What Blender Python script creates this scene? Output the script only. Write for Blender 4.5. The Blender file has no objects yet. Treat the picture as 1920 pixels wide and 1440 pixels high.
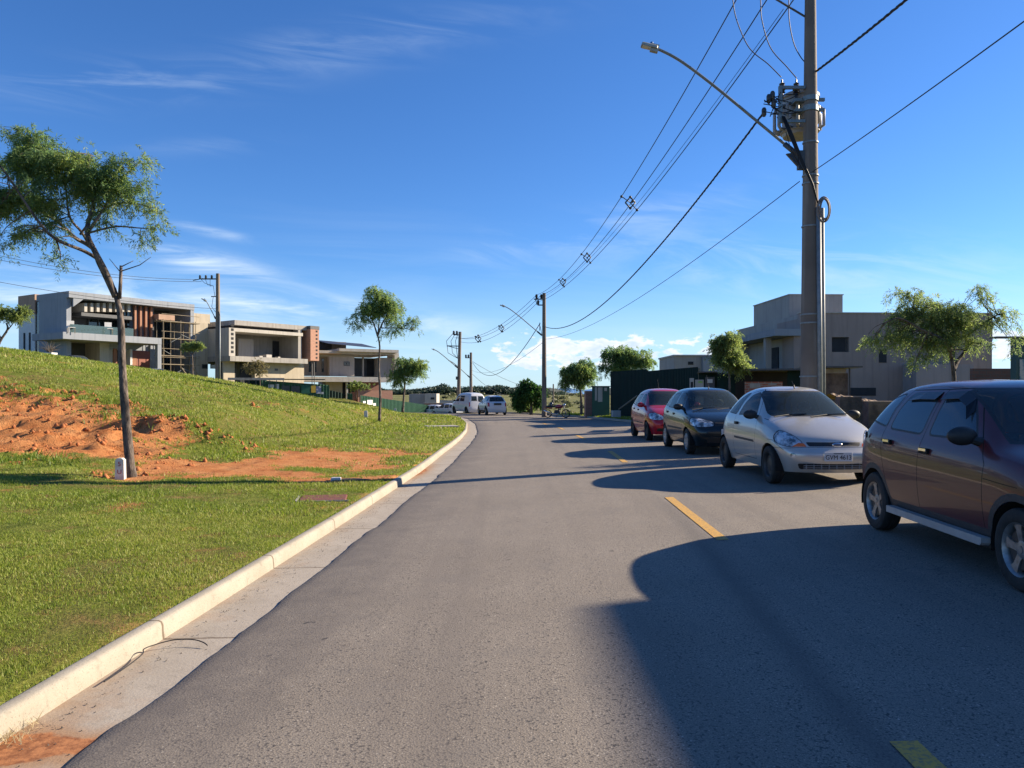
import bpy, bmesh, math, random
import numpy as np
from mathutils import Vector, Matrix, noise as mnoise
random.seed(7); np.random.seed(7)
R = math.radians
SC = bpy.context.scene
# ------------------------------------------------------------------ camera, world, sun
CZ, F, HV = 1.38, 1442.0, 735.0          # camera height, focal length and horizon row of a 1920x1440 picture
cam = bpy.data.cameras.new('camera'); camo = bpy.data.objects.new('camera', cam); SC.collection.objects.link(camo)
cam.sensor_width = 36; cam.lens = 36*F/1920; cam.shift_y = 15/1920; cam.clip_start = 0.05; cam.clip_end = 20000
camo.location = (0, 0, CZ); camo.rotation_euler = (R(90), 0, 0); SC.camera = camo
SUNV = Vector((1.96, .68, 1.0)).normalized()
ELEV = math.asin(SUNV.z); AZ = math.atan2(SUNV.x, SUNV.y)
sun = bpy.data.lights.new('sun', 'SUN'); suno = bpy.data.objects.new('sun', sun); SC.collection.objects.link(suno)
sun.energy = 5.0; sun.angle = R(.53); sun.color = (1, .85, .65)
suno.rotation_euler = SUNV.to_track_quat('Z', 'Y').to_euler()
SC.view_settings.view_transform = 'Standard'; SC.view_settings.look = 'None'; SC.view_settings.gamma = 1
SC.view_settings.exposure = 1.2
def make_world():
    w = bpy.data.worlds.new('World'); SC.world = w; w.use_nodes = True
    nt = w.node_tree; N = nt.nodes; L = nt.links
    bg = N['Background']; out = N['World Output']
    sky = N.new('ShaderNodeTexSky'); sky.sky_type = 'NISHITA'; sky.sun_disc = False
    sky.sun_elevation = ELEV; sky.sun_rotation = AZ; sky.altitude = 900; sky.air_density = 1.0; sky.dust_density = .35; sky.ozone_density = 2.6
    tc = N.new('ShaderNodeTexCoord'); sep = N.new('ShaderNodeSeparateXYZ'); L.new(tc.outputs['Generated'], sep.inputs[0])
    def M(op, a, b=None, c=None, clamp=False):
        m = N.new('ShaderNodeMath'); m.operation = op; m.use_clamp = clamp
        for i, s in enumerate((a, b, c)):
            if s is None: continue
            if isinstance(s, (int, float)): m.inputs[i].default_value = s
            else: L.new(s, m.inputs[i])
        return m.outputs[0]
    def ramp(v, a, b, c0=0., c1=1.):
        m = N.new('ShaderNodeMapRange'); m.interpolation_type = 'SMOOTHSTEP'; m.clamp = True
        L.new(v, m.inputs[0]); m.inputs[1].default_value = a; m.inputs[2].default_value = b; m.inputs[3].default_value = c0; m.inputs[4].default_value = c1
        return m.outputs[0]
    X, Y, Z = sep.outputs
    # thin high cirrus: noise stretched on a plane overhead
    zz = M('ADD', M('MAXIMUM', Z, 0.), .10)
    px = M('DIVIDE', X, zz); py = M('DIVIDE', Y, zz)
    cb = N.new('ShaderNodeCombineXYZ'); L.new(M('ADD', M('MULTIPLY', px, .33), M('MULTIPLY', py, .12)), cb.inputs[0])
    L.new(M('ADD', M('MULTIPLY', py, .62), M('MULTIPLY', px, -.22)), cb.inputs[1])
    n1 = N.new('ShaderNodeTexNoise'); n1.inputs['Scale'].default_value = 1.0; n1.inputs['Detail'].default_value = 9; n1.inputs['Roughness'].default_value = .56; n1.inputs['Distortion'].default_value = 1.6
    L.new(cb.outputs[0], n1.inputs['Vector'])
    n2 = N.new('ShaderNodeTexNoise'); n2.inputs['Scale'].default_value = .35; n2.inputs['Detail'].default_value = 2
    L.new(cb.outputs[0], n2.inputs['Vector'])
    cir = M('MULTIPLY', ramp(n1.outputs[0], .50, .82), ramp(n2.outputs[0], .44, .66))
    # less of it towards the right and overhead right
    left = ramp(X, -.1, .35, 1., .25)
    cir = M('MULTIPLY', M('MULTIPLY', cir, left), .35)
    # single wisps standing at their own places in the northern sky
    yy = M('MAXIMUM', Y, .05); qa = M('DIVIDE', X, yy); qe = M('DIVIDE', Z, yy); front = ramp(Y, .2, .4)
    nb = N.new('ShaderNodeTexNoise'); nb.inputs['Scale'].default_value = 5; nb.inputs['Detail'].default_value = 8; nb.inputs['Roughness'].default_value = .6; nb.inputs['Distortion'].default_value = .9
    cq = N.new('ShaderNodeCombineXYZ'); L.new(M('ADD', M('MULTIPLY', qa, .9), M('MULTIPLY', qe, -.2)), cq.inputs[0]); L.new(M('ADD', M('MULTIPLY', qe, 5.0), M('MULTIPLY', qa, .55)), cq.inputs[1]); L.new(cq.outputs[0], nb.inputs['Vector'])
    wz = None
    for (u, v, hl, hw, sl, am) in ((600, 95, 330, 40, .17, .20), (150, 155, 260, 40, .03, .14), (365, 487, 120, 20, -.22, 1.1), (388, 432, 75, 9, -.22, .55), (120, 570, 420, 60, -.05, .9), (1130, 425, 260, 30, .22, .3), (620, 590, 260, 26, -.12, 1.0), (380, 275, 120, 16, .05, .1), (1500, 500, 420, 60, -.05, .4)):
        a0, e0 = (u-960)/F, (HV-v)/F; da = M('SUBTRACT', qa, a0); de = M('SUBTRACT', M('SUBTRACT', qe, e0), M('MULTIPLY', da, sl))
        g = M('MULTIPLY', M('EXPONENT', M('MULTIPLY', M('POWER', M('ABSOLUTE', M('DIVIDE', da, hl/F)), 2.), -1.)), M('EXPONENT', M('MULTIPLY', M('POWER', M('ABSOLUTE', M('DIVIDE', de, hw/F)), 2.), -1.)))
        g = M('MULTIPLY', g, am); wz = g if wz is None else M('ADD', wz, g)
    wisp = M('MULTIPLY', M('MULTIPLY', wz, front), ramp(nb.outputs[0], .38, .72)); cir = M('MAXIMUM', cir, M('MINIMUM', wisp, .8))
    # milky veil low over the land
    veil = M('MULTIPLY', ramp(Z, .0, .17, 1., 0.), M('MULTIPLY_ADD', n1.outputs[0], .9, .22))
    veil = M('MULTIPLY', veil, .80, clamp=True)
    # cumulus row low in the sky
    c2 = N.new('ShaderNodeCombineXYZ'); L.new(M('MULTIPLY', X, 1.), c2.inputs[0]); L.new(Y, c2.inputs[1]); L.new(M('MULTIPLY', Z, 2.3), c2.inputs[2])
    n3 = N.new('ShaderNodeTexNoise'); n3.inputs['Scale'].default_value = 27; n3.inputs['Detail'].default_value = 9; n3.inputs['Roughness'].default_value = .58
    L.new(c2.outputs[0], n3.inputs['Vector'])
    n4 = N.new('ShaderNodeTexNoise'); n4.inputs['Scale'].default_value = 4.5; n4.inputs['Detail'].default_value = 2
    L.new(c2.outputs[0], n4.inputs['Vector'])
    band = M('MULTIPLY', ramp(Z, .012, .035), ramp(Z, .060, .098, 1., 0.))
    azm = M('MULTIPLY', ramp(X, -.08, .03), 1.)
    thr = M('SUBTRACT', M('ADD', n3.outputs[0], M('MULTIPLY', M('SUBTRACT', n4.outputs[0], .5), .55)), M('MULTIPLY_ADD', M('MULTIPLY', band, azm), -.36, .79))
    cum = M('MULTIPLY', M('MULTIPLY', ramp(thr, 0., .085), .90), ramp(Z, .095, .125, 1., 0.))
    # shaded bases
    n5 = N.new('ShaderNodeTexNoise'); n5.inputs['Scale'].default_value = 26; n5.inputs['Detail'].default_value = 4
    c3 = N.new('ShaderNodeVectorMath'); c3.operation = 'ADD'; L.new(c2.outputs[0], c3.inputs[0]); c3.inputs[1].default_value = (.012, 0, .03); L.new(c3.outputs[0], n5.inputs['Vector'])
    base = N.new('ShaderNodeMix'); base.data_type = 'RGBA'; L.new(M('ADD', M('MULTIPLY', ramp(thr, .05, .20), .45), M('MULTIPLY', ramp(n5.outputs[0], .46, .60), .55)), base.inputs[0])
    base.inputs[6].default_value = (9.4, 9.6, 10.0, 1); base.inputs[7].default_value = (6.2, 7.4, 9.2, 1)
    # sky colour
    hs = N.new('ShaderNodeHueSaturation'); hs.inputs['Saturation'].default_value = 1.14; hs.inputs['Value'].default_value = 1.; L.new(sky.outputs[0], hs.inputs['Color'])
    tint = N.new('ShaderNodeMix'); tint.data_type = 'RGBA'; tint.blend_type = 'MULTIPLY'; tint.inputs[0].default_value = 1.; L.new(hs.outputs[0], tint.inputs[6]); tint.inputs[7].default_value = (.80, 1.13, 1.56, 1)
    def mix(f, a, b):
        m = N.new('ShaderNodeMix'); m.data_type = 'RGBA'; L.new(f, m.inputs[0]); L.new(a, m.inputs[6])
        if isinstance(b, tuple): m.inputs[7].default_value = b
        else: L.new(b, m.inputs[7])
        return m.outputs[2]
    col = mix(veil, tint.outputs[2], (6.4, 8.1, 9.8, 1))
    col = mix(cir, col, (7.6, 8.9, 10.2, 1))
    col = mix(cum, col, base.outputs[2])
    L.new(col, bg.inputs[0]); bg.inputs[1].default_value = .050
make_world()
# ------------------------------------------------------------------ materials
MATS = {}
def pm(name, c1, c2=None, scale=8., rough=.7, bump=0., metal=0., detail=5, spec=.5, bscale=None, coat=0., stretch=None, lo=.35, hi=.65, emit=None, bdist=.02):
    """procedural Principled material: two colours mixed by noise, with optional bump"""
    if name in MATS: return MATS[name]
    m = bpy.data.materials.new(name); m.use_nodes = True; nt = m.node_tree; N = nt.nodes; L = nt.links
    b = N['Principled BSDF']; b.inputs['Roughness'].default_value = rough; b.inputs['Metallic'].default_value = metal
    b.inputs['Specular IOR Level'].default_value = spec; b.inputs['Coat Weight'].default_value = coat; b.inputs['Coat Roughness'].default_value = .04
    c2 = c2 or tuple(v*.8 for v in c1)
    tc = N.new('ShaderNodeTexCoord'); mp = N.new('ShaderNodeMapping'); L.new(tc.outputs['Object'], mp.inputs[0])
    if stretch: mp.inputs['Scale'].default_value = stretch
    n = N.new('ShaderNodeTexNoise'); n.inputs['Scale'].default_value = scale; n.inputs['Detail'].default_value = detail; n.inputs['Roughness'].default_value = .6
    L.new(mp.outputs[0], n.inputs['Vector'])
    r = N.new('ShaderNodeMapRange'); L.new(n.outputs[0], r.inputs[0]); r.inputs[1].default_value = lo; r.inputs[2].default_value = hi
    mx = N.new('ShaderNodeMix'); mx.data_type = 'RGBA'; L.new(r.outputs[0], mx.inputs[0]); mx.inputs[6].default_value = (*c1, 1); mx.inputs[7].default_value = (*c2, 1)
    L.new(mx.outputs[2], b.inputs['Base Color'])
    if bump:
        n2 = N.new('ShaderNodeTexNoise'); n2.inputs['Scale'].default_value = bscale or scale*6; n2.inputs['Detail'].default_value = 4; L.new(mp.outputs[0], n2.inputs['Vector'])
        bp = N.new('ShaderNodeBump'); bp.inputs['Strength'].default_value = bump; bp.inputs['Distance'].default_value = bdist; L.new(n2.outputs[0], bp.inputs['Height']); L.new(bp.outputs[0], b.inputs['Normal'])
    if emit: b.inputs['Emission Color'].default_value = (*emit[0], 1); b.inputs['Emission Strength'].default_value = emit[1]
    MATS[name] = m; return m
def glassm(name, tint, alpha=.55, rough=.03):
    """tinted car or window glass: see-through by alpha, glossy on top"""
    if name in MATS: return MATS[name]
    m = bpy.data.materials.new(name); m.use_nodes = True; nt = m.node_tree; N = nt.nodes; L = nt.links
    b = N['Principled BSDF']; b.inputs['Base Color'].default_value = (*tint, 1); b.inputs['Roughness'].default_value = rough; b.inputs['Specular IOR Level'].default_value = .9
    tr = N.new('ShaderNodeBsdfTransparent'); tr.inputs[0].default_value = (.55, .62, .62, 1)
    mx = N.new('ShaderNodeMixShader'); lw = N.new('ShaderNodeLayerWeight'); lw.inputs[0].default_value = .35
    mr = N.new('ShaderNodeMapRange'); L.new(lw.outputs['Fresnel'], mr.inputs[0]); mr.inputs[3].default_value = alpha; mr.inputs[4].default_value = 1.
    L.new(mr.outputs[0], mx.inputs[0]); L.new(tr.outputs[0], mx.inputs[1]); L.new(b.outputs[0], mx.inputs[2]); L.new(mx.outputs[0], N['Material Output'].inputs[0])
    MATS[name] = m; return m
def leafm(name, cols, trans=.35):
    """leaves: colour picked per leaf from a vertex attribute, light passes through"""
    if name in MATS: return MATS[name]
    m = bpy.data.materials.new(name); m.use_nodes = True; nt = m.node_tree; N = nt.nodes; L = nt.links
    b = N['Principled BSDF']; b.inputs['Roughness'].default_value = .55; b.inputs['Specular IOR Level'].default_value = .35
    at = N.new('ShaderNodeAttribute'); at.attribute_name = 'shade'; cr = N.new('ShaderNodeValToRGB'); L.new(at.outputs['Fac'], cr.inputs[0])
    el = cr.color_ramp.elements
    el[0].color = (*cols[0], 1); el[1].color = (*cols[-1], 1)
    for i, c in enumerate(cols[1:-1]):
        e = el.new((i+1)/(len(cols)-1)); e.color = (*c, 1)
    L.new(cr.outputs[0], b.inputs['Base Color'])
    t = N.new('ShaderNodeBsdfTranslucent'); hs = N.new('ShaderNodeHueSaturation'); hs.inputs['Value'].default_value = 1.5; hs.inputs['Saturation'].default_value = 1.1; L.new(cr.outputs[0], hs.inputs['Color']); L.new(hs.outputs[0], t.inputs[0])
    mx = N.new('ShaderNodeMixShader'); mx.inputs[0].default_value = trans; L.new(b.outputs[0], mx.inputs[1]); L.new(t.outputs[0], mx.inputs[2]); L.new(mx.outputs[0], N['Material Output'].inputs[0])
    MATS[name] = m; return m
def brickm(name, c1, c2, mortar, bw=.22, bh=.08, scale=1., ms=.015, axis='x'):
    if name in MATS: return MATS[name]
    m = bpy.data.materials.new(name); m.use_nodes = True; nt = m.node_tree; N = nt.nodes; L = nt.links
    b = N['Principled BSDF']; b.inputs['Roughness'].default_value = .85
    tc = N.new('ShaderNodeTexCoord'); sp = N.new('ShaderNodeSeparateXYZ'); cb = N.new('ShaderNodeCombineXYZ'); L.new(tc.outputs['Object'], sp.inputs[0])
    ad = N.new('ShaderNodeMath'); ad.operation = 'ADD'; L.new(sp.outputs[0], ad.inputs[0]); L.new(sp.outputs[1], ad.inputs[1])
    L.new(ad.outputs[0], cb.inputs[0]); L.new(sp.outputs[2], cb.inputs[1])
    br = N.new('ShaderNodeTexBrick'); L.new(cb.outputs[0], br.inputs[0]); br.inputs['Color1'].default_value = (*c1, 1); br.inputs['Color2'].default_value = (*c2, 1); br.inputs['Mortar'].default_value = (*mortar, 1)
    br.inputs['Scale'].default_value = scale; br.inputs['Brick Width'].default_value = bw; br.inputs['Row Height'].default_value = bh; br.inputs['Mortar Size'].default_value = ms
    L.new(br.outputs[0], b.inputs['Base Color']); MATS[name] = m; return m
def streakm(name, c1, c2, c3, rough=.85):
    """weathered cement render or concrete: blotches plus vertical streaks"""
    if name in MATS: return MATS[name]
    m = bpy.data.materials.new(name); m.use_nodes = True; nt = m.node_tree; N = nt.nodes; L = nt.links
    b = N['Principled BSDF']; b.inputs['Roughness'].default_value = rough
    tc = N.new('ShaderNodeTexCoord')
    def nz(sc, st, det=6):
        mp = N.new('ShaderNodeMapping'); mp.inputs['Scale'].default_value = st; L.new(tc.outputs['Object'], mp.inputs[0])
        n = N.new('ShaderNodeTexNoise'); n.inputs['Scale'].default_value = sc; n.inputs['Detail'].default_value = det; L.new(mp.outputs[0], n.inputs['Vector']); return n.outputs[0]
    def rg(v, a, b_):
        r = N.new('ShaderNodeMapRange'); r.inputs[1].default_value = a; r.inputs[2].default_value = b_; L.new(v, r.inputs[0]); return r.outputs[0]
    m1 = N.new('ShaderNodeMix'); m1.data_type = 'RGBA'; L.new(rg(nz(.9, (1, 1, 1)), .35, .65), m1.inputs[0]); m1.inputs[6].default_value = (*c1, 1); m1.inputs[7].default_value = (*c2, 1)
    m2 = N.new('ShaderNodeMix'); m2.data_type = 'RGBA'; st = rg(nz(5., (1, 1, .07)), .5, .72)
    L.new(st, m2.inputs[0]); L.new(m1.outputs[2], m2.inputs[6]); m2.inputs[7].default_value = (*c3, 1)
    L.new(m2.outputs[2], b.inputs['Base Color'])
    n2 = nz(28, (1, 1, 1), 3); bp = N.new('ShaderNodeBump'); bp.inputs['Strength'].default_value = .25; bp.inputs['Distance'].default_value = .02; L.new(n2, bp.inputs['Height']); L.new(bp.outputs[0], b.inputs['Normal'])
    MATS[name] = m; return m
# ------------------------------------------------------------------ mesh helpers
def link(o): SC.collection.objects.link(o); return o
class MB:
    def __init__(s): s.v = []; s.f = []; s.m = []; s.mi = 0
    def add(s, vs, fs):
        o = len(s.v); s.v += [tuple(p) for p in vs]; s.f += [tuple(i+o for i in f) for f in fs]; s.m += [s.mi]*len(fs); return s
    def box(s, x0, x1, y0, y1, z0, z1, rot=None, piv=None):
        vs = [(x, y, z) for x in (x0, x1) for y in (y0, y1) for z in (z0, z1)]
        if rot is not None:
            p = Vector(piv or ((x0+x1)/2, (y0+y1)/2, (z0+z1)/2)); vs = [rot @ (Vector(v)-p) + p for v in vs]
        return s.add(vs, [(0, 1, 3, 2), (4, 6, 7, 5), (0, 4, 5, 1), (2, 3, 7, 6), (0, 2, 6, 4), (1, 5, 7, 3)])
    def bbox(s, x0, x1, y0, y1, z0, z1, b=.01):
        """box with chamfered vertical and top edges"""
        xs = (x0, x0+b, x1-b, x1); ys = (y0, y0+b, y1-b, y1)
        ring = [(xs[1], y0), (xs[2], y0), (x1, ys[1]), (x1, ys[2]), (xs[2], y1), (xs[1], y1), (x0, ys[2]), (x0, ys[1])]
        inr = [(x0+b, y0+b)]*0 or [(max(min(x, x1-b), x0+b), max(min(y, y1-b), y0+b)) for x, y in ring]
        vs = [(x, y, z0) for x, y in ring]+[(x, y, z1-b) for x, y in ring]+[(x, y, z1) for x, y in inr]
        fs = [tuple(range(7, -1, -1)), tuple(range(16, 24))]
        for k in range(2):
            for i in range(8):
                j = (i+1) % 8; fs.append((k*8+i, k*8+j, k*8+8+j, k*8+8+i))
        return s.add(vs, fs)
    def tube(s, pts, r, n=8, cap=True):
        pts = [Vector(p) for p in pts]; rs = r if isinstance(r, (list, tuple)) else [r]*len(pts)
        vs = []; up = None
        for i, p in enumerate(pts):
            t = (pts[min(i+1, len(pts)-1)]-pts[max(i-1, 0)])
            if t.length < 1e-9: t = Vector((0, 0, 1))
            t.normalize()
            if up is None: up = Vector((0, 0, 1)) if abs(t.z) < .9 else Vector((1, 0, 0))
            a = t.cross(up)
            if a.length < 1e-4: a = t.cross(Vector((0, 1, .1)))
            a.normalize(); b = a.cross(t); up = b
            vs += [p+(a*math.cos(q)+b*math.sin(q))*rs[i] for q in (k*2*math.pi/n for k in range(n))]
        fs = [(i*n+k, i*n+(k+1) % n, (i+1)*n+(k+1) % n, (i+1)*n+k) for i in range(len(pts)-1) for k in range(n)]
        if cap: fs += [tuple(range(n-1, -1, -1)), tuple(range((len(pts)-1)*n, len(pts)*n))]
        return s.add(vs, fs)
    def lathe(s, prof, n=24, axis='z', c=(0, 0, 0), close=False):
        vs = []
        for r, h in prof:
            for k in range(n):
                q = 2*math.pi*k/n; a, b = r*math.cos(q), r*math.sin(q)
                v = (a, b, h) if axis == 'z' else ((a, h, b) if axis == 'y' else (h, a, b))
                vs.append((v[0]+c[0], v[1]+c[1], v[2]+c[2]))
        m = len(prof); fs = [(i*n+k, i*n+(k+1) % n, (i+1)*n+(k+1) % n, (i+1)*n+k) for i in range(m-1) for k in range(n)]
        if close: fs += [tuple(range(n-1, -1, -1)), tuple(range((m-1)*n, m*n))]
        return s.add(vs, fs)
    def prism(s, poly, a, b, plane='xz'):
        """poly in two axes extruded along the third from a to b"""
        def P(p, h): return {'xz': (p[0], h, p[1]), 'xy': (p[0], p[1], h), 'yz': (h, p[0], p[1])}[plane]
        n = len(poly); vs = [P(p, a) for p in poly]+[P(p, b) for p in poly]
        return s.add(vs, [tuple(range(n)), tuple(range(2*n-1, n-1, -1))]+[(i, i+n, (i+1) % n+n, (i+1) % n) for i in range(n)])
    def ell(s, c, r, n=12, m=8, rot=None):
        vs = []
        for i in range(m+1):
            t = math.pi*i/m
            for k in range(n):
                q = 2*math.pi*k/n; v = Vector((r[0]*math.sin(t)*math.cos(q), r[1]*math.sin(t)*math.sin(q), r[2]*math.cos(t)))
                if rot is not None: v = rot @ v
                vs.append(v+Vector(c))
        return s.add(vs, [(i*n+k, (i+1)*n+k, (i+1)*n+(k+1) % n, i*n+(k+1) % n) for i in range(m) for k in range(n)])
    def build(s, name, mats, parent=None, smooth=False, fixn=True):
        me = bpy.data.meshes.new(name); me.from_pydata([tuple(v) for v in s.v], [], s.f)
        if not isinstance(mats, (list, tuple)): mats = [mats]
        for m in mats: me.materials.append(m)
        me.polygons.foreach_set('material_index', s.m)
        if fixn:
            bm = bmesh.new(); bm.from_mesh(me); bmesh.ops.recalc_face_normals(bm, faces=bm.faces); bm.to_mesh(me); bm.free()
        if smooth:
            me.polygons.foreach_set('use_smooth', [True]*len(me.polygons))
            if smooth != 'all': me.set_sharp_from_angle(angle=R(38))
        o = link(bpy.data.objects.new(name, me))
        if parent is not None: o.parent = parent
        return o
def tag(o, label=None, cat=None, group=None, kind=None):
    if label: o['label'] = label
    if cat: o['category'] = cat
    if group: o['group'] = group
    if kind: o['kind'] = kind
    return o
def empty(name, loc, rz=0., label=None, cat=None, group=None):
    o = link(bpy.data.objects.new(name, None)); o.location = loc; o.rotation_euler = (0, 0, rz); o.empty_display_size = .3
    return tag(o, label, cat, group)
def copy_tree(o, parent=None):
    c = o.copy(); link(c)
    if parent is not None: c.parent = parent
    for ch in list(o.children): copy_tree(ch, c)
    return c
def fastmesh(name, V, Fc, mat, attr=None, parent=None, smooth=False):
    """V (n,3) array, Fc (m,k) array of equal-sized faces"""
    me = bpy.data.meshes.new(name); n, k = len(Fc), Fc.shape[1]
    me.vertices.add(len(V)); me.vertices.foreach_set('co', np.ascontiguousarray(V, dtype=np.float32).ravel())
    me.loops.add(n*k); me.loops.foreach_set('vertex_index', np.ascontiguousarray(Fc, dtype=np.int32).ravel())
    me.polygons.add(n); me.polygons.foreach_set('loop_start', np.arange(0, n*k, k, dtype=np.int32)); me.polygons.foreach_set('loop_total', np.full(n, k, dtype=np.int32))
    if smooth: me.polygons.foreach_set('use_smooth', np.ones(n, dtype=bool))
    me.materials.append(mat); me.update(calc_edges=True)
    for nm, a in (attr or {}).items():
        at = me.attributes.new(nm, 'FLOAT', 'POINT'); at.data.foreach_set('value', np.ascontiguousarray(a, dtype=np.float32))
    o = link(bpy.data.objects.new(name, me))
    if parent is not None: o.parent = parent
    return o
def P(u, v, D):
    """world point seen at photo pixel (u, v) at depth D"""
    return Vector(((u-960)/F*D, D, CZ+(HV-v)/F*D))
# ------------------------------------------------------------------ land form
def smooth_curve(pts, w):
    ys = np.arange(-70, 140, .25); xs = np.interp(ys, [p[0] for p in pts], [p[1] for p in pts])
    k = int(w/.25); ker = np.hanning(2*k+3)[1:-1]; ker /= ker.sum(); pad = np.concatenate([np.full(k, xs[0]), xs, np.full(k, xs[-1])])
    return ys, np.convolve(pad, ker, 'valid')[:len(ys)]
YA, XA = smooth_curve([(-70, -10), (-30, -4.2), (-10, -2.4), (0, -2.0), (3.2, -1.87), (6.1, -1.72), (8.4, -1.61), (10.7, -1.52), (15.5, -1.34), (22, -1.29), (27, -1.32), (33.5, -1.5),
    (45, -2.15), (55, -3.2), (60, -4.1), (64, -5.3), (68, -7.0), (72, -9.3), (76, -12.3), (80, -16), (86, -23), (95, -36), (110, -60), (140, -110)], 2.5)
MA = np.gradient(XA, YA); HY = np.sqrt(1+MA**2)
WY = np.interp(YA, [-70, 28, 42, 60, 70], [7.4, 7.4, 8.2, 8.3, 7.4])
_o = YA.copy()
def xa(y): return np.interp(y, YA, XA)                      # left edge of the asphalt
def hyp(y): return np.interp(y, YA, HY)
XK = XA-.57*HY                                            # back of the left kerb
XR = XA+WY*HY                                             # right edge of the asphalt
def xk(y): return np.interp(y, YA, XK)
def xr(y): return np.interp(y, YA, XR)
def zlong(y): return np.interp(y, [-70, 20, 30, 45, 57, 63, 74, 82, 90, 105, 140], [0, 0, -.1, -.35, -.5, -.58, -.62, -.95, -1.4, -2.2, -3])
def cfw(y): return np.interp(y, [40, 60], [1, 0])
def zL(y): return zlong(y)-.19*cfw(y)
def zR(y): return zlong(y)+.035*cfw(y)
def zroad(x, y):
    t = np.clip((x-xa(y))/(xr(y)-xa(y)), 0, 1); return zL(y)*(1-t)+zR(y)*t
def sm(t): t = np.clip(t, 0, 1); return t*t*(3-2*t)
def vnoise(x, y, s, seed=0):
    """cheap smooth value noise on arrays"""
    x = np.asarray(x, float)/s+seed*17.3; y = np.asarray(y, float)/s+seed*9.1
    xi = np.floor(x); yi = np.floor(y); fx = sm(x-xi); fy = sm(y-yi)
    def h(a, b): v = np.sin(a*127.1+b*311.7+seed*74.7)*43758.5453; return v-np.floor(v)
    return (h(xi, yi)*(1-fx)+h(xi+1, yi)*fx)*(1-fy)+(h(xi, yi+1)*(1-fx)+h(xi+1, yi+1)*fx)*fy
def fbm(x, y, s, o=4, seed=0):
    r = 0; a = 1; t = 0
    for i in range(o): r = r+a*vnoise(x, y, s/2**i, seed+i); t += a; a *= .55
    return r/t
def field(x, y): return np.interp(y, [60, 80, 100, 320, 600, 1200, 4000], [-.7, -1.0, -1.5, .25, -3, -30, -120])
def street(x): return np.interp(x, [-60, -36, -24, -17, -10, -5], [3.6, 2.8, 1.9, 1.1, .1, -.55])
def hleft0(x, y):
    d = np.maximum(xk(y)-x, 0); base = zL(y)+.096+.028*np.minimum(d, 4.5)
    e = np.maximum(d-3.6, 0); hill = 5.12*(1-np.exp(-e/17.))*sm(e/3.5+.15)+.25*np.exp(-((y-33)/9)**2)*sm((d-14)/8)
    hill = hill*(.10+.90*sm((y-13.2-.25*np.clip(d-8, -4, 6))/9.5))
    h = base+hill
    t = sm((y-43)/15.)*sm((d-2)/6.)
    h = h*(1-t)+street(x)*t
    far = sm((y-88)/20.); return h*(1-far)+field(x, y)*far
def hright0(x, y):
    d = np.maximum(x-xr(y), 0); h = zR(y)+.13+.02*np.minimum(d, 4)-.0*d
    far = sm((y-64)/14.); far = np.maximum(far, sm((y-54)/10.)*sm((d-3)/4.)); return h*(1-far)+field(x, y)*far
# bare red earth on the bank and across the verge, outlines in metres (x, y)
def poly_mask(x, y, poly, soft):
    """signed soft inside mask for a polygon"""
    x = np.asarray(x, float); y = np.asarray(y, float); ins = np.zeros(x.shape, bool); dist = np.full(x.shape, 1e9)
    n = len(poly)
    for i in range(n):
        x1, y1 = poly[i]; x2, y2 = poly[(i+1) % n]
        c = ((y1 > y) != (y2 > y)) & (x < (x2-x1)*(y-y1)/(y2-y1+1e-12)+x1); ins ^= c
        t = np.clip(((x-x1)*(x2-x1)+(y-y1)*(y2-y1))/((x2-x1)**2+(y2-y1)**2), 0, 1)
        dist = np.minimum(dist, np.hypot(x-x1-t*(x2-x1), y-y1-t*(y2-y1)))
    return np.clip(.5+np.where(ins, dist, -dist)/soft*.5, 0, 1)
def ground_hit(u, v):
    """where the ray through photo pixel (u, v) meets the left land form"""
    D = np.arange(3, 70, .05); x = (u-960)/F*D; z = CZ+(HV-v)/F*D; h = hleft0(x, D)
    i = np.argmax(z < h); return (float(x[i]), float(D[i]))
DIRT = [[ground_hit(*p) for p in ((-60, 722), (0, 728), (80, 740), (170, 770), (250, 792), (300, 800), (370, 832), (290, 838), (265, 850), (330, 862), (470, 872), (620, 880), (690, 878), (700, 893), (500, 893), (360, 890), (300, 880), (215, 862), (150, 858), (60, 850), (-60, 850))],
        [ground_hit(*p) for p in ((540, 846), (640, 843), (760, 849), (790, 853), (700, 858), (690, 882), (560, 880), (470, 872))],
        [ground_hit(*p) for p in ((200, 884), (290, 884), (280, 902), (225, 903))]]
PATCH = [[ground_hit(*p) for p in ((340, 742), (420, 742), (430, 756), (360, 752))], [ground_hit(*p) for p in ((170, 746), (235, 746), (232, 758), (180, 756))], [ground_hit(*p) for p in ((440, 752), (560, 760), (560, 772), (460, 766))]]
def dirt_mask(x, y):
    m = np.zeros(np.shape(x))
    nz = (fbm(x, y, .8, 5, 3)-.5)*2.1
    for p, s in zip(DIRT, (1.3, 1.3, .5)): m = np.maximum(m, poly_mask(x, y, p, s))
    m = m+(nz*.8+.10)*((m > .02) & (m < .98))
    for p in PATCH: m = np.maximum(m, .45*poly_mask(x, y, p, 1.5)+nz*.5)
    d = xk(y)-x
    m = np.maximum(m, .75*sm(1-(np.abs(d-.06)/.08))*sm((fbm(x, y, 1.3, 2, 8)-.60)/.12)*(x < xk(y)))
    return np.clip(m, 0, 1)
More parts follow.
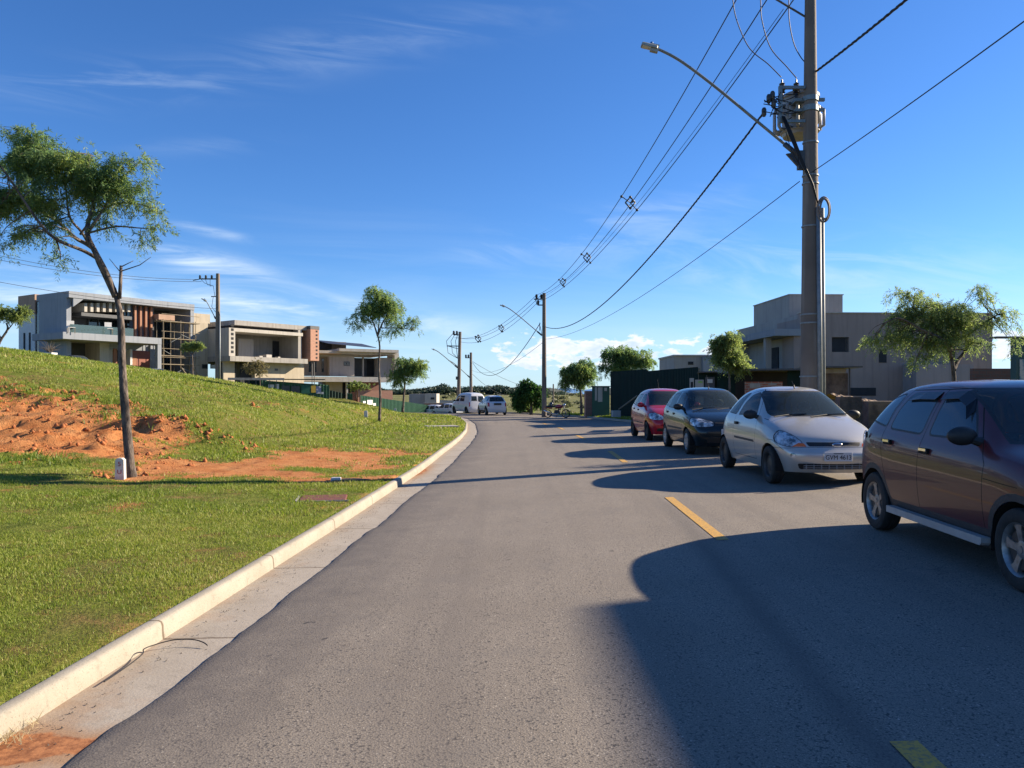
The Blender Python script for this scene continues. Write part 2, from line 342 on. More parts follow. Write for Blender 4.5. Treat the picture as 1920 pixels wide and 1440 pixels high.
def hleft(x, y, dm=None):
    h = hleft0(x, y); d = xk(y)-x
    if dm is None: dm = dirt_mask(x, y)
    n = fbm(x, y, .9, 5, 11)-.5; n2 = fbm(x, y, .28, 3, 21)-.5
    off = sm((d-.1)/.5)*sm((46-y)/6.)
    h = h+off*(n*.06+n2*.012)
    rough = sm((d-4.2)/2.5)
    cl = np.abs(fbm(x, y, .55, 4, 5)-.5)*2
    h = h+off*dm*(rough*(.34*(n)+.30*(.35-cl)+.26*n2)-.05)+off*dm*.05*(fbm(x, y, .35, 4, 15)-.5)
    h = h+off*.04*np.exp(-((dm-.5)/.22)**2)*rough
    # the small heap of loose soil beyond the tree
    hx, hy = HEAP
    h = h+.42*np.exp(-(((x-hx)/1.25)**2+((y-hy)/.6)**2))*(1+.8*(fbm(x, y, .3, 3, 31)-.5))
    return h
HEAP = ground_hit(352, 822)
def hright(x, y):
    d = x-xr(y); return hright0(x, y)+sm((d-.1)/.5)*(fbm(x, y, 1.2, 4, 41)-.5)*.07
# ------------------------------------------------------------------ setting materials
def nodes(name):
    m = bpy.data.materials.new(name); m.use_nodes = True; nt = m.node_tree; return m, nt.nodes, nt.links, nt.nodes['Principled BSDF']
def nz(N, L, vec, scale, det=4, rough=.6):
    n = N.new('ShaderNodeTexNoise'); n.inputs['Scale'].default_value = scale; n.inputs['Detail'].default_value = det; n.inputs['Roughness'].default_value = rough; L.new(vec, n.inputs['Vector']); return n.outputs[0]
def mr(N, L, v, a, b, c=0., d=1.):
    r = N.new('ShaderNodeMapRange'); r.inputs[1].default_value = a; r.inputs[2].default_value = b; r.inputs[3].default_value = c; r.inputs[4].default_value = d; L.new(v, r.inputs[0]); return r.outputs[0]
def mxc(N, L, f, a, b, blend='MIX'):
    m = N.new('ShaderNodeMix'); m.data_type = 'RGBA'; m.blend_type = blend
    for s, i in ((f, 0), (a, 6), (b, 7)):
        if isinstance(s, tuple): m.inputs[i].default_value = (*s, 1) if len(s) == 3 else s
        elif isinstance(s, (int, float)): m.inputs[i].default_value = s
        else: L.new(s, m.inputs[i])
    return m.outputs[2]
def mth(N, L, op, a, b=0.):
    m = N.new('ShaderNodeMath'); m.operation = op
    for i, s in enumerate((a, b)):
        if isinstance(s, (int, float)): m.inputs[i].default_value = s
        else: L.new(s, m.inputs[i])
    return m.outputs[0]
def bump(N, L, b, hs, st=.5, dist=.02):
    bp = N.new('ShaderNodeBump'); bp.inputs['Strength'].default_value = st; bp.inputs['Distance'].default_value = dist; L.new(hs, bp.inputs['Height']); L.new(bp.outputs[0], b.inputs['Normal'])
def ground_mat():
    m, N, L, b = nodes('ground_cover'); tc = N.new('ShaderNodeTexCoord').outputs['Object']
    at = N.new('ShaderNodeAttribute'); at.attribute_name = 'dirt'; af = N.new('ShaderNodeAttribute'); af.attribute_name = 'far'
    g = mxc(N, L, mr(N, L, nz(N, L, tc, 5, 8), .38, .62), (.125, .155, .022), (.21, .23, .045))
    g = mxc(N, L, mr(N, L, nz(N, L, tc, .55, 5), .45, .7), g, (.20, .155, .055))
    g = mxc(N, L, mr(N, L, nz(N, L, tc, 45, 3), .35, .75), g, mxc(N, L, 1., g, (.45, .5, .4), 'MULTIPLY'))
    g = mxc(N, L, mr(N, L, nz(N, L, tc, 2.2, 5), .56, .70), g, (.24, .15, .06)); g = mxc(N, L, mr(N, L, nz(N, L, tc, .9, 7), .60, .70), g, (.34, .16, .06))
    d = mxc(N, L, mr(N, L, nz(N, L, tc, 1.7, 7), .35, .65), (.42, .155, .052), (.50, .235, .095))
    d = mxc(N, L, mr(N, L, nz(N, L, tc, 7, 7), .54, .70), d, (.24, .078, .028))
    f = mxc(N, L, mr(N, L, nz(N, L, tc, .035, 7), .4, .6), (.125, .135, .045), (.19, .18, .075))
    f = mxc(N, L, mr(N, L, nz(N, L, tc, .16, 6), .56, .64), f, (.055, .07, .03))
    ed = mth(N, L, 'ADD', at.outputs['Fac'], mth(N, L, 'MULTIPLY', mth(N, L, 'SUBTRACT', nz(N, L, tc, 7, 6), .5), 1.0))
    c = mxc(N, L, mr(N, L, ed, .42, .56), g, d); c = mxc(N, L, af.outputs['Fac'], c, f)
    L.new(c, b.inputs['Base Color']); b.inputs['Roughness'].default_value = .95; b.inputs['Specular IOR Level'].default_value = .1
    bump(N, L, b, mth(N, L, 'ADD', nz(N, L, tc, 30, 5, .7), nz(N, L, tc, 4, 4)), .9, .05)
    return m
def asphalt_mat():
    m, N, L, b = nodes('asphalt'); tc = N.new('ShaderNodeTexCoord').outputs['Object']
    at = N.new('ShaderNodeAttribute'); at.attribute_name = 'edge'
    c = mxc(N, L, mr(N, L, nz(N, L, tc, .8, 6), .35, .65), (.242, .207, .167), (.285, .246, .20))
    c = mxc(N, L, mr(N, L, nz(N, L, tc, 150, 2), .30, .62), (.112, .096, .081), c)
    c = mxc(N, L, mr(N, L, nz(N, L, tc, 75, 1), .69, .76), c, (.46, .42, .36))
    vo = N.new('ShaderNodeTexVoronoi'); vo.inputs['Scale'].default_value = 85; L.new(tc, vo.inputs['Vector'])
    c = mxc(N, L, mr(N, L, vo.outputs['Distance'], .62, .85), c, (.06, .054, .05))
    pt = mr(N, L, nz(N, L, tc, 2.1, 7, .7), .53, .66); c = mxc(N, L, mth(N, L, 'MULTIPLY', pt, .4), c, (.15, .135, .12)); mp = N.new('ShaderNodeMapping'); mp.inputs['Scale'].default_value = (1.5, .05, 1); L.new(tc, mp.inputs[0]); c = mxc(N, L, mth(N, L, 'MULTIPLY', mr(N, L, nz(N, L, mp.outputs[0], 1.2, 4), .50, .66), .42), c, (.13, .112, .096)); sx = N.new('ShaderNodeSeparateXYZ'); L.new(tc, sx.inputs[0])
    jl = mth(N, L, 'ABSOLUTE', mth(N, L, 'SUBTRACT', mth(N, L, 'ADD', sx.outputs[0], mth(N, L, 'MULTIPLY', mth(N, L, 'SUBTRACT', nz(N, L, tc, .9, 6), .5), .16)), mth(N, L, 'ADD', mth(N, L, 'MULTIPLY', sx.outputs[1], .07), 1.28))); c = mxc(N, L, mth(N, L, 'MULTIPLY', mr(N, L, jl, .02, .16, .55, 0.), mr(N, L, sx.outputs[1], 7., 11., 1., 0.)), c, (.085, .078, .072))
    cv = N.new('ShaderNodeTexVoronoi'); cv.feature = 'DISTANCE_TO_EDGE'; cv.inputs['Scale'].default_value = .42; wv = N.new('ShaderNodeVectorMath'); wv.operation = 'ADD'; L.new(tc, wv.inputs[0]); nn = N.new('ShaderNodeTexNoise'); nn.inputs['Scale'].default_value = 2.2; nn.inputs['Detail'].default_value = 7; L.new(tc, nn.inputs['Vector']); L.new(nn.outputs['Color'], wv.inputs[1]); L.new(wv.outputs[0], cv.inputs['Vector']); c = mxc(N, L, mth(N, L, 'MULTIPLY', mr(N, L, cv.outputs['Distance'], .0, .006, .55, 0.), mr(N, L, nz(N, L, tc, .5, 3), .56, .62)), c, (.06, .055, .05))
    e = mr(N, L, mth(N, L, 'ADD', at.outputs['Fac'], mth(N, L, 'MULTIPLY', mth(N, L, 'SUBTRACT', nz(N, L, tc, 3, 6, .7), .5), 1.3)), .35, .95)
    c = mxc(N, L, mth(N, L, 'MULTIPLY', e, .8), c, (.10, .088, .08))
    # a long joint between two paving passes, and small dark spots of oil
    sp = nz(N, L, tc, 5.5, 2); c = mxc(N, L, mr(N, L, sp, .745, .775), c, (.05, .046, .043))
    L.new(c, b.inputs['Base Color']); b.inputs['Roughness'].default_value = .82; b.inputs['Specular IOR Level'].default_value = .35
    bump(N, L, b, mth(N, L, 'ADD', nz(N, L, tc, 150, 2), vo.outputs['Distance']), .35, .004)
    return m
def concrete_mat(name, c1, c2, stain, edge=True, joints=True):
    m, N, L, b = nodes(name); tc = N.new('ShaderNodeTexCoord').outputs['Object']
    c = mxc(N, L, mr(N, L, nz(N, L, tc, 2.2, 7), .35, .65), c1, c2)
    c = mxc(N, L, mth(N, L, 'MULTIPLY', mr(N, L, nz(N, L, tc, 14, 5), .55, .72), .45), c, tuple(v*.6 for v in c1))
    c = mxc(N, L, mth(N, L, 'MULTIPLY', mr(N, L, nz(N, L, tc, 90, 2), .6, .7), .6), c, tuple(v*.45 for v in c1))
    at = N.new('ShaderNodeAttribute'); at.attribute_name = 'soil'
    s = mth(N, L, 'ADD', at.outputs['Fac'], mth(N, L, 'MULTIPLY', mth(N, L, 'SUBTRACT', nz(N, L, tc, 4, 7, .7), .5), 1.1))
    c = mxc(N, L, mth(N, L, 'MULTIPLY', mr(N, L, s, .2, .9), .75), c, stain)
    c = mxc(N, L, mr(N, L, s, 1.0, 1.15), c, mxc(N, L, mr(N, L, nz(N, L, tc, 22, 6), .4, .62), (.38, .16, .065), (.20, .075, .03)))
    if joints:
        sx = N.new('ShaderNodeSeparateXYZ'); L.new(tc, sx.inputs[0])
        fr = mth(N, L, 'FRACT', mth(N, L, 'DIVIDE', mth(N, L, 'ADD', sx.outputs[1], mth(N, L, 'MULTIPLY', nz(N, L, tc, 9, 3), .03)), 1.98))
        j = mr(N, L, mth(N, L, 'ABSOLUTE', mth(N, L, 'SUBTRACT', fr, .5)), .004, .007, .85, 0.); c = mxc(N, L, j, c, (.10, .07, .045))
    L.new(c, b.inputs['Base Color']); b.inputs['Roughness'].default_value = .88; b.inputs['Specular IOR Level'].default_value = .3
    bump(N, L, b, nz(N, L, tc, 60, 4), .4, .006)
    return m
# ------------------------------------------------------------------ the ground, one sheet to the horizon
def grid_mesh(name, X, Y, Z, mat, attr=None, smooth=True):
    r, c = X.shape; V = np.stack([X, Y, Z], -1).reshape(-1, 3); i = np.arange(r*c).reshape(r, c)
    Fc = np.stack([i[:-1, :-1], i[:-1, 1:], i[1:, 1:], i[1:, :-1]], -1).reshape(-1, 4)
    return fastmesh(name, V, Fc, mat, {k: v.ravel() for k, v in (attr or {}).items()}, smooth=smooth)
def make_ground():
    ys = np.concatenate([np.arange(-60, -4, 2.), np.arange(-4, 3, .5), np.arange(3, 24, .11), np.arange(24, 48, .3), np.arange(48, 110, .8), np.geomspace(110, 9000, 60)])
    dl = np.concatenate([np.arange(0, 1, .12), np.arange(1, 14, .13), np.arange(14, 34, .35), np.arange(34, 80, 1.5), np.geomspace(80, 9000, 40)])[::-1]
    dr = np.concatenate([np.arange(0, 4, .25), np.arange(4, 12, .6), np.arange(12, 60, 2.), np.geomspace(60, 9000, 40)])
    Yl = np.repeat(ys[:, None], len(dl), 1); Xl = xk(ys)[:, None]-dl[None, :]
    Yr = np.repeat(ys[:, None], len(dr), 1); Xr_ = (xr(ys)+.14)[:, None]+dr[None, :]
    dm = dirt_mask(Xl, Yl); Zl = hleft(Xl, Yl, dm); Zr = hright(Xr_, Yr)
    drop = (.35*(1-sm((ys-100)/8)))[:, None]
    mid = np.stack([Xl[:, -1]+.03, Xr_[:, 0]-.03], 1); Ym = np.repeat(ys[:, None], 2, 1); Zm = np.stack([Zl[:, -1], Zr[:, 0]], 1)-drop
    X = np.concatenate([Xl, mid, Xr_], 1); Y = np.concatenate([Yl, Ym, Yr], 1); Z = np.concatenate([Zl, Zm, Zr], 1)
    D = np.concatenate([dm, np.zeros_like(mid), np.zeros_like(Xr_)], 1)
    far = sm((Y-76)/14.); far = np.maximum(far, sm((Y-64)/7.)*(X > 0))
    o = grid_mesh('ground', X, Y, Z, ground_mat(), {'dirt': D, 'far': far}); tag(o, 'grassy ground with bare red earth, reaching the horizon', 'ground', kind='structure')
make_ground()
def strip(name, ys, cols, mat, attr=None, label=None, cat=None, smooth=False):
    """cols: list of (x array, z array) across"""
    X = np.stack([c[0] for c in cols], 1); Z = np.stack([c[1] for c in cols], 1); Y = np.repeat(ys[:, None], len(cols), 1)
    o = grid_mesh(name, X, Y, Z, mat, attr, smooth); return tag(o, label, cat, kind='structure')
ysr = np.concatenate([np.arange(-45, 0, .6), np.arange(0, 30, .06), np.arange(30, 104, .3)])
rag = (fbm(ysr*0, ysr, .7, 4, 51)-.5)*.10+(fbm(ysr*0, ysr, .12, 3, 52)-.5)*.022
zl_, zr_ = zL(ysr), zR(ysr); h_ = hyp(ysr)
fr = np.concatenate([[0, .003, .012, .03, .06, .1], np.linspace(.18, 1, 10)])
xl_, xr_ = xa(ysr)+rag*h_, xr(ysr)
cols = [(xl_+(xr_-xl_)*f, zl_+(zr_-zl_)*f+.012-(.012 if f == 0 else 0)) for f in fr]
edge = np.repeat(np.interp(fr, [0, .03, .1, .18, 1], [1, .75, .35, 0, 0])[None, :], len(ysr), 0)
strip('road', ysr, cols, asphalt_mat(), {'edge': edge}, 'grey asphalt road curving to the left', 'road')
# gutter and kerb
gm = concrete_mat('gutter_concrete', (.30, .262, .215), (.36, .318, .265), (.30, .165, .08))
km = concrete_mat('kerb_concrete', (.290, .262, .212), (.345, .315, .26), (.27, .19, .12))
x0, x1 = xa(ysr)-.462*h_, xa(ysr)+.14
soil = .95*np.exp(-((ysr-3.42)/.16)**2)+.30*np.exp(-((ysr-3.3)/.6)**2)
soilg = np.stack([np.clip(.22+soil*1.05+s, 0, 2) for s in (.22+.0*ysr, .1+.0*ysr, 0*ysr, -.2+0*ysr, -.25+0*ysr)], 1)
p17 = .95*np.exp(-((ysr-15.3)/1.3)**2)
soilg[:, 0] += p17; soilg[:, 1] += p17*.9; soilg[:, 2] += p17*.3
soilg[:, 2] += soil*.3
strip('gutter', ysr, [(x0+(x1-x0)*f, zl_-.012*(1-f)*.9-.004) for f in (0, .12, .3, .6, 1)], gm, {'soil': soilg}, 'pale concrete gutter beside the kerb', 'gutter')
def kerb(name, xb, sgn, ys, zb, w, label, zt=.13):
    prof = [(0, .13-.02-.3), (0, .105), (.012, .126), (.03, .131), (.10, .131), (.125, .122), (.137, .10), (.148, .02), (.150, -.1)]
    j = (fbm(ys*0, ys, .9, 3, 61)-.5)*.012
    cols = [(xb+sgn*(p[0]*w/.15)*hyp(ys)+j, zb+(p[1]-.131+zt if p[1] > .0 else p[1])+j*.3) for p in prof]
    s = np.stack([0*ys+v for v in (.5, .4, .2, .0, -.1, -.05, .05, .25, .6)], 1)
    strip(name, ys, cols, km, {'soil': s}, label, 'kerb', smooth=True)
kerb('kerb', xk(ysr), 1, ysr, zl_, .115, 'pale concrete kerb along the lawn', .102)
kerb('kerb', xr(ysr)+.155*h_, -1, ysr, zr_, .15, 'concrete kerb on the parking side of the road')
# yellow centre dashes
def make_marks():
    pm_ = pm('road_yellow', (.56, .31, .05), (.20, .15, .09), 55, .75, .2, lo=.46, hi=.66)
    cx = lambda y: np.interp(y, [0, 3.2, 7.5, 10.5, 15.8, 18.8, 24, 35, 45, 55, 62], [1.42, 1.565, 2.0, 2.09, 2.27, 2.33, 2.25, 2.1, 1.6, .7, -.4])
    V = []; Fc = []
    for a, b_ in ((.1, 3.19), (7.5, 10.55), (15.8, 18.8), (24.2, 27.2), (32.6, 35.6), (41, 44)):
        ys = np.linspace(a, b_, 12)
        for y in ys:
            y = float(y); x = float(cx(y))
            for dx in (0, .04, .08, .118): V.append((x+dx, y, float(zroad(x+dx, y))+.017))
        o = len(V)-48
        for i in range(11):
            for j in range(3): Fc.append((o+i*4+j, o+i*4+j+1, o+i*4+j+5, o+i*4+j+4))
    o = fastmesh('road_marking', np.array(V), np.array(Fc), pm_); tag(o, 'yellow dashes along the road centre', 'road marking', kind='structure')
make_marks()
# ------------------------------------------------------------------ lawn blades
def in_view(x, y, m=.03): return (x/np.maximum(y, .1) > -.70-m)
def make_grass():
    V = []; S = []
    rng = np.random.default_rng(3)
    def band(y0, y1, dens, h, w, right=False):
        A = (y1-y0); xs0 = -.72*y1-1; n = int(dens*A*(abs(xs0)-1.5))
        y = rng.uniform(y0, y1, n)
        if right: x = xr(y)+.16+rng.uniform(0, 3.5, n)
        else: x = rng.uniform(xs0, -1.6, n); k = (x < xk(y)+.02) & in_view(x, y, .05); x, y = x[k], y[k]
        dm = dirt_mask(x, y) if not right else np.zeros(len(x))
        pn = fbm(x, y, .8, 4, 71); th = fbm(x, y, .25, 3, 77)
        k = (dm+(rng.random(len(x))-.5)*.55 < .42) & (rng.random(len(x)) < np.clip((pn-.30)*4.5, .12, 1))
        x, y, pn, th = x[k], y[k], pn[k], th[k]
        z = (hright if right else hleft)(x, y)
        n = len(x); a = rng.uniform(0, 2*np.pi, n); hh = h*rng.uniform(.45, 1.25, n)*(.55+.9*th)*(.7+.6*pn); ww = w*rng.uniform(.7, 1.3, n)
        lean = rng.uniform(.1, 1.0, n)*hh; la = rng.uniform(0, 2*np.pi, n)
        p0 = np.stack([x-ww*np.cos(a), y-ww*np.sin(a), z-.005], -1); p1 = np.stack([x+ww*np.cos(a), y+ww*np.sin(a), z-.005], -1)
        p2 = np.stack([x+lean*np.cos(la), y+lean*np.sin(la), z+hh], -1)
        V.append(np.stack([p0, p1, p2], 1).reshape(-1, 3))
        sh = np.clip(.02+pn*.55+.45*fbm(x, y, 2.6, 3, 79)+rng.normal(0, .17, n)-.05, 0, 1); S.append(np.repeat(sh, 3))
    band(2.4, 5, 9000, .020, .0026); band(5, 9, 4600, .024, .0036); band(9, 15, 1700, .032, .0058); band(15, 26, 420, .06, .012); band(26, 42, 120, .08, .022)
    band(42, 62, 35, .09, .035)
    band(30, 64, 15, .10, .03, True)
    V = np.concatenate(V); S = np.concatenate(S)
    m = leafm('grass_blades', [(.066, .112, .016), (.13, .195, .025), (.21, .265, .038), (.31, .32, .08), (.40, .34, .16)], .35)
    o = fastmesh('grass', V, np.arange(len(V)).reshape(-1, 3), m, {'shade': S}); tag(o, 'short mown grass covering the bank and verges', 'grass', kind='stuff')
    # taller weeds at the edge of the bare soil
    V = []; S = []
    for cu, cv, n, sp, h in ((340, 806, 900, .9, .16), (300, 800, 500, .8, .14), (130, 745, 500, 1.1, .12), (60, 742, 400, 1.2, .11), (20, 862, 500, .5, .11), (60, 868, 400, .5, .09), (235, 765, 200, .5, .12), (440, 800, 400, 1.5, .10), (210, 885, 150, .3, .06)):
        cx, cy = ground_hit(cu, cv); x = rng.normal(cx, sp, n); y = rng.normal(cy, sp*.45, n); z = hleft(x, y); hh = h*rng.uniform(.4, 1.2, n); a = rng.uniform(0, 6.28, n); w = .014*rng.uniform(.6, 1.3, n); la = rng.uniform(0, 6.28, n); le = hh*rng.uniform(.3, 1.1, n)
        p = [np.stack([x-w*np.cos(a), y-w*np.sin(a), z-.01], -1), np.stack([x+w*np.cos(a), y+w*np.sin(a), z-.01], -1), np.stack([x+le*np.cos(la), y+le*np.sin(la), z+hh], -1)]
        V.append(np.stack(p, 1).reshape(-1, 3)); S.append(np.repeat(rng.uniform(.0, .6, n), 3))
    V = np.concatenate(V); S = np.concatenate(S)
    o = fastmesh('weeds', V, np.arange(len(V)).reshape(-1, 3), m, {'shade': S}); tag(o, 'tufts of weeds along the edge of the bare red earth', 'weeds', kind='stuff')
make_grass()
def make_clods():
    rng = np.random.default_rng(5); n = 1300; V = []; Fc = []
    cube = np.array([(0, 0, 1), (1, 0, 0), (0, 1, 0), (-1, 0, 0), (0, -1, 0), (0, 0, -1)], float); tri = np.array([(0, 1, 2), (0, 2, 3), (0, 3, 4), (0, 4, 1), (5, 2, 1), (5, 3, 2), (5, 4, 3), (5, 1, 4)])
    y = rng.uniform(12, 32, n*12); x = rng.uniform(-24, -6.0, n*12); dm = dirt_mask(x, y); k = (dm > .45) & in_view(x, y) & (fbm(x, y, .8, 3, 91) > .46); x, y = x[k][:n], y[k][:n]
    hx, hy = HEAP; x = np.concatenate([x, rng.normal(hx, .85, 420)]); y = np.concatenate([y, rng.normal(hy, .3, 420)])
    z = hleft(x, y); s = (.010+.060*rng.random(len(x))**6)*np.clip(y/16, 1, 1.6)
    for i in range(len(x)):
        c = cube*s[i]*rng.uniform(.6, 1.4, (6, 3)); q = rng.uniform(0, 6.28); rt = np.array([[math.cos(q), -math.sin(q), 0], [math.sin(q), math.cos(q), 0], [0, 0, 1]])
        V.append(c@rt.T+(x[i], y[i], z[i]+s[i]*.2)); Fc.append(tri+6*i)
    m = pm('clod_earth', (.42, .15, .05), (.30, .10, .035), 9, .95, .5)
    o = fastmesh('earth_clods', np.concatenate(V), np.concatenate(Fc), m); tag(o, 'loose clods of red earth scattered over the dug bank', 'earth clods', kind='stuff')
make_clods()
# ------------------------------------------------------------------ far hills and the wood
def ridge(name, pts, depth, mat, label, zb=-8, back=200, rows=10, amp=1., seed=0):
    """pts: (u, v) skyline at the given depth; a rounded ridge of real depth"""
    us = np.arange(pts[0][0], pts[-1][0], 2.); vs = np.interp(us, [p[0] for p in pts], [p[1] for p in pts])
    x = (us-960)/F*depth; zt = CZ+(HV-vs)/F*depth; X = []; Y = []; Z = []
    for t in np.linspace(-1, 1, rows*2+1):
        yy = depth+back*t; X.append(x*(1+.0*t)); Y.append(np.full(len(x), yy)); zz = zb+(zt-zb)*(1-t*t)**.8; Z.append(zz+(fbm(x, x*0+yy, depth*.02, 4, seed)-.5)*amp*(1-t*t))
    o = grid_mesh(name, np.array(X), np.array(Y), np.array(Z), mat); return tag(o, label, 'hill', kind='structure')
hm = pm('wooded_slope', (.022, .034, .030), (.040, .055, .036), .04, .95, .6, bscale=.09, bdist=3.)
ridge('hill', [(560, 752), (640, 738), (760, 736), (900, 731), (1000, 727), (1030, 728), (1060, 737), (1082, 743), (1100, 740), (1125, 731), (1180, 727), (1300, 730), (1500, 735)], 900, hm, 'dark wooded hill beyond the field', -30, 260, seed=3, amp=6)
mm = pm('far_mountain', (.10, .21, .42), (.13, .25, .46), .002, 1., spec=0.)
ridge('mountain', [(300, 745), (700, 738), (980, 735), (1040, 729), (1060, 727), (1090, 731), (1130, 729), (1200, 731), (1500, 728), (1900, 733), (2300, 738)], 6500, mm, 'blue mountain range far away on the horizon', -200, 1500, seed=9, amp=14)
def leaf_cloud(rng, C, Rr, n, size, droop=0.):
    """n small quads spread through ellipsoid C, Rr; returns V (4n,3), shade"""
    d = rng.normal(size=(n, 3)); d /= np.linalg.norm(d, axis=1)[:, None]; r = rng.random(n)**(1/2.6); p = C+d*r[:, None]*Rr
    a = rng.normal(size=(n, 3)); a[:, 2] -= droop*2; a /= np.linalg.norm(a, axis=1)[:, None]; b = np.cross(a, rng.normal(size=(n, 3))); b /= np.linalg.norm(b, axis=1)[:, None]
    s = size*rng.uniform(.6, 1.3, n)[:, None]; L_, W_ = a*s, b*s*.6
    return np.stack([p-L_-W_*.3, p-L_*.0+W_, p+L_+W_*.3, p-W_], 1).reshape(-1, 3)
def make_wood():
    rng = np.random.default_rng(12); V = []; S = []
    sk = [(560, 727), (600, 724), (690, 727), (700, 722), (720, 730), (760, 729), (790, 729), (815, 724), (832, 718), (845, 727), (870, 725), (920, 723), (935, 721), (960, 727), (985, 730), (1015, 727), (1030, 731), (1060, 736), (1085, 742), (1110, 742)]
    for u in np.arange(560, 1100, 3.2):
        for row in range(3):
            D = 330+row*14+rng.uniform(-6, 6)-max(0, u-1000)*-1.2; uu = u+rng.uniform(-3, 3); vt = np.interp(uu, [p[0] for p in sk], [p[1] for p in sk])+rng.uniform(-1, 2.5)+(2-row)*2.6
            zt = CZ+(HV-vt)/F*D; zb = float(field(0, D)) - (1.5 if u > 1000 else 0); hgt = max(zt-zb, 1.2); x = (uu-960)/F*D
            n = 230; V.append(leaf_cloud(rng, np.array([x, D, zb+hgt*.55]), np.array([hgt*.42+.6, hgt*.4+.6, hgt*.48]), n, .42)); S.append(np.repeat(np.clip(rng.normal(rng.uniform(.2, .7), .15, n), 0, 1), 4))
    V = np.concatenate(V); S = np.concatenate(S)
    m = leafm('wood_leaves', [(.022, .045, .035), (.038, .065, .042), (.06, .09, .045)], .15)
    o = fastmesh('wood', V, np.arange(len(V)).reshape(-1, 4), m, {'shade': S}); tag(o, 'dark wood on the skyline beyond the olive field', 'wood', kind='stuff')
    # scrub in the field
    V = []; S = []
    for i in range(60):
        D = rng.uniform(88, 300); x = rng.uniform(-.12, .14)*D; r = rng.uniform(.3, .9)*(D/140); z = float(field(x, D)); n = 60
        V.append(leaf_cloud(rng, np.array([x, D, z+r*.4]), np.array([r*1.5, r, r*.6]), n, .16*D/100)); S.append(np.repeat(np.clip(rng.normal(.5, .2, n), 0, 1), 4))
    V = np.concatenate(V); S = np.concatenate(S); m = leafm('scrub_leaves', [(.07, .085, .04), (.11, .12, .055), (.15, .15, .07)], .2)
    o = fastmesh('scrub', V, np.arange(len(V)).reshape(-1, 4), m, {'shade': S}); tag(o, 'low scrub dotted over the olive field', 'scrub', kind='stuff')
make_wood()
# ------------------------------------------------------------------ cars
def lin(pts, x):
    pts = sorted(pts); return float(np.interp(x, [p[0] for p in pts], [p[1] for p in pts]))
def hull(spec):
    """closed car skin from stations and rows as a cage, then smoothed; returns bmesh (half widths in y, x forward)"""
    st = spec['st']; n = len(st); K = 6; W = spec['w']/2
    Fr = [-1, -.55, 0, .55, 1]
    def S(i, k):
        xb, xrl, yr, zr, xt, zt = st[i]
        if k == 6: return Vector((xrl, yr, zr))
        z4 = lin(spec['z4'], xb); wv = lin(spec['wx'], xb)
        zs = [spec['zs'], lin(spec['z1'], xb), lin(spec['z2'], xb), z4-lin(spec['dz3'], xb), z4-.015]
        ys = [.90, .975, 1.0, .985, .93]
        if k == 5:
            a = S(i, 4); b_ = Vector((xrl, yr, zr)); t = spec.get('t5', .12); v = a.lerp(b_, t); v.x = xb+(xrl-xb)*t; return v
        x = xb
        if i == 0: x += spec['fx'][k]
        if i == n-1: x += spec['rx'][k]
        return Vector((x, W*wv*ys[k], zs[k]))
    def nose(k): return spec['nose'][k]
    def tail(k): return spec['tail'][k]
    idx = {}; bm = bmesh.new()
    for i in range(n):
        for j in range(5):
            for k in range(7):
                if not (j in (0, 4) or k == 6 or i in (0, n-1)): continue
                s = S(i, k); f = Fr[j]; p = Vector(s); p.y = s.y*f
                if j not in (0, 4):
                    if k == 6:
                        xb, xrl, yr, zr, xt, zt = st[i]; p.z = zt+(zr-zt)*f*f; p.x = xt+(xrl-xt)*f*f
                    elif i == 0: p.x = nose(k)+(s.x-nose(k))*f*f
                    else: p.x = tail(k)+(s.x-tail(k))*f*f
                idx[i, j, k] = bm.verts.new(p)
    def q(a, b_, c, d): bm.faces.new([idx[a], idx[b_], idx[c], idx[d]])
    for i in range(n-1):
        for k in range(6): q((i, 0, k), (i+1, 0, k), (i+1, 0, k+1), (i, 0, k+1)); q((i, 4, k), (i, 4, k+1), (i+1, 4, k+1), (i+1, 4, k))
        for j in range(4): q((i, j, 6), (i+1, j, 6), (i+1, j+1, 6), (i, j+1, 6))
    for k in range(6):
        for j in range(4): q((0, j, k), (0, j, k+1), (0, j+1, k+1), (0, j+1, k)); q((n-1, j, k), (n-1, j+1, k), (n-1, j+1, k+1), (n-1, j, k+1))
    me = bpy.data.meshes.new('cage'); bm.to_mesh(me); bm.free()
    o = link(bpy.data.objects.new('cage', me)); m = o.modifiers.new('s', 'SUBSURF'); m.levels = spec.get('lev', 3); m.subdivision_type = 'CATMULL_CLARK'
    dg = bpy.context.evaluated_depsgraph_get(); ev = o.evaluated_get(dg); bm = bmesh.new(); bm.from_mesh(ev.to_mesh()); ev.to_mesh_clear()
    bpy.data.objects.remove(o); bpy.data.meshes.remove(me); bmesh.ops.recalc_face_normals(bm, faces=bm.faces); return bm
PROJ = {'side': (lambda c: (c.x, c.z), Vector((0, 1, 0)), (Vector((1, 0, 0)), Vector((0, 0, 1)))),
        'front': (lambda c: (c.y, c.z), Vector((1, 0, 0)), (Vector((0, 1, 0)), Vector((0, 0, 1)))),
        'top': (lambda c: (c.x, c.y), Vector((0, 0, 1)), (Vector((1, 0, 0)), Vector((0, 1, 0))))}
def pip(p, poly):
    x, y = p; ins = False; n = len(poly)
    for i in range(n):
        x1, y1 = poly[i]; x2, y2 = poly[(i+1) % n]
        if (y1 > y) != (y2 > y) and x < (x2-x1)*(y-y1)/(y2-y1)+x1: ins = not ins
    return ins
def dseg(p, a, b_):
    ax, ay = a; bx, by = b_; px, py = p; l = (bx-ax)**2+(by-ay)**2; t = max(0, min(1, ((px-ax)*(bx-ax)+(py-ay)*(by-ay))/l)) if l else 0
    return math.hypot(px-ax-t*(bx-ax), py-ay-t*(by-ay))
